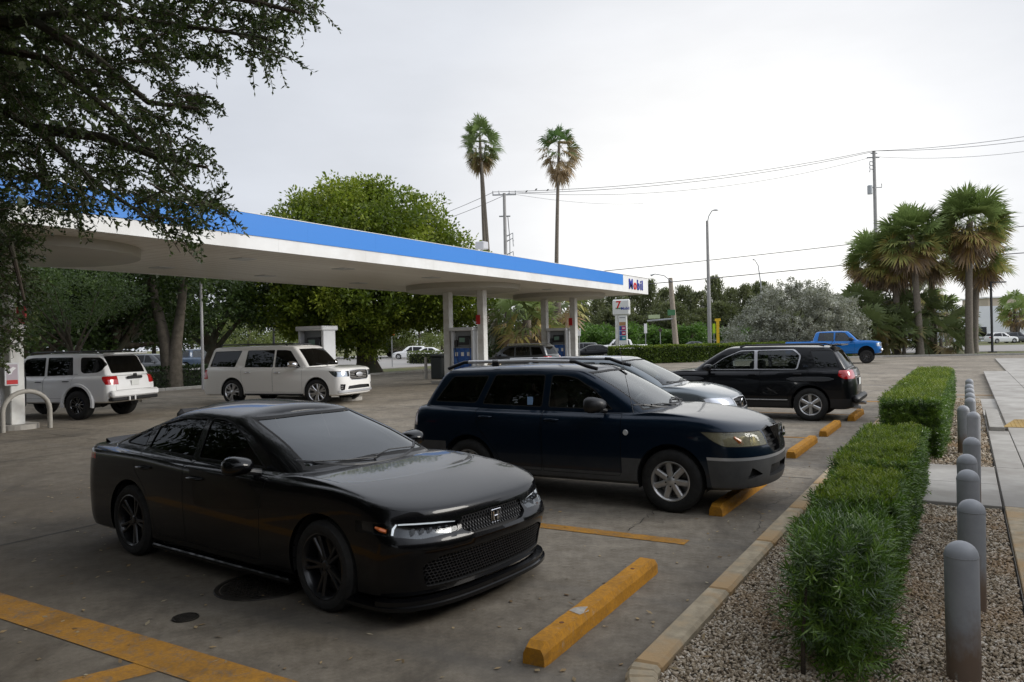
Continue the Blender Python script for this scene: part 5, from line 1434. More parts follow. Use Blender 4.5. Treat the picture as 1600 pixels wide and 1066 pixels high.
ML_silver = leafmat('silver_leaf', (.15, .155, .125), (.33, .335, .28), (.52, .53, .46), .15, clump=.9)
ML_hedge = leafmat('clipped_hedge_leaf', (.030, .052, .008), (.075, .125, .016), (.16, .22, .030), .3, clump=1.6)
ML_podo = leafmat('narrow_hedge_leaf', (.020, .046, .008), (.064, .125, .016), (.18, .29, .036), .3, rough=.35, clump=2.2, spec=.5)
ML_podotop = leafmat('sun_coloured_hedge_leaf', (.045, .080, .009), (.13, .19, .018), (.27, .31, .036), .35, clump=1.2)  # lighter leaf for hedge tops: sunlight put into the colour
ML_bush = leafmat('bright_bush_leaf', (.04, .08, .014), (.08, .16, .026), (.15, .25, .05), .35, clump=.4)

# ------------------------------------------------------------------ ground
def slab_material():
    m, t = new_mat('parking_concrete', .85, .25); v = t.coord(kind='Object')
    base = t.ramp(t.noise(.35, 8, .62, v), [(.30, (.165, .143, .113)), (.55, (.25, .223, .182)), (.75, (.335, .303, .252))])
    fine = t.ramp(t.noise(45, 6, .8, v), [(.3, (.82, .82, .82)), (.7, (1.08, 1.08, 1.08))])
    c = t.mix(1.0, base, fine, 'MULTIPLY')
    mot = t.ramp(t.noise(4.2, 9, .72, v), [(.34, (.66, .63, .59)), (.5, (.96, .95, .94)), (.66, (1.22, 1.21, 1.18))]); c = t.mix(.85, c, mot, 'MULTIPLY')
    mo2 = t.ramp(t.noise(17, 7, .75, v), [(.36, (.76, .74, .71)), (.62, (1.14, 1.13, 1.11))]); c = t.mix(.75, c, mo2, 'MULTIPLY')
    grit = t.ramp(t.noise(260, 3, .6, v), [(.38, (.78, .77, .75)), (.6, (1.12, 1.12, 1.12))]); c = t.mix(.6, c, grit, 'MULTIPLY')
    st = t.rng(t.noise(.9, 7, .7, t.coord((1, .55, 1)), 1.2), .50, .70, 0, .75); c = t.mix(st, c, (.085, .074, .060))
    sp_ = t.rng(t.noise(7, 5, .7, v), .62, .70, 0, .7); c = t.mix(sp_, c, (.06, .052, .042))
    # tyre rub along the lanes and dirt in the stalls
    wv = t.noise(.55, 5, .6, t.coord((.25, 3.2, 1))); c = t.mix(t.rng(wv, .52, .70, 0, .55), c, (.10, .095, .088))
    tar = t.rng(t.noise(19, 3, .5, v), .73, .76, 0, .8); c = t.mix(tar, c, (.03, .03, .03))
    # near-left shade painted into the paving colour, with some darker stall surface
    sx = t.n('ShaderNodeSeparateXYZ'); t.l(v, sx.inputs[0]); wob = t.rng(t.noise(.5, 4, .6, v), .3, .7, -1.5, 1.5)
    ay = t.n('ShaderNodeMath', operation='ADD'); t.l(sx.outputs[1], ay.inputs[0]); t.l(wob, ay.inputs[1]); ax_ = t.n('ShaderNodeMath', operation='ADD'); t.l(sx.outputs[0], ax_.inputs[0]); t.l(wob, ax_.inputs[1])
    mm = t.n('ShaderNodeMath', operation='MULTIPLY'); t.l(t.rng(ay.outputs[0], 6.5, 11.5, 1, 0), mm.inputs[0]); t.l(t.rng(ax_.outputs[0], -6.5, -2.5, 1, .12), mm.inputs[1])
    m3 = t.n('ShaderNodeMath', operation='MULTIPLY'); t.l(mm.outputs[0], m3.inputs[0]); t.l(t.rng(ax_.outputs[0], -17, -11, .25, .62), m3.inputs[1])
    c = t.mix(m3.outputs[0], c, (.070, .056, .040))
    far_ = t.rng(ay.outputs[0], 9, 20, 1.0, 1.22); sc_ = t.n('ShaderNodeVectorMath', operation='SCALE'); t.l(c, sc_.inputs[0]); t.l(far_, sc_.inputs['Scale']); c = sc_.outputs[0]  # far paving colour raised to stand for its brighter light
    t.l(c, t.b.inputs['Base Color']); t.l(t.rng(t.noise(3, 5, .6, v), .3, .7, .72, .95), t.b.inputs['Roughness'])
    t.bump(t.noise(160, 5, .75, v), .35, .004); return m
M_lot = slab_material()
M_lotline = mat('joint_filler', (.055, .052, .048), .9)
M_grass = noisy('grass_ground', (.045, .065, .018), (.12, .14, .045), 3, .95, .6, .05, c=(.20, .17, .09), sc2=.4)
M_asph = noisy('street_asphalt', (.26, .25, .24), (.34, .33, .31), 2, .9, .2, .01, c=(.30, .28, .26), sc2=.15)
M_walk = noisy('sidewalk_concrete', (.34, .32, .29), (.46, .44, .40), 4, .9, .25, .004, c=(.30, .28, .25), sc2=.8)
M_kerb = noisy('kerb_concrete', (.30, .25, .17), (.52, .43, .30), 9, .9, .6, .008, c=(.46, .31, .16), sc2=2.4)
M_kerbgrey = noisy('kerb_grey', (.30, .28, .25), (.42, .40, .36), 7, .9, .4, .006)
def paint_worn(name, col, worn, amount, dark=.4, scuff=.5):
    m, t = new_mat(name, .75, .25); v = t.coord()
    c = t.mix(t.rng(t.noise(3.5, 8, .75, v), .36, .66, 0, .7), col, tuple(q * .60 for q in col))
    c = t.mix(t.rng(t.noise(9, 9, .82, v, .6), amount - .06, amount + .07, 0, .9), c, worn)
    c = t.mix(t.rng(t.noise(2.2, 6, .7, t.coord((1, .35, 1)), .8), .52, .68, 0, scuff), c, (.055, .042, .030))
    c = t.mix(t.rng(t.noise(38, 6, .75, v), .32, .62, .45, 0), c, (.09, .06, .035)); t.l(c, t.b.inputs['Base Color']); t.bump(t.noise(55, 6, .75, v), .5, .004); return m
M_yline = paint_worn('yellow_line_paint', (.48, .23, .030), (.20, .165, .125), .56)
M_ystop = paint_worn('wheel_stop_paint', (.60, .27, .018), (.34, .30, .24), .635)
M_tact = paint_worn('tactile_yellow', (.50, .33, .10), (.38, .34, .27), .66)

def sheet(name, poly, z, m, kind='structure', parent=None, thick=0.06):
    b = MB(); b.prism(poly, z - thick, z); o = b.build(name, m, parent)
    if kind: o['kind'] = kind
    return o
sheet('terrain', [(-700, -300), (700, -300), (700, 1100), (-700, 1100)], -.09, M_grass, thick=.5)
LOT = [(-31.5, -34), (34, -34), (34, 74.5), (4, 70), (-5.6, 66.5), (-16.6, 57.4), (-21.4, 55.2), (-31.5, 44.5)]
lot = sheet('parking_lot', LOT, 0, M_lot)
# expansion joints of the slab (recessed dark filler strips standing 3 mm proud of nothing: thin slots)
for (x0, y0, x1, y1) in [(-31, 10.8, -1.8, 10.8), (-31, 2.9, -1.8, 2.9), (-8.3, -8, -8.3, 56), (-14.6, -8, -14.6, 57), (-31, 18.6, -1.8, 18.6), (-31, 26.5, 4, 26.5), (-25, -8, -25, 50), (-31, 35, 10, 35), (-31, 45, 20, 45), (4.2, 24, 4.2, 70)]:
    w = .011; b = MB()
    dx, dy = x1 - x0, y1 - y0; n = 40; vs = []
    for i in range(n + 1):
        t = i / n; j = random.uniform(-.006, .006)
        px_, py_ = x0 + dx * t, y0 + dy * t
        if abs(dx) > abs(dy): vs += [(px_, py_ - w + j, .0035), (px_, py_ + w + j, .0035)]
        else: vs += [(px_ - w + j, py_, .0035), (px_ + w + j, py_, .0035)]
    fs = [(2 * i, 2 * i + 2, 2 * i + 3, 2 * i + 1) if abs(dx) > abs(dy) else (2 * i, 2 * i + 1, 2 * i + 3, 2 * i + 2) for i in range(n)]
    b.add(vs, fs); b.build('slab_joint', M_lotline, lot)
def crack(pts, w, seed):
    r_ = random.Random(seed); b = MB(); P = []
    for i in range(len(pts) - 1):
        a, c = Vector((*pts[i], 0)), Vector((*pts[i + 1], 0)); n = 14
        for k in range(n):
            p = a.lerp(c, k / n); P.append(p + Vector((r_.uniform(-1, 1), r_.uniform(-1, 1), 0)) * .035)
    vs = []
    for i, p in enumerate(P):
        q = P[min(i + 1, len(P) - 1)] - P[max(i - 1, 0)]; nn = Vector((-q.y, q.x, 0)).normalized(); ww = w * r_.uniform(.15, .9)
        vs += [tuple(p - nn * ww + Vector((0, 0, .004))), tuple(p + nn * ww + Vector((0, 0, .004)))]
    b.add(vs, [(2 * i, 2 * i + 2, 2 * i + 3, 2 * i + 1) for i in range(len(P) - 1)]); b.build('crack', M_darkgap, lot)
crack([(-2.95, 7.1), (-3.0, 8.2), (-3.7, 9.4)], .007, 1)
crack([(-9.5, 3.2), (-11.5, 3.9), (-14.2, 3.5), (-17, 4.6)], .009, 2)
crack([(-15, 9.5), (-18.5, 9.9), (-20.2, 9.0), (-24, 9.6)], .012, 3)
crack([(-12, 8.2), (-13.2, 9.3), (-16, 11.8)], .008, 4)
crack([(-3.2, 12.2), (-4.5, 12.9), (-7, 12.6)], .008, 5)
crack([(-1.75, 7.6), (-2.0, 8.6), (-1.8, 9.8)], .004, 6)
# worn yellow paint
def stripe(x0, y0, x1, y1, w, name='painted_line', z=.005):
    d = Vector((x1 - x0, y1 - y0)); n_ = Vector((-d.y, d.x)).normalized() * w / 2
    b = MB(); b.add([(x0 - n_.x, y0 - n_.y, z), (x1 - n_.x, y1 - n_.y, z), (x1 + n_.x, y1 + n_.y, z), (x0 + n_.x, y0 + n_.y, z)], [(0, 1, 2, 3)])
    return b.build(name, M_yline, lot)
stripe(-8.6, 6.98, -2.28, 6.98, .18)
stripe(-9.5, 3.06, -1.9, 2.96, .30)
stripe(-4.25, 2.95, -5.6, -.2, .22, z=.0025); stripe(-7.05, 2.95, -8.4, -.2, .22, z=.0025)
stripe(-8.6, 11.2, -2.4, 11.2, .12); stripe(-8.6, 15.0, -2.4, 15.0, .12); stripe(-8.2, 19.6, -2.4, 19.6, .12)
stripe(-4.5, 23.6, -1.5, 23.6, .3); stripe(-2.2, 26.5, 3.8, 26.8, .2)
sheet('side_road', [(-90, 62), (-36, 66), (0, 84), (120, 112), (120, 148), (-10, 116), (-90, 100)], -.05, M_asph, thick=.1)
sheet('neighbour_lot', [(-95, 5), (-40, 5), (-40, 60), (-36, 65.9), (-90, 61.9)], -.045, M_asph, thick=.1)
sheet('driveway', [(34.01, 20), (90, 60), (60, 97.9), (34.01, 91.9), (5, 85.1), (6, 71), (34.01, 75)], -.04, M_walk, thick=.1)
# kerb round the far side of the lot
def kerb(pts, name, label, m, w=.16, h=.13, seg=3.0):
    root = thing(name, label, 'kerb', (pts[0][0], pts[0][1], 0))
    for i in range(len(pts) - 1):
        a, c = Vector(pts[i]), Vector(pts[i + 1]); L_ = (c - a).length; k = max(1, round(L_ / seg)); ang = math.atan2(c.y - a.y, c.x - a.x)
        for j in range(k):
            p = a.lerp(c, (j + .5) / k) - Vector(pts[0]); l = L_ / k
            b = MB(); b.box(-l / 2 + .004, l / 2 - .004, -w / 2, w / 2, -.05, h + random.uniform(-.003, .003), bev=.015)
            b.build('kerb_stone', m, root, loc=(p.x, p.y, 0), rot=(0, 0, ang))
    return root
kerb([(-31.6, -10), (-31.6, 44.6), (-21.45, 55.35), (-16.7, 57.6), (-5.7, 66.7), (3.9, 70.2)], 'lot_kerb', 'grey kerb around the far and left edge of the forecourt', M_kerbgrey, seg=3.2)

# ------------------------------------------------------------------ planter, sidewalk, wheel stops
root = thing('planter_kerb', 'stained yellowish kerb rounding the gravel planter beside the car stalls', 'kerb', (-1.52, 6, 0))
kp = [(-1.56, y) for y in np.arange(24.3, 4.0, -1.45)] 
kp2 = []
for k in range(8):
    a = math.pi + k / 7 * math.pi / 2 * .9; kp2.append((-1.12 + .44 * math.cos(a), 4.02 + .44 * math.sin(a)))
kp = [p for p in kp if p[1] > 4.1] + kp2 + [(-.30, 3.55), (.9, 3.50)]
for i in range(len(kp) - 1):
    a, c = Vector(kp[i]), Vector(kp[i + 1]); l = (c - a).length; ang = math.atan2(c.y - a.y, c.x - a.x); m_ = (a + c) / 2
    b = MB(); b.box(-l / 2 + .002 - (.01 if l < .3 else 0), l / 2 - .002 + (.01 if l < .3 else 0), -.085, .085, -.04, .125 - (.0007 * i % .003), bev=.022)
    b.build('kerb_stone', M_kerb, root, loc=(m_.x + 1.52, m_.y - 6, 0), rot=(0, 0, ang))
M_soil = noisy('planter_soil', (.08, .065, .045), (.14, .11, .075), 12, .95, .5, .01)
sheet('planter_soil', [(-1.47, 3.6), (.28, 3.55), (.28, 9.28), (-1.47, 9.28)], .075, M_soil)
sheet('planter_soil', [(-1.47, 9.28), (-.52, 9.28), (-.52, 11.95), (-1.47, 11.95)], .075, M_soil)
sheet('planter_soil', [(-1.47, 11.95), (.28, 11.95), (.28, 24.3), (-1.47, 24.3)], .075, M_soil)
walk = sheet('sidewalk', [(.30, -20), (3.2, -20), (3.2, 40), (4.0, 60), (1.6, 60), (1.5, 24.5), (.30, 24.5)], .06, M_walk, thick=.12)
def slab(x0, x1, y0, y1, z0, z1, m=None, parent=walk, nm='slab'):
    b = MB(); b.box(x0 + .006, x1 - .006, y0 + .006, y1 - .006, z0, z1, bev=.006); return b.build(nm, m or M_walk, parent)
ys = [-6, -3.6, -1.2, 1.2, 3.6, 6.0, 9.3, 11.9, 14.3, 16.9, 18.4, 20.6, 23.2, 26, 29, 32, 36, 40]
for i in range(len(ys) - 1):
    for (xa, xb) in ((.62, 1.5), (1.5, 3.2)):
        if ys[i] == 16.9 and xa == .62: xa = .62
        slab(xa, xb, ys[i], ys[i + 1], .055, .118 + random.uniform(-.002, .002))
for (ya, yb, m_) in ((3.6, 5.9, M_kerb), (5.9, 9.3, M_kerb), (9.3, 11.9, M_walk), (11.9, 16.2, M_walk)):
    slab(.30, .62, ya, yb, .055, .119, m_, nm='border_slab')
slab(.32, .56, 16.2, 19.8, .05, .19, M_kerbgrey, nm='ramp_kerb')
slab(-.52, .29, 9.30, 10.6, .04, .116); slab(-.52, .29, 10.6, 11.93, .04, .116)
tp = thing('tactile_pad', 'yellow tactile warning pad on the sidewalk ramp', 'tactile pad', (1.5, 17.6, .12))
b = MB(); b.prism([(-.95, -.75), (1.5, -.75), (1.5, .75), (-.7, .75)], .0, .008); b.build('pad', M_tact, tp)
b = MB()
for i in range(34):
    for j in range(20):
        x, y = -.80 + i * .068, -.68 + j * .071
        if x > -.92 + (y + .75) * .16: b.add([(x - .013, y - .013, .008), (x + .013, y - .013, .008), (x + .013, y + .013, .008), (x - .013, y + .013, .008), (x, y, .014)], [(0, 1, 4), (1, 2, 4), (2, 3, 4), (3, 0, 4)])
b.build('domes', M_tact, tp)['kind'] = 'stuff'

def stone_cloud(P, s, m, name):
    t = (1 + 5 ** .5) / 2
    v = unit(np.array([(-1, t, 0), (1, t, 0), (-1, -t, 0), (1, -t, 0), (0, -1, t), (0, 1, t), (0, -1, -t), (0, 1, -t), (t, 0, -1), (t, 0, 1), (-t, 0, -1), (-t, 0, 1)], float))
    f = np.array([(0, 11, 5), (0, 5, 1), (0, 1, 7), (0, 7, 10), (0, 10, 11), (1, 5, 9), (5, 11, 4), (11, 10, 2), (10, 7, 6), (7, 1, 8), (3, 9, 4), (3, 4, 2), (3, 2, 6), (3, 6, 8), (3, 8, 9), (4, 9, 5), (2, 4, 11), (6, 2, 10), (8, 6, 7), (9, 8, 1)])
    n = len(P); sc = s * rng.uniform(.55, 1.35, (n, 1, 1)) * rng.uniform(.6, 1.2, (n, 1, 3)); sc[..., 2] *= .7
    V = v[None] * sc * rng.uniform(.8, 1.2, (n, 12, 1)); a = rng.random(n) * 6.283; ca, sa = np.cos(a), np.sin(a)
    x = V[..., 0] * ca[:, None] - V[..., 1] * sa[:, None]; y = V[..., 0] * sa[:, None] + V[..., 1] * ca[:, None]
    tl = rng.normal(size=(n, 1)) * .5; z = V[..., 2] + x * tl
    V = np.stack([x, y, z], -1) + P[:, None]
    F = (f[None] + np.arange(n)[:, None, None] * 12).reshape(-1, 3)
    me = quad_mesh(name, V.reshape(-1, 3), m, F=F, rnd=np.repeat(rng.random(n), 20)); o = link(name, me); o['kind'] = 'stuff'; return o
mg, t = new_mat('gravel_stone', .85, .3); a_ = t.n('ShaderNodeAttribute', attribute_name='rnd'); v_ = t.coord()
col = t.ramp(a_.outputs['Fac'], [(0, (.19, .14, .09)), (.3, (.35, .28, .19)), (.6, (.48, .395, .29)), (.85, (.59, .51, .41)), (1, (.72, .66, .56))])
col = t.mix(t.rng(t.noise(1.1, 4, .6, v_), .50, .68, 0, .45), col, (.42, .24, .10)); t.l(col, t.b.inputs['Base Color'])
def gp(n, x0, x1, y0, y1, z, lift=.012):
    return np.stack([rng.uniform(x0, x1, n), rng.uniform(y0, y1, n), z + rng.random(n) * lift], 1)
stone_cloud(gp(30000, -1.46, .28, 3.62, 7.0, .078), .0105, mg, 'gravel')
stone_cloud(gp(11000, -1.46, .28, 7.0, 9.27, .078), .0125, mg, 'gravel')
stone_cloud(np.concatenate([gp(4000, -1.46, -.53, 9.3, 11.95, .078), gp(12000, -1.2, .28, 12, 24.2, .080)]), .019, mg, 'gravel')

def wheel_stop(y0, y1, x, label, ang=0.0, broken=False):
    root = thing('wheel_stop', label, 'wheel stop', (x, (y0 + y1) / 2, 0), ang, 'yellow wheel stops along the planter')
    L_ = (y1 - y0) / 2; n = 30; pr = [(-.080, 0), (-.076, .08), (-.054, .125), (.054, .125), (.076, .08), (.080, 0)]
    vs = []; r_ = random.Random(int(y0 * 10))
    for k in range(n + 1):
        t = k / n; y = -L_ + 2 * L_ * t; e_ = min(1, min(t, 1 - t) * n / .9); q = .80 + .20 * e_
        for (a, z) in pr: vs.append((a * (.9 + .1 * e_) + r_.uniform(-.0015, .0015), y, z * q + (r_.uniform(-.002, .002) if z else 0)))
    fs = [(6 * i + k, 6 * i + k + 1, 6 * i + 7 + k, 6 * i + 6 + k) for i in range(n) for k in range(5)] + [tuple(range(6))[::-1], tuple(6 * n + k for k in range(6))]
    fs = [f[::-1] for f in fs]
    b = MB(); b.add(vs, fs); o = b.build('block', M_ystop, root)
    for s_ in (-.62, .62):
        c = MB(); c.lathe([(0, .128), (.016, .127), (.018, .120)], 10, 'Z', Matrix.Translation((0, L_ * s_, 0))); c.build('pin', noisy('rust', (.10, .04, .02), (.2, .09, .04), 30), root)
    return root
W1 = wheel_stop(3.95, 6.0, -2.26, 'long yellow wheel stop with a chipped corner in front of the black sedan', R(1.2))
W2 = wheel_stop(8.15, 10.2, -2.33, 'yellow wheel stop touched by the front wheel of the dark blue crossover', R(-.6))
W3 = wheel_stop(12.45, 14.5, -2.38, 'yellow wheel stop between the dark blue crossover and the black SUV tail')
W4 = wheel_stop(15.3, 17.2, -2.34, 'small-looking yellow wheel stop nearest the black SUV rear wheel')
W5 = wheel_stop(18.2, 20.0, -2.2, 'farthest yellow wheel stop behind the black SUV bumper')
# chipped end and knock on the first wheel stop
mc = noisy('broken_concrete', (.30, .27, .23), (.5, .46, .4), 25, .95, .5, .006)
b = MB(); b.add([(-.05, -.42, .1265), (.045, -.46, .1265), (.0675, -.36, .1215), (.03, -.30, .1268), (-.02, -.33, .1268), (-.045, -.37, .1268)], [(0, 1, 2, 3, 4, 5)]); b.build('chip', mc, W1)
for (nm, lab, px_, py_, r_) in (('manhole_cover', 'dark iron manhole cover partly under the black sedan', -4.9, 4.26, .36), ('drain_lid', 'small round iron lid left of the manhole cover', -4.82, 3.50, .09)):
    root = thing(nm, lab, 'manhole cover' if r_ > .2 else 'drain lid', (px_, py_, 0)); mi = noisy('cast_iron', (.015, .013, .011), (.045, .038, .03), 20, .6, .4, .004, metal=.3)
    b = MB(); b.lathe([(0, .006), (r_ * .86, .006), (r_ * .88, .002)], 40, 'Z'); b.build('lid', mi, root)
    b = MB(); b.lathe([(r_ * .90, .002), (r_ * .92, .011), (r_, .011), (r_ * 1.02, .001)], 40, 'Z'); b.build('rim', mi, root)
    b = MB()
    for k in range(-7, 8):
        for j in range(-7, 8):
            x, y = k * r_ * .11, j * r_ * .11
            if x * x + y * y < (r_ * .8) ** 2: b.box(x - r_ * .035, x + r_ * .035, y - r_ * .035, y + r_ * .035, .006, .011)
    b.build('studs', mi, root)['kind'] = 'stuff'
# litter of dry leaves
ml = palmmat('dry_leaf', [(0, (.30, .20, .10)), (.5, (.42, .32, .18)), (.8, (.16, .10, .05)), (1, (.5, .44, .3))], .8)
n = 900; P = np.stack([rng.uniform(-12, -1.8, n), rng.uniform(1, 1 + 12 * rng.random(n) ** 1.3 + .01, n), np.full(n, .008)], 1); extra = np.stack([rng.uniform(-2.6, -1.7, 90), rng.uniform(3.6, 14, 90), np.full(90, .008)], 1); P = np.concatenate([P, extra]); n = len(P)
T = unit(np.stack([rng.normal(size=n), rng.normal(size=n), rng.normal(size=n) * .12], 1))
V = leaf_quads(P, rng.uniform(.02, .065, n), rng.uniform(.012, .034, n), T, unit(np.stack([rng.normal(size=n) * .3, rng.normal(size=n) * .3, np.ones(n)], 1)))
V[:, 2] = np.maximum(V[:, 2], .006)
k_ = 260; P2 = np.stack([rng.uniform(-1.4, .25, k_), rng.uniform(3.7, 9.2, k_), np.full(k_, .100)], 1); T2 = unit(np.stack([rng.normal(size=k_), rng.normal(size=k_), rng.normal(size=k_) * .2], 1))
V = np.concatenate([V, leaf_quads(P2, rng.uniform(.025, .06, k_), rng.uniform(.010, .022, k_), T2, unit(np.stack([rng.normal(size=k_) * .3, rng.normal(size=k_) * .3, np.ones(k_)], 1)))]); n += k_
link('leaf_litter', quad_mesh('leaf_litter', V, ml, rnd=rng.random(n)))['kind'] = 'stuff'

# bollards
M_boll = noisy('galvanised_paint', (.28, .29, .305), (.36, .37, .385), 5, .5, .12, .004)
t = NT(M_boll); sp_ = t.n('ShaderNodeSeparateXYZ'); t.l(t.coord(), sp_.inputs[0])
cur = t.b.inputs['Base Color'].links[0].from_socket
rst = t.n('ShaderNodeMath', operation='ADD'); t.l(t.rng(sp_.outputs[2], .02, .50, .80, -.15), rst.inputs[0]); t.l(t.rng(t.noise(7, 5, .7, t.coord((1, 1, .6))), .35, .65, -.12, .22), rst.inputs[1]); rst.use_clamp = True
c1 = t.mix(t.rng(rst.outputs[0], .1, .6, 0, .85), cur, (.17, .105, .06))
chip = t.rng(t.noise(4.5, 6, .75, t.coord((1, 1, .5), rot=(0, 0, .7))), .64, .68, 0, .8); t.l(t.mix(chip, c1, (.34, .37, .35)), t.b.inputs['Base Color'])
bl = [(-.045, 4.70, 'nearest grey bollard standing full length in the gravel'), (.0, 5.9, 'second grey bollard, just behind the nearest one'), (-.01, 7.15, 'third grey bollard from the camera'), (-.01, 8.05, 'fourth grey bollard, before the concrete strip'), (.02, 9.35, 'fifth grey bollard, standing in the concrete strip'),
      (.06, 12.3, 'grey bollard beside the near corner of the farther hedge'), (-.06, 13.3, 'grey bollard set left of the line beside the farther hedge')]
bl += [(.04, y, lb) for y, lb in ((14.9, 'fifth grey bollard from the far end of the row'), (16.1, 'fourth grey bollard from the far end of the row'), (17.4, 'third grey bollard from the far end of the row'), (18.7, 'second grey bollard from the far end of the row'), (20.7, 'farthest grey bollard at the end of the row'))]
proto = None
for (x, y, lab) in bl:
    if proto is None:
        proto = thing('bollard', lab, 'bollard', (x, y, .07), 0, 'grey bollards in a row along the planter')
        b = MB(); pr = [(.082, 0), (.082, .62)] + [(.082 * math.cos(a), .66 + .078 * math.sin(a)) for a in np.linspace(0, math.pi / 2, 8)]
        b.lathe(pr, 28, 'Z'); b.build('post', M_boll, proto, smooth=50)
        b = MB(); b.lathe([(.0835, .655), (.0845, .660), (.0835, .665)], 28, 'Z'); b.build('weld_seam', M_boll, proto)
        b = MB(); b.lathe([(.0835, -.03), (.11, .008), (.0835, .016)], 28, 'Z'); b.build('base_collar', noisy('rusty_base', (.08, .05, .035), (.2, .13, .08), 20, .9, .4, .004), proto)
    else:
        c = copy_tree(proto); c.location = (x, y, .07); c.rotation_euler = (random.uniform(-.012, .012), random.uniform(-.012, .012), random.uniform(0, 6)); c['label'] = lab
pb = copy_tree(proto); pb.location = (-1.35, 23.5, .07); pb['label'] = 'lone grey bollard at the far left end of the farther hedge'

# hedges of the planter
def shoots(P, Nn, per, L_, ls, lw, m, root, spread=.9):
    n = len(P); ax = unit(Nn * .8 + np.array([0, 0, .55]) + rng.normal(size=P.shape) * .35)
    t = (np.arange(per) + .5) / per; pos = P[:, None] + ax[:, None] * (t[None, :, None] * L_)
    a = np.arange(per) * 2.39996; r1 = unit(np.cross(ax, rng.normal(size=P.shape))); r2 = np.cross(ax, r1)
    rad = r1[:, None] * np.cos(a)[None, :, None] + r2[:, None] * np.sin(a)[None, :, None]
    T = unit(rad * spread + ax[:, None] * (.35 + .8 * t[None, :, None])); T[..., 2] -= .10; T = unit(T)
    C = pos.reshape(-1, 3); T = T.reshape(-1, 3); k = len(C); Nn2 = unit(np.cross(T, np.cross(np.repeat(ax, per, 0), T)) + rng.normal(size=T.shape) * .2)
    V = leaf_quads(C, ls * rng.uniform(.5, 1.3, k), lw * rng.uniform(.8, 1.2, k), T, Nn2)
    rn = np.clip(np.repeat(rng.random(n), per) * .55 + np.tile(t, n) * .35 + rng.random(k) * .15, 0, 1)
    return V, rn
def box_surface(n, x0, x1, y0, y1, z0, z1, faces='lrfbt', rag=.03):
    A = {'l': (y1 - y0) * (z1 - z0), 'r': (y1 - y0) * (z1 - z0), 'f': (x1 - x0) * (z1 - z0), 'b': (x1 - x0) * (z1 - z0), 't': (x1 - x0) * (y1 - y0)}
    tot = sum(A[f] for f in faces); P = []; Nn = []
    for f in faces:
        k = int(n * A[f] / tot); u, v = rng.random(k), rng.random(k); d = rng.random(k) ** 1.5 * .10
        if f == 'l': P.append(np.stack([x0 + d, y0 + u * (y1 - y0), z0 + v * (z1 - z0)], 1)); Nn.append(np.tile([-1, 0, .15], (k, 1)))
        if f == 'r': P.append(np.stack([x1 - d, y0 + u * (y1 - y0), z0 + v * (z1 - z0)], 1)); Nn.append(np.tile([1, 0, .15], (k, 1)))
        if f == 'f': P.append(np.stack([x0 + u * (x1 - x0), y0 + d, z0 + v * (z1 - z0)], 1)); Nn.append(np.tile([0, -1, .15], (k, 1)))
        if f == 'b': P.append(np.stack([x0 + u * (x1 - x0), y1 - d, z0 + v * (z1 - z0)], 1)); Nn.append(np.tile([0, 1, .15], (k, 1)))
        if f == 't': P.append(np.stack([x0 + u * (x1 - x0), y0 + v * (y1 - y0), z1 - d], 1)); Nn.append(np.tile([0, 0, 1.], (k, 1)))
    P = np.concatenate(P); Nn = np.concatenate(Nn)
    P += Nn * ((np.sin(P[:, 1] * 6 + P[:, 2] * 5) + np.sin(P[:, 0] * 9 + P[:, 1] * 3.1) + np.sin(P[:, 1] * 17 + P[:, 0] * 13)) * rag * .5)[:, None]
    return P, Nn
h1 = thing('podocarpus_hedge', 'clipped hedge with long narrow leaves, nearest the camera in the gravel planter', 'hedge', (0, 0, 0))
VV = []; RR = []
def addv(a): VV.append(a[0]); RR.append(a[1])
# loose near shrub, then three clipped blocks
nn = 800; c = np.stack([rng.normal(-.65, .14, nn), rng.normal(4.70, .20, nn), .06 + rng.random(nn) ** .8 * .66], 1)
c = c[(np.abs(c[:, 0] + .65) < .22) & (np.abs(c[:, 1] - 4.66) < .42)]
addv(shoots(c, unit(c - np.array([-.74, 4.8, .3])), 18, .13, .082, .0085, ML_podo, h1))
P, Nn = box_surface(1100, -.90, -.48, 4.9, 5.9, .12, .70, rag=.02); addv(shoots(P, Nn, 15, .08, .060, .0085, ML_podo, h1))
def block(n, x0, x1, y0, y1, h, sh_=13, ll=.046, lw_=.0095, sl=.055):
    P, Nn = box_surface(n, x0, x1, y0, y1, .14, h, 'lrfb', .02); addv(shoots(P, Nn, sh_, sl, ll, lw_, None, None))
    P, Nn = box_surface(int(n * .45), x0, x1, y0, y1, .14, h, 't', .02); a_ = shoots(P, Nn, sh_, sl, ll * .95, lw_, None, None); TV.append(a_[0]); TR.append(a_[1])
TV = []; TR = []
block(2300, -.96, -.46, 5.75, 7.1, .74); block(2600, -1.02, -.45, 7.2, 8.6, .79); block(2400, -1.04, -.46, 8.68, 10.2, .77)
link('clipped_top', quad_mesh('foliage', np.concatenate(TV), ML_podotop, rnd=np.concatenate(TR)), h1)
V = np.concatenate(VV); link('foliage', quad_mesh('foliage', V, ML_podo, rnd=np.concatenate(RR)), h1)
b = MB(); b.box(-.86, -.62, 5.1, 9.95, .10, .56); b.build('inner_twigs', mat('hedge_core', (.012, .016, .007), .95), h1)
r_ = random.Random(3)
for k in range(16):
    y = 4.35 + k * .37; b = MB(); x = -.74 + r_.uniform(-.1, .1); b.tube([(x, y, .06), (x + r_.uniform(-.06, .06), y + r_.uniform(-.05, .05), .3), (x + r_.uniform(-.1, .1), y + r_.uniform(-.1, .1), .55)], [.014, .011, .006], 6); b.build('stem', M_bark, h1)
h2 = thing('clipped_hedge', 'taller square clipped hedge with top coloured as sunlit, farther along the planter', 'hedge', (0, 0, 0))
VV = []; RR = []
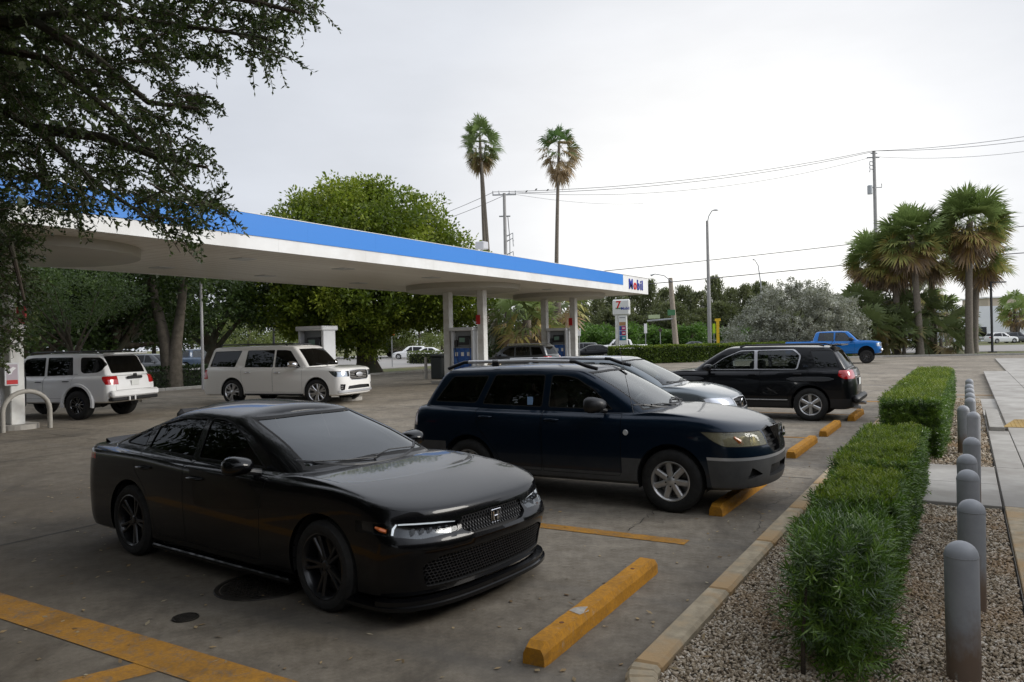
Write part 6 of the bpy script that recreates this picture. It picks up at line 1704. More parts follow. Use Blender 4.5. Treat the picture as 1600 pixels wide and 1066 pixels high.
P, Nn = box_surface(7000, -1.10, -.34, 12.5, 23.2, .15, .90, 'lrfb'); addv(shoots(P, Nn, 12, .07, .055, .012, ML_podo, h2))
P, Nn = box_surface(1100, -1.10, -.34, 12.48, 23.2, .12, .90, 'f'); addv(shoots(P, Nn, 12, .07, .055, .012, ML_podo, h2))
V = np.concatenate(VV); link('foliage', quad_mesh('foliage', V, ML_podo, rnd=np.concatenate(RR)), h2)
VV = []; RR = []
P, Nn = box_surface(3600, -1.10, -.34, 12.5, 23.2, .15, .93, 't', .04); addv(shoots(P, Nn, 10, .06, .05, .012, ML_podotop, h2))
link('sun_coloured_top', quad_mesh('foliage', np.concatenate(VV), ML_podotop, rnd=np.concatenate(RR)), h2)
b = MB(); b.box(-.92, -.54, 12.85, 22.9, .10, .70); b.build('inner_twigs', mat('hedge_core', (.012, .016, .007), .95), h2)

# ------------------------------------------------------------------ fuel canopy
M_cwhite = noisy('canopy_white', (.74, .74, .72), (.80, .80, .78), 1.5, .45, 0, c=(.68, .67, .64), sc2=.5)
M_cblue = mat('canopy_blue', (.014, .195, .62), .45, coat=.1)
M_soffit = noisy('soffit_panel', (.74, .70, .63), (.80, .76, .69), .8, .35, 0, c=(.66, .61, .54), sc2=.3)
M_colw = noisy('column_white', (.66, .66, .63), (.74, .74, .71), 3, .5, 0, c=(.56, .54, .50), sc2=1.2)
M_redsign = mat('red_sign', (.50, .012, .014), .5)
M_whitep = mat('white_print', (.78, .78, .78), .5)
U0, U1, V0, V1, ZS, FH = 4.2, 43.0, -24.0, -16.05, 4.50, .90
cano = thing('fuel_canopy', 'long white fuel canopy with a blue band above the pumps', 'canopy', ((V0 + V1) / 2, (U0 + U1) / 2, ZS))
cx0, cy0 = (V0 + V1) / 2, (U0 + U1) / 2
def cbox(nm, x0, x1, y0, y1, z0, z1, m, bev=0, par=None):
    b = MB(); b.box(x0 - cx0, x1 - cx0, y0 - cy0, y1 - cy0, z0 - ZS, z1 - ZS, bev=bev); return b.build(nm, m, par or cano)
cbox('deck', V0 + .1, V1 - .1, U0 + .1, U1 - .1, ZS + .05, ZS + FH - .08, M_under)
seg = 3.3
for (nm, x0, x1, y0, y1) in (('fascia', V1 - .09, V1, U0, U1), ('fascia', V0, V0 + .09, U0, U1)):
    k = int((U1 - U0) / seg); l = (U1 - U0) / k
    for i in range(k):
        cbox('fascia_panel', x0, x1, U0 + i * l + .002, U0 + (i + 1) * l - .002, ZS - .02, ZS + FH, M_cwhite)
for (y0, y1) in ((U0, U0 + .09), (U1 - .09, U1)):
    for i in range(3): cbox('fascia_panel', V0 + .091 + i * 2.59, V0 + .089 + (i + 1) * 2.59, y0 + .001, y1 - .001, ZS - .02, ZS + FH, M_cwhite)
k = 12; l = (39.15 - U0) / k
for i in range(k): cbox('blue_band', V1 + .001, V1 + .022, U0 + i * l + .001, U0 + (i + 1) * l - .001, ZS + .34, ZS + FH + .01, M_cblue)
cbox('blue_band', V0 - .022, V0 - .001, U0, 39.15, ZS + .34, ZS + FH + .01, M_cblue)
cbox('blue_band', V0 - .02, V1 + .02, U0 - .022, U0 - .001, ZS + .34, ZS + FH + .01, M_cblue)
cbox('coping', V0 - .03, V1 + .03, U0 - .03, U1 + .03, ZS + FH + .011, ZS + FH + .03, M_cwhite)
n = int((U1 - U0 - .2) / .406)
me = None
for i in range(n):
    if me is None:
        b = MB(); b.box(V0 + .1 - cx0, V1 - .1 - cx0, -.197, .197, .012, .05, bev=.008); me = b.mesh('soffit_panel', M_soffit)
    link('soffit_panel', me, cano, (0, U0 + .1 + (i + .5) * .406 - cy0, 0))
for i, u in enumerate((8.0, 15.4, 19.6, 24.6, 34.6)):
    for v in (-18.2, -22.0):
        o = cbox('canopy_light', v - .28, v + .28, u - .28, u + .28, ZS - .012, ZS + .03, M_satin, .01)
        cbox('lens', v - .22, v + .22, u - .22, u + .22, ZS - .016, ZS - .011, mat('light_lens', (.5, .5, .48), .3), 0, None)
for u in (10.2, 29.5, 39.2):
    b = MB(); b.lathe([(0, -.24), (2.55, -.24), (2.62, -.22), (2.64, .02)], 72, 'Z'); b.build('round_soffit', noisy('disc_soffit', (.36, .34, .29), (.42, .40, .34), .8, .4, 0), cano, smooth=40, loc=(-20.0 - cx0, u - cy0, 0))
# lettering at the right end of the fascia
MBl = mat('letter_blue', (.012, .03, .30), .35); MRe = mat('letter_red', (.62, .012, .015), .35)
yy = 39.95
for ch, m_, wd in (('M', MBl, .72), ('o', MRe, .52), ('b', MBl, .50), ('i', MBl, .24), ('l', MBl, .24)):
    me = text_mesh('letter', ch, .80, m_, .02, 'LEFT', .012)
    link('letter', me, cano, (V1 + .022 - cx0, yy - cy0, .42), (math.pi / 2, 0, math.pi / 2)); yy += wd
fl = cbox('flood_light', V1 - .9, V1 - .5, 25.9, 26.3, ZS + FH + .25, ZS + FH + .55, M_satin, .03)
cbox('flood_post', V1 - .72, V1 - .68, 26.08, 26.12, ZS + FH + .03, ZS + FH + .25, M_satin)

def column(u, v, num=None, h=ZS, label=''):
    o = MB().box(-.17, .17, -.17, .17, 0, h - .19, bev=.02).build('column', M_colw, cano, loc=(v - cx0, u - cy0, -ZS))
    MB().box(-.22, .22, -.22, .22, 0, .12, bev=.02).build('column_base', M_colw, o)
    if num:
        s = MB(); s.box(-.24, -.20, -.16, .16, 2.55, 3.05, bev=.01); s.build('number_flag', M_redsign, o)
        s = MB(); s.box(-.16, .16, -.245, -.205, 2.55, 3.05, bev=.01); f = s.build('number_flag', M_redsign, o)
    return o
M_disp = noisy('dispenser_white', (.60, .61, .62), (.68, .69, .70), 4, .4, 0)
M_dblue = noisy('dispenser_blue', (.012, .06, .30), (.02, .09, .36), 3, .35, 0, c=(.05, .16, .42), sc2=4)
M_dgrey = mat('dispenser_grey', (.22, .23, .24), .45)
def dispenser(u, v, label):
    root = thing('fuel_dispenser', label, 'fuel pump', (v, u, .12), 0, 'fuel dispensers under the canopy')
    for s_ in (1, -1):
        MB().box(s_ * .50, s_ * .62, -.30, .30, 0, 2.32, bev=.02).build('side_frame', M_disp, root)
    MB().box(-.66, .66, -.40, .40, 2.32, 2.48, bev=.03).build('top_cap', M_disp, root)
    MB().box(-.50, .50, -.24, .24, 0, 1.56, bev=.01).build('cabinet', M_dgrey, root)
    MB().box(-.50, .50, -.10, .10, 1.561, 2.32).build('backboard', M_dgrey, root)
    for sg in (-1, 1):
        for (a, b_) in ((-.49, -.17), (-.16, .16), (.17, .49)):
            f = MB(); f.box(a, b_, sg * .245, sg * .262, .08, 1.52, bev=.01); f.build('blue_panel', M_dblue, root)
            g = MB(); g.box(a + .08, b_ - .08, sg * .263, sg * .268, 1.16, 1.34); g.build('decal', M_whitep, root)
        f = MB(); f.box(-.30, .34, sg * .11, sg * .19, 1.68, 2.08, bev=.02); s_ = f.build('display', M_blackplastic, root)
        f = MB(); f.box(-.22, .10, sg * .191, sg * .196, 1.80, 2.00); f.build('screen', mat('display_green', (.10, .20, .14), .2), s_)
        f = MB(); f.box(-.46, -.34, sg * .10, sg * .22, 1.60, 1.9, bev=.02); f.build('nozzle', M_blackplastic, root)
        f = MB(); f.tube([(.44, sg * .12, 2.28), (.46, sg * .34, 1.9), (.47, sg * .42, 1.1), (.45, sg * .42, .45), (.30, sg * .40, .25), (.05, sg * .38, .5), (-.25, sg * .32, .95), (-.40, sg * .28, 1.62)], .016, 6); f.build('hose', M_blackplastic, root, smooth=50)
    return root
def island(u, v0, v1, label):
    root = thing('pump_island', label, 'pump island', ((v0 + v1) / 2, u, 0), 0, 'raised concrete pump islands')
    w = (v1 - v0) / 2; b = MB(); b.prism([(w * math.copysign(1, math.cos(a)) - .5 * math.copysign(1, math.cos(a)) + .5 * math.cos(a), .5 * math.sin(a)) for a in np.linspace(0, 2 * math.pi, 24, endpoint=False)], 0, .12)
    b.build('island_slab', M_kerbgrey, root)
for (u, dv, cols, lab, dl) in ((10.2, -21.3, (-20.55, -22.5), 'leftmost pump island, by the white lifted SUV', 'leftmost fuel dispenser, behind the white column at the picture edge'), (20.0, -19.9, (), 'pump island behind the long white SUV', 'white framed fuel dispenser standing behind the long white SUV'),
                               (29.5, -19.95, (-20.9, -19.0), 'pump island with two columns left of the dark grey SUV', 'fuel dispenser with blue panels left of the dark grey SUV'), (39.2, -20.05, (-20.95, -19.1), 'farthest pump island, right of the dark grey SUV', 'farthest fuel dispenser, right of the dark grey SUV')):
    island(u, dv - 1.9, dv + 1.9 if dv > -21 else dv + 1.3, lab); dispenser(u, dv, dl)
    for i, v in enumerate(cols):
        o = column(u, v)
        nv = .245
        if i == (1 if u > 12 else 0):
            f = MB(); f.box(-.215, .0, -.205, -.175, 2.72, 3.14, bev=.005) if u > 12 else f.box(.215, .62, -.02, .02, 2.62, 3.05, bev=.005)
            f = f.build('number_flag', M_redsign, o)
            if u < 12: link('flag_number', text_mesh('flag_number', '2', .30, M_whitep, .002), f, (-.105, -.209, 2.93) if u > 12 else (.42, -.026, 2.84), (math.pi / 2, 0, 0))
    if cols and u > 12:
        t_ = thing('waste_bin', 'tan box at the foot of the right column, ' + ('left' if u < 35 else 'right') + ' of the dark grey SUV', 'bin', (-18.35, u - .1, .12))
        MB().box(-.22, .22, -.2, .2, 0, .72, bev=.02).build('box', noisy('tan_box', (.42, .34, .22), (.52, .43, .30), 9), t_); MB().box(-.24, .24, -.22, .22, .721, .80, bev=.02).build('lid', noisy('tan_box', (.42, .34, .22), (.52, .43, .30), 9), t_)
# the notice, card box and hoops at the leftmost island
nb = thing('notice_board', 'framed red and white notice with hose beside the leftmost column', 'notice', (-20.35, 10.05, 0))
MB().box(-.02, .02, -.17, .17, 1.10, 1.66, bev=.008).build('frame', M_disp, nb)
b = MB(); b.box(.021, .024, -.13, .13, 1.24, 1.62); b.build('poster', mat('poster_grey', (.42, .36, .40), .5), nb)
b = MB(); b.box(.0245, .027, -.13, .13, 1.13, 1.235); b.build('red_strip', M_redsign, nb)
b = MB(); b.prism([(-.10, 1.36), (-.06, 1.50), (.02, 1.56), (.10, 1.53), (.02, 1.46), (-.02, 1.38)], 0, .003, Matrix(((0, 0, 1, .0245), (1, 0, 0, 0), (0, 1, 0, 0), (0, 0, 0, 1)))); b.build('picture', M_whitep, nb)
def hoop(v, u0, u1, h, label):
    root = thing('hoop_barrier', label, 'barrier', (v, (u0 + u1) / 2, 0)); b = MB(); r = (u1 - u0) / 2
    b.tube([(0, -r, 0), (0, -r, h - r * .9)] + [(0, -r * math.cos(a), h - r * .9 + r * .9 * math.sin(a)) for a in np.linspace(0, math.pi, 14)][1:-1] + [(0, r, h - r * .9), (0, r, 0)], .057, 12)
    b.build('hoop', noisy('hoop_paint', (.30, .285, .25), (.38, .36, .32), 6, .55, .1, .003), root, smooth=60)
hoop(-19.85, 9.58, 10.68, .96, 'beige steel hoop barrier in front of the leftmost column')
tr = thing('trash_can', 'dark square rubbish bin behind the dark blue crossover', 'trash can', (-24.2, 33.3, 0))
MB().box(-.36, .36, -.36, .36, 0, 1.15, bev=.05).build('bin', mat('bin_green', (.015, .02, .018), .5), tr); MB().box(-.39, .39, -.39, .39, 1.151, 1.30, bev=.05).build('lid', mat('bin_green', (.015, .02, .018), .5), tr)
pt = thing('guard_post', 'short beige guard post next to the dark rubbish bin', 'post', (-24.9, 33.0, 0)); MB().cyl(0, 0, 0, 1.15, .08, 12).build('post', noisy('hoop_paint', (.30, .285, .25), (.38, .36, .32), 6), pt, smooth=50)

# ------------------------------------------------------------------ poles, wires and signs
M_conc = noisy('pole_concrete', (.33, .32, .31), (.42, .41, .40), 3, .85, .2, .01)
M_wood = noisy('pole_wood', (.26, .22, .17), (.36, .31, .25), 4, .9, .4, .01)
M_galv = mat('galvanised', (.36, .37, .38), .45, .6)
M_wire = mat('wire_black', (.05, .05, .055), .6)
def P3(px, py, d): x, y = at(px, d); return Vector((x, y, zat(px, py, d)))
def tubeobj(nm, pts, r, m, par, n=8, org=None):
    o = Vector(org) if org is not None else Vector((0, 0, 0)); b = MB(); b.tube([Vector(p) - o for p in pts], r, n); return b.build(nm, m, par, smooth=50)
def upole(name, label, px, d, ptop, r0, r1, m, cat='utility pole', lean=0):
    x, y = at(px, d); root = thing(name, label, cat, (x, y, 0)); h = zat(px, ptop, d)
    b = MB(); b.tube([(0, 0, -.2), (lean, 0, h)], [r0, r1], 10); b.build('pole', m, root, smooth=50); return root, h
RX = Vector((CY, SY, 0))       # picture-right as a world direction
r1_, h1_ = upole('utility_pole', 'tall grey utility pole with crossarms rising behind the canopy', 793, 75, 302, .22, .15, M_conc)
for (dz, w) in ((.0, 1.15), (-2.1, .55)):
    tubeobj('crossarm', [RX * -w + Vector((0, 0, h1_ - .15 + dz)), RX * w + Vector((0, 0, h1_ - .15 + dz))], .07, M_galv, r1_)
for dx in (-1.1, -.5, .5, 1.1): MB().lathe([(.03, 0), (.07, .08), (.04, .16), (.07, .24), (.03, .34)], 8, 'Z').build('insulator', M_galv, r1_, loc=(RX.x * dx, RX.y * dx, h1_ - .08))
for k, dz in enumerate((-4.2, -4.7, -6.0)): tubeobj('switch_gear', [RX * .15 + Vector((0, 0, h1_ + dz)), RX * .75 + Vector((0, 0, h1_ + dz + .3)), RX * .8 + Vector((0, 0, h1_ + dz - .5))], .06, M_galv, r1_)
tubeobj('riser_cable', [RX * .3 + Vector((0, 0, h1_ - 2.2)), RX * .45 + Vector((0, 0, h1_ - 4.5)), RX * .4 + Vector((0, 0, h1_ - 7.5))], .035, M_wire, r1_)
r2_, h2_ = upole('utility_pole', 'grey utility pole with transformer above the right palm cluster', 1372, 82, 236, .24, .16, M_conc)
for dz in (-.25,): tubeobj('crossarm', [RX * -.35 + Vector((0, 0, h2_ + dz)), RX * .35 + Vector((0, 0, h2_ + dz))], .06, M_galv, r2_)
for dz in (-1.2, -1.6, -2.0): tubeobj('switch_gear', [Vector((0, 0, h2_ + dz)), RX * -.45 + Vector((0, 0, h2_ + dz + .1)), RX * -.5 + Vector((0, 0, h2_ + dz - .25))], .05, M_galv, r2_)
b = MB(); b.cyl(0, 0, 0, .85, .26, 14); b.lathe([(.27, .85), (.20, .95), (0, .97)], 14, 'Z'); b.build('transformer', mat('transformer_grey', (.45, .47, .48), .4), r2_, smooth=50, loc=(RX.x * -.52, RX.y * -.52, h2_ - 4.6))
tubeobj('crossarm', [RX * -.75 + Vector((0, 0, h2_ - .7)), RX * .55 + Vector((0, 0, h2_ - .7))], .07, M_galv, r2_)
tubeobj('bracket', [RX * -.3 + Vector((0, 0, h2_ - 3.9)), RX * .75 + Vector((0, 0, h2_ - 3.9)), RX * .75 + Vector((0, 0, h2_ - 3.5))], .05, M_galv, r2_)
A1, A2, A0, A3 = P3(793, 302, 75), P3(1372, 236, 82), P3(560, 372, 120), P3(1900, 160, 66)
def wire(label, pts, sag, r, grp=None):
    root = thing('overhead_wire', label, 'wire', tuple(pts[0]), 0, grp); o = Vector(pts[0]); P = []
    for a, b_ in zip(pts[:-1], pts[1:]):
        a, b_ = Vector(a), Vector(b_)
        for k in range(15): t = k / 14; P.append(a.lerp(b_, t) - Vector((0, 0, sag * 4 * t * (1 - t))))
    tubeobj('cable', P, r, M_wire, root, 4, o)
v_ = Vector((0, 0, 1))
wire('upper left power line of the top pair crossing the sky', [A0 + v_ * .6, A1 - RX * 1.0 + v_ * .15, A2 - RX * .3, A3 + v_ * .35], .9, .025)
wire('second power line of the top pair crossing the sky', [A0, A1 + RX * .5, A2 + RX * .3, A3 - v_ * .2], 1.0, .025)
wire('third thin power line sagging just under the top pair', [A1 + RX * 1.1, A2 - v_ * .6, A3 - v_ * .7], 1.5, .018)
wire('upper of the two thick low cables left and right of the palms', [P3(793, 438, 75), P3(1372, 377, 82), P3(1900, 318, 66)], .15, .035)
wire('lower of the two thick low cables left and right of the palms', [P3(793, 462, 75), P3(1372, 409, 82), P3(1900, 372, 66)], .15, .042)
wire('short wire running down to the left pole from the sky centre', [P3(1010, 318, 95), A1 + RX * .9 - v_ * .1], .4, .014)
def birds(pts):
    for i, (px, py) in enumerate(pts):
        p = P3(px, py, 72); o = MB(); o.lathe([(0, -.14), (.05, -.08), (.075, 0), (.055, .07), (0, .15)], 8, 'Z', Matrix.Rotation(R(60), 4, 'Y')); o.add([(.0, .02, 0), (0, -.02, 0), (-.22, 0, -.14)], [(0, 1, 2)])
        q = o.build('bird', mat('bird_dark', (.05, .05, .055), .8), None, smooth=60, loc=p); tag(q, ('middle', 'left', 'right')[i] + ' one of three dark birds on the power line by the second palm', 'bird', 'birds on the wire')
birds([(843, 296), (828, 299), (861, 297)])
# light poles
rl, hl = upole('street_light', 'tall grey concrete street light with one curved arm in the centre right', 1109, 72, 345, .20, .12, M_conc, 'street light')
tubeobj('arm', [(0, 0, hl - .3), RX * .15 + v_ * (hl + .4), RX * .45 + v_ * (hl + .9), RX * .75 + v_ * (hl + 1.0)], .05, M_galv, rl)
b = MB(); b.lathe([(0, 0), (.18, .04), (.16, .12), (0, .16)], 10, 'Z', Matrix.Scale(1.6, 4, (CY, SY, 0))); b.build('lamp_head', M_galv, rl, smooth=50, loc=(RX.x * .85, RX.y * .85, hl + .9))
rl2, hl2 = upole('street_light', 'distant street light with curved arm above the silver bush', 1191, 112, 462, .13, .10, M_galv, 'street light')
tubeobj('arm', [(0, 0, hl2 - .1), RX * -.05 + v_ * (hl2 + 2), RX * -.35 + v_ * (hl2 + 4.4), RX * -.8 + v_ * (hl2 + 5.2), RX * -1.1 + v_ * (hl2 + 5.3)], [.10, .09, .07, .06, .14], M_galv, rl2)
rw, hw_ = upole('utility_pole', 'leaning wooden pole with a lamp arm and a traffic arm at the junction', 1057, 85, 434, .32, .24, M_wood, lean=-.55)
tubeobj('lamp_arm', [RX * -.3 + v_ * (hw_ - .5), RX * -1.2 + v_ * (hw_ + .25), RX * -2.2 + v_ * (hw_ + .45), RX * -2.7 + v_ * (hw_ + .30)], [.05, .05, .05, .12], M_galv, rw)
tubeobj('traffic_arm', [v_ * 4.0, RX * -3.2 + v_ * 3.8], .09, M_galv, rw)
def flat_sign(px, py0, py1, wpx, d, m, name, label, txt=None, tm=None, post=True, cat='sign', yaw=0.0, tsz=.5, disc=False):
    x, y = at(px, d); z1, z0 = zat(px, py0, d), zat(px, py1, d); w = wpx * d / 1200 / 2
    root = thing(name, label, cat, (x, y, 0), YAW + yaw)
    if disc: b = MB(); b.lathe([(0, -.03), (w, -.03), (w, .03), (0, .03)], 20, 'Y', Matrix.Translation((0, 0, (z0 + z1) / 2))); b.build('panel', m, root)
    else: MB().box(-w, w, -.03, .03, z0, z1, bev=.01).build('panel', m, root)
    if post: MB().cyl(0, .06, 0, z1 - .05, .04, 8).build('post', M_galv, root)
    if txt: link('lettering', text_mesh('lettering', txt, (z1 - z0) * tsz, tm or M_whitep, .002), root, (0, -.035, (z0 + z1) / 2), (math.pi / 2, 0, 0))
    return root
flat_sign(1023, 492, 498, 18, 84.5, mat('street_sign_pale', (.38, .45, .26), .5), 'street_name_sign', 'pale green street name sign hanging from the traffic arm', post=False)
flat_sign(1050, 484, 493, 12, 84, mat('street_sign_green', (.05, .16, .07), .5), 'junction_sign', 'small green sign on the wooden pole above the traffic arm', post=False)
flat_sign(1009, 506, 521, 4.5, 80, M_whitep, 'road_sign', 'narrow white road sign on a post left of the wooden pole')
flat_sign(1032, 513, 519, 5.5, 78, mat('sign_back_dark', (.05, .03, .03), .6), 'stop_sign_back', 'small dark round sign on a post before the wooden pole', disc=True)
flat_sign(1116, 506, 521, 4, 74, mat('sign_lime', (.45, .70, .02), .5, emit=None), 'warning_sign', 'lime yellow sign just right of the tall street light')
r_ = flat_sign(1122, 498, 502, 9, 76, mat('sign_yellow', (.75, .48, .02), .5), 'arrow_sign', 'yellow T shaped sign post right of the tall street light')
MB().box(-.14, .14, -.05, .05, .3, zat(1122, 502, 76)).build('yellow_post', mat('sign_yellow', (.75, .48, .02), .5), r_)
flat_sign(905, 513, 525, 5, 60, M_whitep, 'road_sign', 'white back of a small sign right of the farthest pump column')
flat_sign(612, 512, 524, 9, 64, mat('sign_orange', (.60, .10, .02), .5), 'work_sign', 'orange diamond sign half hidden under the big tree')
x, y = at(972, 75); ps = thing('price_sign', 'white pylon sign with fuel prices at the right end of the canopy', 'price sign', (x, y, 0), YAW - .35)
zt_ = zat(972, 468, 75); zb_ = zat(972, 493, 75)
MB().box(-.85, .85, -.22, .22, zb_, zt_, bev=.12).build('head_panel', M_cwhite, ps)
MB().box(-.62, -.34, -.16, .16, 0, zb_ - .002, bev=.02).build('leg', M_colw, ps)
MB().box(-.30, .52, -.15, .15, 1.35, zb_ - .002, bev=.02).build('lower_panel', M_cwhite, ps)
MB().box(.46, .56, -.12, .12, 0, 1.35).build('leg', M_colw, ps)
link('lettering', text_mesh('lettering', '7', 1.0, MRe, .004, bold=.02), ps, (-.25, -.225, (zt_ + zb_) / 2 + .22), (math.pi / 2, 0, 0))
link('lettering', text_mesh('lettering', 'ELEVEN', .16, mat('letter_green', (.01, .16, .06), .4), .004, bold=.01), ps, (-.25, -.225, (zt_ + zb_) / 2 - .10), (math.pi / 2, 0, 0))
link('lettering', text_mesh('lettering', 'Mobil', .38, MBl, .004, bold=.01), ps, (.42, -.225, (zt_ + zb_) / 2 - .12), (math.pi / 2, 0, 0))
MB().box(-.18, .38, -.156, -.152, zb_ - .26, zb_ - .18).build('small_print', M_dgrey, ps)
MB().box(-.22, .42, -.158, -.152, zb_ - 1.0, zb_ - .65).build('advert', mat('advert_brown', (.40, .22, .10), .6), ps)
for k, (c_, tx) in enumerate((((.55, .02, .12), '3.09'), ((.50, .02, .05), '3.89'), ((.01, .28, .25), '3.45'))):
    z_ = zb_ - 1.25 - k * .48
    MB().box(-.22, .42, -.158, -.152, z_ - .22, z_ + .22).build('price_panel', mat('price_blue', (.03, .09, .28), .4), ps)
    MB().box(.02, .40, -.162, -.1585, z_ - .18, z_ + .18).build('price_tile', mat('price_tile_%s' % ('red', 'crimson', 'teal')[k], c_, .4), ps)
    [MB().box(.09 + q * .09, .15 + q * .09, -.166, -.1622, z_ - .08, z_ + .08).build('price_digit', M_whitep, ps) for q in range(3)]
x, y = at(1550, 66); lp = thing('lot_light', 'slim black lot light with a flat arm pointing right, beside the palms', 'light pole', (x, y, 0), YAW)
zl = zat(1550, 440, 66); MB().box(-.07, .07, -.07, .07, 0, zl).build('pole', M_blackplastic, lp); MB().box(-.25, .25, -.25, .25, 0, .10).build('base', M_blackplastic, lp)
MB().box(.075, 1.25, -.18, .18, zl - .12, zl - .02, bev=.02).build('lamp_head', M_blackplastic, lp)
for (px, d, lab, pt_) in ((428, 70, 'slim dark lamp post above the long white SUV roof', 496), (498, 75, 'second dark lamp post behind the white framed dispenser', 500)):
    r_, h_ = upole('lamp_post', lab, px, d, pt_, .11, .09, M_blackplastic, 'light pole')
    MB().box(-.4, .4, -.15, .15, h_, h_ + .1).build('lamp_head', M_blackplastic, r_)
r_, h_ = upole('metal_post', 'thin pale metal post rising from the hedge behind the long white SUV', 316, 35.5, 440, .07, .06, M_conc, 'post')

# ------------------------------------------------------------------ trees and bushes
x, y = at(575, 50)
broad_tree('ficus_tree', 'big broad yellow-green shade tree rising behind the canopy', (x, y), [((-.3, 0, 8.7), (6.4, 6.4, 3.7)), ((-.2, -1.5, 9.6), (4.2, 3.6, 2.5)), ((-4.0 * CY, -4.0 * SY, 6.2), (5.5, 5.0, 3.9)), ((4.2 * CY, 4.2 * SY, 6.2), (4.6, 4.6, 3.6)), ((0, 0, 5.2), (6.5, 5.0, 3.2)), ((.4, -.8, 2.9), (2.1, 1.6, 2.3)), ((-3.6 * CY, -3.6 * SY - .5, 3.9), (2.6, 2.2, 1.9)), ((4.6 * CY, 4.6 * SY, 4.0), (2.2, 2.0, 1.6))],
           (0, 0, 5.0), .75, ML_ficus, 1100, 120, .85, .24, .15, seed=4, nl=22, lo=.55, zmin=-.85)
sp_t = [(180, 38, 5.6, 7.6, 'left shade tree with a twin trunk behind the clipped hedge'), (55, 35, 5.0, 7.4, 'leftmost dark shade tree behind the white lifted SUV'), (330, 47, 5.0, 8.6, 'shade tree with gaps of sky left of the big broad tree'), (-60, 41, 6, 8.0, 'dark shade tree at the left picture edge')]
for i, (px, d, r_, h, lab) in enumerate(sp_t):
    x, y = at(px, d)
    broad_tree('shade_tree', lab, (x, y), [((0, 0, h - 2.6), (r_, r_, 2.6)), ((0, 0, h - 4.0), (r_ * .85, r_ * .85, 2.2))], (0, 0, 3.2), .42 if i else .5, ML_dark, 190, 75, .75, .24, .14, 'shade trees left of the pumps', seed=10 + i, nl=12, lo=.35, zmin=-.9)
x, y = at(268, 36.5); tt = thing('tree_trunks', 'forked pale trunk of a shade tree above the clipped hedge', 'tree', (x, y, 0))
M_trk = noisy('pale_bark', (.065, .055, .042), (.135, .115, .09), 5, .95, .6, .03)
for (e, r_) in (((-.9 * CY, -.9 * SY, 5.2), .32), ((.7 * CY, .7 * SY, 5.6), .30)):
    b = MB(); b.tube([(0, 0, -.1), (e[0] * .12, e[1] * .12, 1.0), (e[0] * .35, e[1] * .35, 2.3), (e[0] * .7, e[1] * .7, 3.8), e], [.50, .38, r_ * .85, r_ * .7, r_ * .5], 10); b.build('trunk', M_trk, tt, smooth=60)
cs = ell_points((0, 0, 6.2), (4.2, 4.2, 2.2), 90, .4, -.9); C, O, rc = clump_cloud(cs, .8, 70)
link('crown', quad_mesh('crown', leaf_quads(C, .22, .13, unit(O + rng.normal(size=O.shape) * .4)), ML_dark, rnd=rc), tt)
# feathery tree nearest the left SUV
x, y = at(110, 27.0)
broad_tree('feathery_tree', 'soft light green feathery tree over the roof of the white lifted SUV', (x, y), [((0, 0, 3.9), (2.6, 2.2, 1.25)), ((-2.0 * CY, -2.0 * SY, 3.3), (1.9, 1.6, 1.2))], (0, 0, 3.0), .13, leafmat('feathery_leaf', (.035, .060, .018), (.060, .095, .030), (.11, .155, .05), .4, clump=.8), 170, 90, .42, .12, .035, seed=31, nl=10, lo=.3, zmin=-.95)
# pale yellow-green tree and far tree belt
def variants(mat_, r, h, ncl, per, cr, ls, lw, seed, wisp=False):
    root = thing('far_tree', 'x', 'tree', (0, 0, 0)); g = np.random.default_rng(seed)
    if wisp:
        k = ncl; t = g.random(k) ** .8; a = g.random(k) * 6.283; rad = r * (1 - t * .75) * (g.random(k) ** .5); cs = np.stack([np.cos(a) * rad, np.sin(a) * rad, h * (.12 + .86 * t)], 1)
        C, O, rc = clump_cloud(cs, cr, per, 1.3); T = unit(O * .4 + np.array([0, 0, .9]) + g.normal(size=O.shape) * .45)
    else:
        cs = ell_points((0, 0, h * .58), (r, r, h * .42), ncl, .45, -.9); C, O, rc = clump_cloud(cs, cr, per, .8); T = unit(O + g.normal(size=O.shape) * cr * .5)
    n = len(C); link('crown', quad_mesh('crown', leaf_quads(C, ls * g.uniform(.7, 1.3, n), lw, T), mat_, rnd=np.clip(rc * .7 + g.random(n) * .3, 0, 1)), root)
    b = MB(); b.tube([(0, 0, -.1), (.1, 0, h * .4), (-.05, .1, h * .85)], [.25, .17, .05], 7); b.build('trunk', M_bark, root, smooth=60); return root
def place(root, lab, px, d, s, first, grp):
    c = root if first else copy_tree(root); x, y = at(px, d); c.location = (x, y, 0); c.scale = (s[0], s[0], s[1]); c.rotation_euler = (0, 0, random.uniform(0, 6.28)); c['label'] = lab; c['group'] = grp; return c
vw = [variants(ML_pine, 3.4, 10, 90, 60, .65, .55, .13, 50, True), variants(ML_pine, 3.0, 10, 80, 60, .6, .5, .13, 51, True), variants(ML_pine, 3.8, 10, 100, 55, .7, .55, .14, 52, True)]
def hy(px, py, d): return zat(px, py, d) / 10
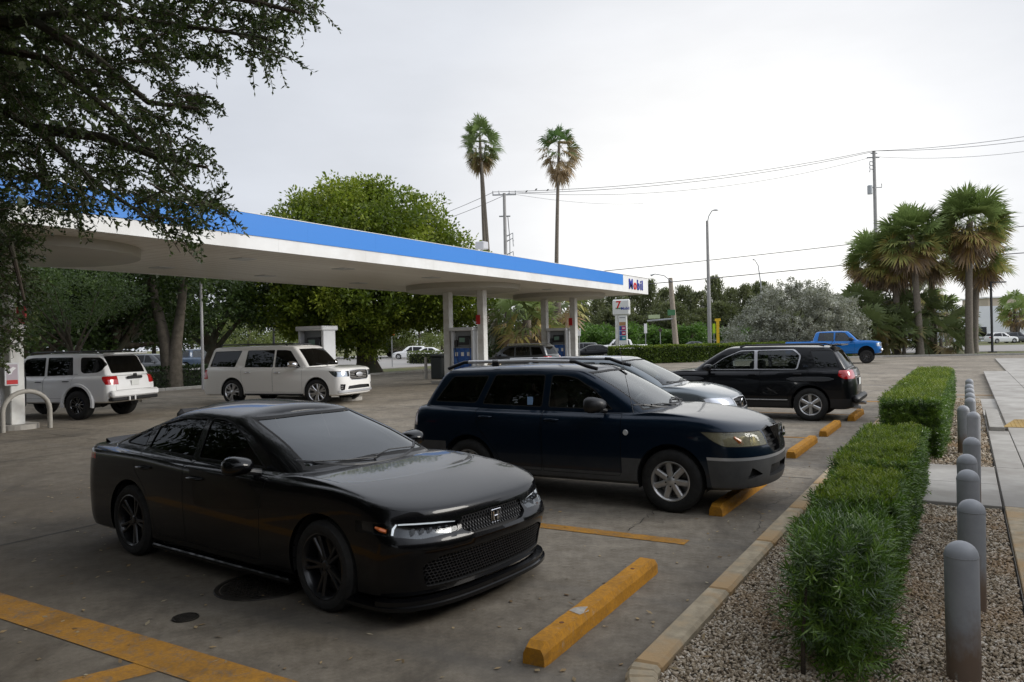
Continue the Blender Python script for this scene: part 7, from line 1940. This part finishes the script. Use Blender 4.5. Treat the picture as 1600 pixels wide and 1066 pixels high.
def WLAB(px, tall):
    kind_ = 'tall wispy tree' if tall else 'low wispy tree'
    for lim, t_ in ((800, 'behind the rough-trunked palm, under the canopy'), (825, 'seen behind the dark grey SUV roof'), (880, 'seen between the last pump columns'), (925, 'just right of the last pump column'), (950, 'left of the price sign'), (975, 'right behind the price sign'), (1000, 'between price sign and white road sign'), (1030, 'left of the lamp arm of the wooden pole'), (1052, 'under the lamp arm'), (1080, 'directly right of the wooden pole'), (1105, 'left of the tall street light'), (1130, 'right of the tall street light'), (1155, 'at the left edge of the silver bush'), (1180, 'behind the left half of the silver bush'), (1205, 'behind the curved distant street light'), (1235, 'behind the top of the silver bush'), (1270, 'behind the right half of the silver bush'), (1300, 'behind the right edge of the silver bush'), (1400, 'between silver bush and palm cluster')):
        if px <= lim: return kind_ + ' ' + t_
line = [(905, 458), (935, 470), (962, 448), (990, 452), (1018, 442), (1040, 456), (1068, 452), (1090, 460), (1118, 438), (1142, 455), (1165, 450), (1190, 446), (1215, 458), (1245, 462), (1280, 458), (1330, 462), (780, 470), (820, 472), (850, 476)]
used = set()
for i, (px, py) in enumerate(line):
    d = 112 + (i * 7) % 23; v = i % 3
    place(vw[v], WLAB(px, 1), px, d, (1.0 + .12 * (i % 4), hy(px, py, d)), v not in used, 'wispy trees beyond the junction'); used.add(v)
for i, px in enumerate([885, 948, 970, 995, 1025, 1050, 1078, 1102, 1128, 1152, 1178, 1203, 1232, 1268, 1298, 1330]):
    place(vw[i % 3], WLAB(px, 0), px, 104 + i % 5, (1.25, .48 + .08 * (i % 3)), False, 'wispy trees beyond the junction')
vb = [variants(ML_bush, 2.6, 4, 60, 60, .6, .3, .16, 60), variants(ML_yel, 4.5, 8, 90, 60, .8, .35, .14, 61), variants(ML_dark, 4.5, 8, 90, 60, .8, .35, .2, 62)]
used = set()
for i, (px, d, v, s) in enumerate([(925, 95, 0, (1.3, 1.0)), (960, 92, 0, (1.2, .85)), (1000, 97, 0, (1.3, .95)), (1040, 98, 0, (1.2, .8)), (1080, 96, 0, (1.3, .9)), (895, 92, 0, (1.2, .85)), (1150, 96, 0, (1.2, .8)),
                                   (390, 82, 1, (1.0, .85)), (430, 88, 1, (.9, .75)), (352, 92, 1, (.9, .8)), (470, 95, 1, (.9, .75)), (655, 105, 1, (1, .8)), (690, 112, 1, (.9, .85)), (612, 110, 1, (.8, .7)),
                                   (300, 100, 2, (1.2, 1.0)), (240, 96, 2, (1.2, 1.1)), (180, 92, 2, (1.3, 1.1)), (110, 90, 2, (1.3, 1.1)), (40, 90, 2, (1.3, 1.1)), (540, 112, 2, (1.2, .8)), (735, 118, 2, (1.1, .9)), (-30, 88, 2, (1.3, 1.1)), (500, 118, 2, (1.1, .9)), (580, 108, 2, (1.1, .75))]):
    lab = ['bright green bush ', 'pale yellow-green tree far away ', 'dark rounded far tree '][v] + {925: 'left of the price sign', 960: 'behind the price sign', 1000: 'below the white road sign', 1040: 'at the wooden pole', 1080: 'between the wooden pole and the tall street light', 895: 'behind the last pump column', 1150: 'at the yellow T sign', 390: 'above the long white SUV roof', 430: 'behind the slim dark lamp post', 352: 'above the rear of the long white SUV', 470: 'left of the white framed dispenser', 655: 'above the white saloon on the road', 690: 'left of the first pump column', 612: 'behind the orange sign', 300: 'behind the slate pickup', 240: 'behind the forked trunk', 180: 'right of the white lifted SUV', 110: 'above the white lifted SUV', 40: 'at the left edge behind the notice', 540: 'behind the big tree on its left', 735: 'between the first two pump columns', -30: 'just outside the left picture edge', 500: 'behind the white framed dispenser', 580: 'behind the big tree trunk'}[px]
    place(vb[v], lab, px, d, s, v not in used, ['bright bushes by the junction', 'pale far trees', 'dark far trees on the left'][v]); used.add(v)
# silver bush
x, y = at(1242, 63)
broad_tree('silver_bush', 'large silver-grey bush with dense small leaves behind the blue pickup', (x, y), [((0, 0, 3.0), (4.1, 3.6, 3.5)), ((-3.0 * CY, -3.0 * SY, 1.9), (2.9, 2.6, 2.3)), ((3.2 * CY, 3.2 * SY, 2.6), (2.6, 2.6, 2.7))], (0, 0, 2.0), .25, ML_silver, 620, 75, .42, .20, .085, seed=70, nl=14, lo=.6, zmin=-.6, cat='bush')
# palms
for (px, d, ptop, lab, kw) in ((762, 62, 210, 'taller washingtonia palm with a green crown above the canopy, left of the pair', dict(nf=60, pet=.95, fan=1.0, mat_=MP_wash, seed=5, emin=-82, lean=(-.25, -.1), skirt=1.1, droop=.35)),
                               (869, 60, 220, 'tall thin palm with a brown drying crown above the canopy, right of the pair', dict(nf=48, pet=.95, fan=.98, mat_=MP_dry, seed=6, emin=-84, lean=(.5, .3), skirt=1.2, droop=.6))):
    x, y = at(px, d); fan_palm('washingtonia_palm', lab, (x, y), zat(px, ptop, d), .20, .10, group=None, seg=20, **kw)
x, y = at(773, 61); tp_ = thing('palm_trunk', 'second slim palm trunk standing close beside the taller washingtonia palm', 'palm tree', (x, y, 0))
b = MB(); b.tube([(0, 0, -.1), (-.22, -.13, 7), (-.62, -.36, 16.2)], [.20, .15, .10], 10); b.build('trunk', M_palmbark, tp_, smooth=60)
sab = [(1400, 69, 398, (.2, .1), 50, 1.5, 1.35, 21, 'leftmost low-crowned sabal palm of the right cluster'), (1437, 67, 368, (-.5, -.3), 70, 1.6, 1.4, 22, 'middle sabal palm of the right cluster with brown hanging fronds'), (1458, 73, 392, (.0, .0), 46, 1.5, 1.35, 23, 'sabal palm half hidden between the two largest right palms'),
       (1514, 66, 345, (.25, .1), 84, 1.75, 1.5, 24, 'largest sabal palm with a full round crown at the right'), (1522, 68, 400, (.5, .2), 40, 1.4, 1.25, 25, 'slim leaning sabal palm just right of the largest one'), (1372, 70, 402, (-.2, 0), 46, 1.5, 1.3, 26, 'sabal palm crown at the left edge of the right cluster')]
for (px, d, ptop, ln, nf, pet, fan, sd_, lab) in sab:
    x, y = at(px, d); fan_palm('sabal_palm', lab, (x, y), zat(px, ptop, d) + .1, .30, .24, int(nf * 1.7), pet * 1.1, fan * 1.2, ln, 'sabal palms at the right', sd_, MP_sabal, .55, .28, -84, seg=24)
PLAB = ['at the left end of the thicket, low', 'low in front, right of the blue pickup nose', 'low between the left palm trunks', 'lowest one, left of the largest palm', 'taller one between middle and largest palm', 'tall one at the left end, against the silver bush', 'tallest one under the leftmost palm crown', 'behind the middle palm trunk', 'just left of the largest palm trunk', 'behind the front left palmetto', 'directly behind the blue pickup bonnet', 'high one under the middle palm skirt']
for i, (px, d, h, s) in enumerate([(1350, 66, 2.4, 1.2), (1385, 67, 1.8, 1.2), (1412, 68, 2.2, 1.25), (1470, 68, 1.3, 1.25), (1462, 70, 3.0, 1.2), (1340, 68, 4.5, 1.1), (1380, 71, 5.2, 1.2), (1405, 72, 3.6, 1.2), (1500, 74, 2.6, 1.0), (1365, 69, 3.2, 1.3), (1330, 65, 1.2, 1.0), (1435, 71, 4.4, 1.2)]):
    x, y = at(px, d); fan_palm('palmetto', 'dark fan palmetto ' + PLAB[i], (x, y), h, .16, .12, 26, 1.2 * s, 1.15 * s, (0, 0), 'palmettos under the right palms', 80 + i, MP_dark, .2, .35, -35, seg=12)
for i, (px, d, h, m_) in enumerate([(1586, 120, 6.0, MP_sabal), (1448, 100, 7.5, MP_sabal), (1480, 105, 5.0, MP_sabal), (1590, 118, 4.5, MP_sabal)]):
    x, y = at(px, d); fan_palm('distant_palm', ['taller small round palm at the right picture edge', 'distant palm seen between middle and largest palm, higher', 'distant palm left of the largest palm, lower', 'shorter small palm at the right picture edge'][i], (x, y), h, .25, .2, 36, 1.5, 1.3, (0, 0), 'distant palms by the white building', 110 + i, m_, .4, .5, -70, seg=10)
# palms in the bed behind the pumps
for i, (px, d, h, lab, nf, s) in enumerate([(824, 50, 3.3, 'rough-trunked sabal palm seen under the canopy behind the dark grey SUV', 34, 1.35), (872, 54, 4.6, 'palm with drooping fronds beside the farthest pump column', 26, 1.2), (795, 55, 4.2, 'dark palm behind the rough-trunked palm', 30, 1.3), (850, 60, 4.0, 'dark palm between the two pump islands', 30, 1.3)]):
    x, y = at(px, d); fan_palm('bed_palm', lab, (x, y), h, .32, .26, nf, 1.2 * s, 1.1 * s, (0, 0), 'palms behind the pumps', 130 + i, MP_sabal if i < 2 else MP_dark, .3, .5, -60, seg=14)
x, y = at(864, 55); t_ = thing('palm_trunk', 'bare brown palm trunk next to the farthest pump column', 'palm tree', (x, y, 0)); MB().tube([(0, 0, 0), (.05, 0, 6)], [.24, .20], 10).build('trunk', M_palmbark, t_, smooth=60)
for i, (px, d) in enumerate([(786, 57), (812, 60), (835, 62), (770, 62), (800, 64)]):
    x, y = at(px, d); broad_tree('understory_bush', 'dark bush behind the pumps, ' + ('below the rough-trunked palm on its left', 'under the rough-trunked palm', 'right of the rough-trunked palm trunk', 'right beside the second pump column', 'farthest back between the pump islands')[i], (x, y), [((0, 0, 1.6), (1.8, 1.6, 1.6))], (0, 0, 1), .08, ML_dark, 40, 60, .5, .18, .1, 'dark bushes behind the pumps', seed=140 + i, nl=4, lo=.4, cat='bush')
# clipped hedges at the lot edge
box_hedge('boundary_hedge', 'dark clipped hedge strip behind the long white SUV', -33.4, -32.2, 18.2, 27.0, 1.05, leafmat('dark_hedge_leaf', (.012, .022, .008), (.025, .045, .014), (.05, .085, .022), .2), 9000, .10, .06)
hx0, hy0 = at(992, 58.5); 
hr = thing('boundary_hedge', 'long clipped hedge with bright top along the far edge of the forecourt', 'hedge', (-15.6, 59.6, 0), math.atan2(9.1, 10.9))
n = 26000; a, bb, h = 9.6, .75, 1.35
f = rng.choice(3, n, p=[.50, .38, .12]); X = rng.uniform(-a, a, n); Yq = np.where(f == 0, -bb + rng.random(n) * .12, np.where(f == 1, rng.uniform(-bb, bb, n), bb)); Z = np.where(f == 1, h - rng.random(n) * .1, rng.uniform(0, h, n)); X = np.where(f == 2, np.where(rng.random(n) < .5, -a, a), X); Yq = np.where(f == 2, rng.uniform(-bb, bb, n), Yq)
P = np.stack([X, Yq + np.sin(X * 3) * .05, Z + np.sin(X * 2.1) * .03], 1); top = (f == 1) | (Z > h - .15)
link('foliage', quad_mesh('foliage', leaf_quads(P[~top], .13, .075), ML_hedge, rnd=rng.random((~top).sum())), hr); link('sun_coloured_top', quad_mesh('foliage', leaf_quads(P[top], .12, .07), ML_podotop, rnd=rng.random(top.sum())), hr)  # top leaves coloured brighter than the sides, as if in sun
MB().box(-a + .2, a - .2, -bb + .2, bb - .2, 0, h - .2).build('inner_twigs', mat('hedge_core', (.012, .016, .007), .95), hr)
box_hedge('boundary_hedge', 'short dark hedge left of the first pump column', -34.2, -30.8, 47.5, 48.8, 1.5, ML_dark, 3500, .14, .08)
box_hedge('boundary_hedge', 'low green hedge along the road on the far left of the pumps', -46, -34, 58, 59, 1.1, ML_yel, 5000, .16, .09)
# ------------------------------------------------------------------ foreground oak: trunk out of frame on the left, boughs hang into the picture
oak = thing('oak_tree', 'dark oak boughs hanging into the upper left corner close to the camera', 'tree', (-8.6, 2.4, 0)); ox = Vector((-8.6, 2.4, 0))
def cam_pt(px, py, d): p = P3(px, py, d); return np.array([p.x - ox.x, p.y - ox.y, p.z])
sil = [(0, -60), (430, -60), (500, 8), (492, 30), (470, 62), (440, 58), (432, 98), (405, 100), (372, 82), (330, 96), (300, 92), (262, 84), (246, 110), (292, 128), (336, 158), (322, 176), (300, 178), (290, 200), (322, 232), (356, 266), (330, 268), (308, 262), (286, 286), (318, 300), (352, 318), (340, 338), (300, 340), (314, 362), (284, 392), (246, 356), (214, 326), (180, 304), (150, 290), (124, 322), (132, 350), (100, 342), (68, 340), (50, 380), (44, 470), (26, 525), (0, 560), (-80, 560), (-80, -60)]
holes = [[(20, 60), (48, 52), (60, 84), (30, 96)], [(118, 226), (150, 214), (160, 246), (128, 254)], [(196, 232), (232, 226), (240, 250), (208, 262)], [(330, 20), (352, 14), (356, 40), (336, 46)], [(100, 110), (124, 104), (130, 128), (106, 134)], [(40, 300), (60, 292), (66, 318), (46, 322)], [(182, 112), (250, 108), (262, 150), (214, 160)], [(60, 170), (96, 160), (104, 196), (74, 200)], [(70, 232), (92, 232), (88, 262), (72, 262)]]
clus = []; tries = 0
rr = random.Random(5)
while len(clus) < 830 and tries < 20000:
    tries += 1; px, py = rr.uniform(-80, 500), rr.uniform(-60, 560)
    if not inside(sil, px, py) or any(inside(h_, px, py) for h_ in holes): continue
    edge = px > 200 and rr.random() < .35
    if px > 150 and rr.random() < .22: continue
    clus.append((px, py, 5.6 + rr.random() * 3.2 + (1.2 if px < 120 else 0)))
C0 = np.array([cam_pt(*c) for c in clus]); nC = len(C0)
dirs = unit(np.array([RX.x, RX.y, -.45]) + rng.normal(size=(nC, 3)) * .55)
LV = []; LR = []; tw = MB()
for i in range(nC):
    L_ = rng.uniform(.22, .42); base = C0[i] - dirs[i] * L_ * .5; k = 5
    for j in range(k):
        d2 = unit(dirs[i] + rng.normal(size=3) * .55); b0 = base + dirs[i] * L_ * (j / k); l2 = L_ * rng.uniform(.4, .75); m_ = 16
        t = np.linspace(.08, 1, m_)[:, None]; P = b0 + d2 * t * l2 + np.array([0, 0, -1]) * (t ** 2) * .05
        T = unit(d2 * .7 + rng.normal(size=(m_, 3)) * .75); LV.append(leaf_quads(P, rng.uniform(.030, .062, m_), rng.uniform(.016, .029, m_), T)); LR.append(np.clip(rng.random() * .6 + rng.random(m_) * .4, 0, 1))
        tw.tube([b0, b0 + d2 * l2 * .5, b0 + d2 * l2 + np.array([0, 0, -.05])], [.004, .003, .0015], 3, caps=False)
    tw.tube([base, base + dirs[i] * L_ * .5, base + dirs[i] * L_], [.006, .005, .003], 4, caps=False)
link('foliage', quad_mesh('foliage', np.concatenate(LV), ML_oak, rnd=np.concatenate(LR)), oak)
o = tw.build('twigs', M_bark, oak); o['kind'] = 'stuff'
boughs = [[(-260, 120, 7.5), (-60, 40, 7.2), (120, 20, 6.9), (300, 40, 6.6), (430, 60, 6.4)], [(-260, 160, 7.5), (-80, 60, 7.6), (80, 90, 7.4), (200, 190, 7.0), (300, 300, 6.8)], [(-260, 200, 7.5), (-60, 130, 7.8), (60, 200, 7.6), (160, 290, 7.2), (250, 350, 7.0)],
          [(-80, 60, 7.6), (60, 30, 7.0), (160, 90, 6.6), (240, 160, 6.4), (320, 170, 6.3)], [(-260, 260, 7.6), (-60, 300, 7.8), (20, 380, 7.6), (40, 470, 7.4)], [(60, 200, 7.6), (170, 215, 7.1), (250, 245, 6.8), (330, 262, 6.6)], [(-60, 10, 7.2), (90, -20, 6.6), (260, -20, 6.2), (400, 0, 6.0), (480, 20, 5.9)]]
for q in boughs:
    tubeobj('bough', [Vector(cam_pt(*p)) for p in q], list(np.linspace(.060, .012, len(q))), M_bark, oak, 7)
tubeobj('trunk', [(0, 0, -.1), (.05, .1, 1.2), (.2, .2, 2.8)], [.42, .30, .27], M_bark, oak, 12)
for q in ([(.2, .2, 2.8), (.6, .9, 3.8), tuple(cam_pt(-260, 160, 7.5))], [(.2, .2, 2.8), (1.4, -1.2, 4.6), (3.4, -3.0, 6.2)], [(.2, .2, 2.8), (-1.2, -.8, 4.8), (-2.6, -1.5, 6.6)], [(.2, .2, 2.8), (2.2, .2, 5.0), (5.0, .6, 6.6)]):
    tubeobj('limb', q, [.2, .15, .07], M_bark, oak, 8)
cs = np.concatenate([ell_points((1.0, -2.6, 6.4), (5.6, 3.6, 1.9), 260, .3, -.8), ell_points((-3.2, .5, 5.8), (3.2, 4.0, 2.2), 120, .3, -.9), ell_points((4.0, -.4, 7.2), (3.6, 2.6, 1.0), 120, .3, -.8)])
cs = np.concatenate([cs, ell_points((0, 1.5, 8.2), (5, 4, 1.6), 150, .2, -.9), ell_points((4.0, -1.2, 7.8), (4.5, 3.5, 1.3), 150, .2, -.9), ell_points((-4, 3.5, 9.4), (4.5, 4, 2), 130, .2, -.9), ell_points((6.2, 1.0, 8.4), (3.5, 2.6, 1.2), 110, .2, -.9)])  # extra crown above the view, added to shade the near ground
C, O, rc = clump_cloud(cs, .6, 60); link('upper_shade_crown', quad_mesh('crown', leaf_quads(C, .19, .12, unit(O + rng.normal(size=O.shape) * .4)), ML_oak, rnd=rc), oak)
# more oaks behind and left of the camera: they shade the near stalls and show in the paintwork
ov = broad_tree('oak_tree', 'dark oak standing left of the camera outside the picture', (-15, -3.5), [((0, 0, 5.2), (5.0, 4.6, 3.0)), ((0, 0, 3.2), (4.2, 4.0, 2.0))], (0, 0, 3.0), .4, ML_oak, 260, 60, .85, .26, .16, 'oaks behind the camera', seed=90, nl=10, lo=.4, zmin=-.95)
for i, (x, y, s, lab) in enumerate(((-22.5, -5.5, 1.1, 'dark oak behind the camera, farther left'), (-8.2, -7.5, 1.05, 'dark oak directly behind the black sedan side'), (-2.5, -10.5, 1.0, 'dark oak behind the camera by the store'), (-30, -1.5, 1.0, 'dark oak behind the camera, leftmost'))):
    c = copy_tree(ov); c.location = (x, y, 0); c.scale = (s, s, s); c.rotation_euler = (0, 0, i * 1.3); c['label'] = lab
box_hedge('boundary_hedge', 'tall dark hedge behind the near stalls outside the picture', -32, -3, -10.2, -9.0, 2.6, ML_oak, 9000, .24, .15)

# ------------------------------------------------------------------ the shop beside the camera, out of frame
shop = thing('shop_building', 'convenience shop with glass front and deep awning beside the camera', 'building', (7.6, -2, 0))
M_wall = noisy('shop_stucco', (.30, .26, .20), (.36, .31, .25), 3, .9, .3, .01)
MB().box(-2.8, 6, -16, 15, 0, .9).build('wall', M_wall, shop); MB().box(-2.8, 6, -16, 15, 3.0, 4.6).build('parapet', M_wall, shop); MB().box(-.5, 6, -15.9, 14.9, .9, 3.0).build('interior_core', mat('shop_dark', (.03, .03, .03), .8), shop)
MB().box(-4.4, -2.81, -16, 14, 3.0, 3.3, bev=.03).build('awning', M_wall, shop)
for i in range(14):
    y = -15.8 + i * 2.2; MB().box(-2.76, -2.73, y + .06, y + 2.14, .92, 2.98).build('window_pane', G_dark, shop); MB().box(-2.82, -2.70, y - .05, y + .05, .91, 2.99).build('mullion', M_satin, shop)

# ------------------------------------------------------------------ buildings beyond the road, guard rail
x, y = at(1545, 140); wb_ = thing('white_building', 'long low white building with dark roof far right behind the palms', 'building', (x, y, -.05), YAW - .1)
zz = lambda py: zat(1540, py, 140)
MB().box(-6, 9, 0, 14, 0, zz(478)).build('wall', noisy('white_wall', (.72, .74, .77), (.80, .81, .83), .6), wb_); MB().box(-16, -6.01, 2, 14, 0, zz(500)).build('wall', noisy('grey_wall', (.45, .46, .47), (.5, .51, .52), .6), wb_)
b = MB(); b.prism([(-16.5, zz(501)), (-5.9, zz(501)), (-7, zz(486)), (-14, zz(486))], -14, -1.5, Matrix(((1, 0, 0, 0), (0, 0, -1, 0), (0, 1, 0, 0), (0, 0, 0, 1)))); b.build('roof', noisy('dark_roof', (.10, .10, .105), (.15, .15, .155), 3), wb_)
for i, xx in enumerate((-14.5, -12.5, -9.8, -3.5, -1.2, 4.5)):
    f = MB(); f.box(xx - .8, xx + .8, 1.88 if xx < -6 else -.10, 2.02 if xx < -6 else .02, .9, 2.6); f.build('window', G_dark, wb_)
x, y = at(1600, 175); bb_ = thing('beige_building', 'pale beige block behind the white building at the right edge', 'building', (x, y, 0), YAW); MB().box(-8, 12, 0, 10, 0, zat(1590, 465, 175)).build('wall', noisy('beige_wall', (.50, .43, .34), (.56, .49, .39), .5), bb_); MB().box(-8.3, 12.3, -.3, 10.3, zat(1590, 465, 175), zat(1590, 463, 175)).build('cornice', M_whitep, bb_)
gr = thing('guard_rail', 'grey steel guard rail along the road in front of the white building', 'guard rail', (*at(1540, 122), 0), YAW - .02)
b = MB(); vs = []
for (dy, z) in ((0, .45), (-.05, .52), (0, .59), (-.05, .66), (0, .73)): vs += [(-22, dy, z), (40, dy, z)]
b.add(vs, [(2 * k, 2 * k + 1, 2 * k + 3, 2 * k + 2) for k in range(4)]); b.build('rail', M_galv, gr)
for k in range(16): MB().box(-21 + k * 4 - .06, -21 + k * 4 + .06, .02, .14, 0, .72).build('rail_post', M_galv, gr)
x, y = at(610, 112); bl_ = thing('box_trailer', 'pale beige box trailer beyond the road left of the pumps', 'trailer', (x, y, 0), YAW); zt_ = zat(630, 530, 112)
MB().box(-1, 3.2, 0, 2.4, .8, zt_, bev=.05).build('box', noisy('trailer_beige', (.62, .55, .45), (.68, .6, .5), .8), bl_); MB().box(-.9, 3.1, .2, 2.2, .55, .79).build('chassis', M_under, bl_)
for xx in (-.2, 2.3):
    w = MB(); w.lathe([(0, -.12), (.3, -.12), (.42, -.08), (.42, .08), (.3, .12), (0, .12)], 20, 'Y', Matrix.Translation((xx, .2, .42))); w.build('wheel', M_rubber, bl_, smooth=40)

# ------------------------------------------------------------------ vehicles
sedan_black(); suv_blue(); terrain(); steel_suv(); long_suv(); boxy_suv(); grey_suv()
pickup('pickup_truck', P_blue, 'bright blue pickup with raised suspension and black bed cover driving right', (-7.34, 54.0, 0), R(3), cap=M_blackplastic, lift=.20, wheelm=M_blackalloy)
def far(kind, px, d, ang, lab, **k):
    x, y = at(px, d); return kind(loc=(x, y, -.05), rz=YAW + R(ang), label=lab, **k)
far(lambda **k: pickup('pickup_truck', P_white, k['label'], k['loc'], k['rz'], q=.4), 968, 88, 183, 'white pickup stopped beyond the price sign')
dbl = paint('slate_blue_paint', (.035, .055, .09), .4)
far(lambda **k: pickup('pickup_truck', dbl, k['label'], k['loc'], k['rz'], q=.4), 306, 62, 62, 'slate blue pickup seen from behind left of the long white SUV')
for (px, d, ang, pnt, lab, ht) in ((663, 92, 185, P_white, 'white saloon in front on the road left of the pumps', False), (640, 97, 182, P_white, 'white hatchback on the road, left of the white saloon', True), (283, 78, -20, P_white, 'white saloon parked beyond the tree fork', False), (242, 58, -10, P_ash, 'pale car parked behind the tree with the forked trunk', True),
                                   (306, 84, 10, P_ash, 'grey car parked behind the white saloon and slate pickup', True), (1077, 92, 180, P_ash, 'grey saloon roof above the far hedge by the wooden pole', False), (1096, 100, 182, P_white, 'white car above the far hedge near the tall street light', True), (905, 84, 176, P_ash, 'grey car passing behind the farthest pump column', True),
                                   (922, 72, 178, P_grblack, 'dark car just above the dark blue crossover roof', False), (1165, 96, 180, P_white, 'white car roof hidden behind the hedge below the silver bush', False), (1135, 94, 180, P_ash, 'grey car above the hedge near the yellow T sign', True), (1590, 118, 0, P_ash, 'grey car parked by the white building', True), (1565, 116, 3, P_white, 'white car parked by the white building', True),
                                   (225, 66, -5, P_white, 'white car seen above the rear of the white lifted SUV', False), (195, 70, 5, P_steel, 'blue-grey car seen above the roof of the white lifted SUV', True), (700, 104, 182, P_beige, 'beige car far along the road behind the first pump', False), (270, 96, 0, P_darkred, 'dark red car far back in the left parking area', False)):
    far(lambda **k: saloon(pnt, k['label'], k['loc'], k['rz'], hatch=ht, q=.4), px, d, ang, lab)
print('TOTAL', round(time.time() - T0, 1))
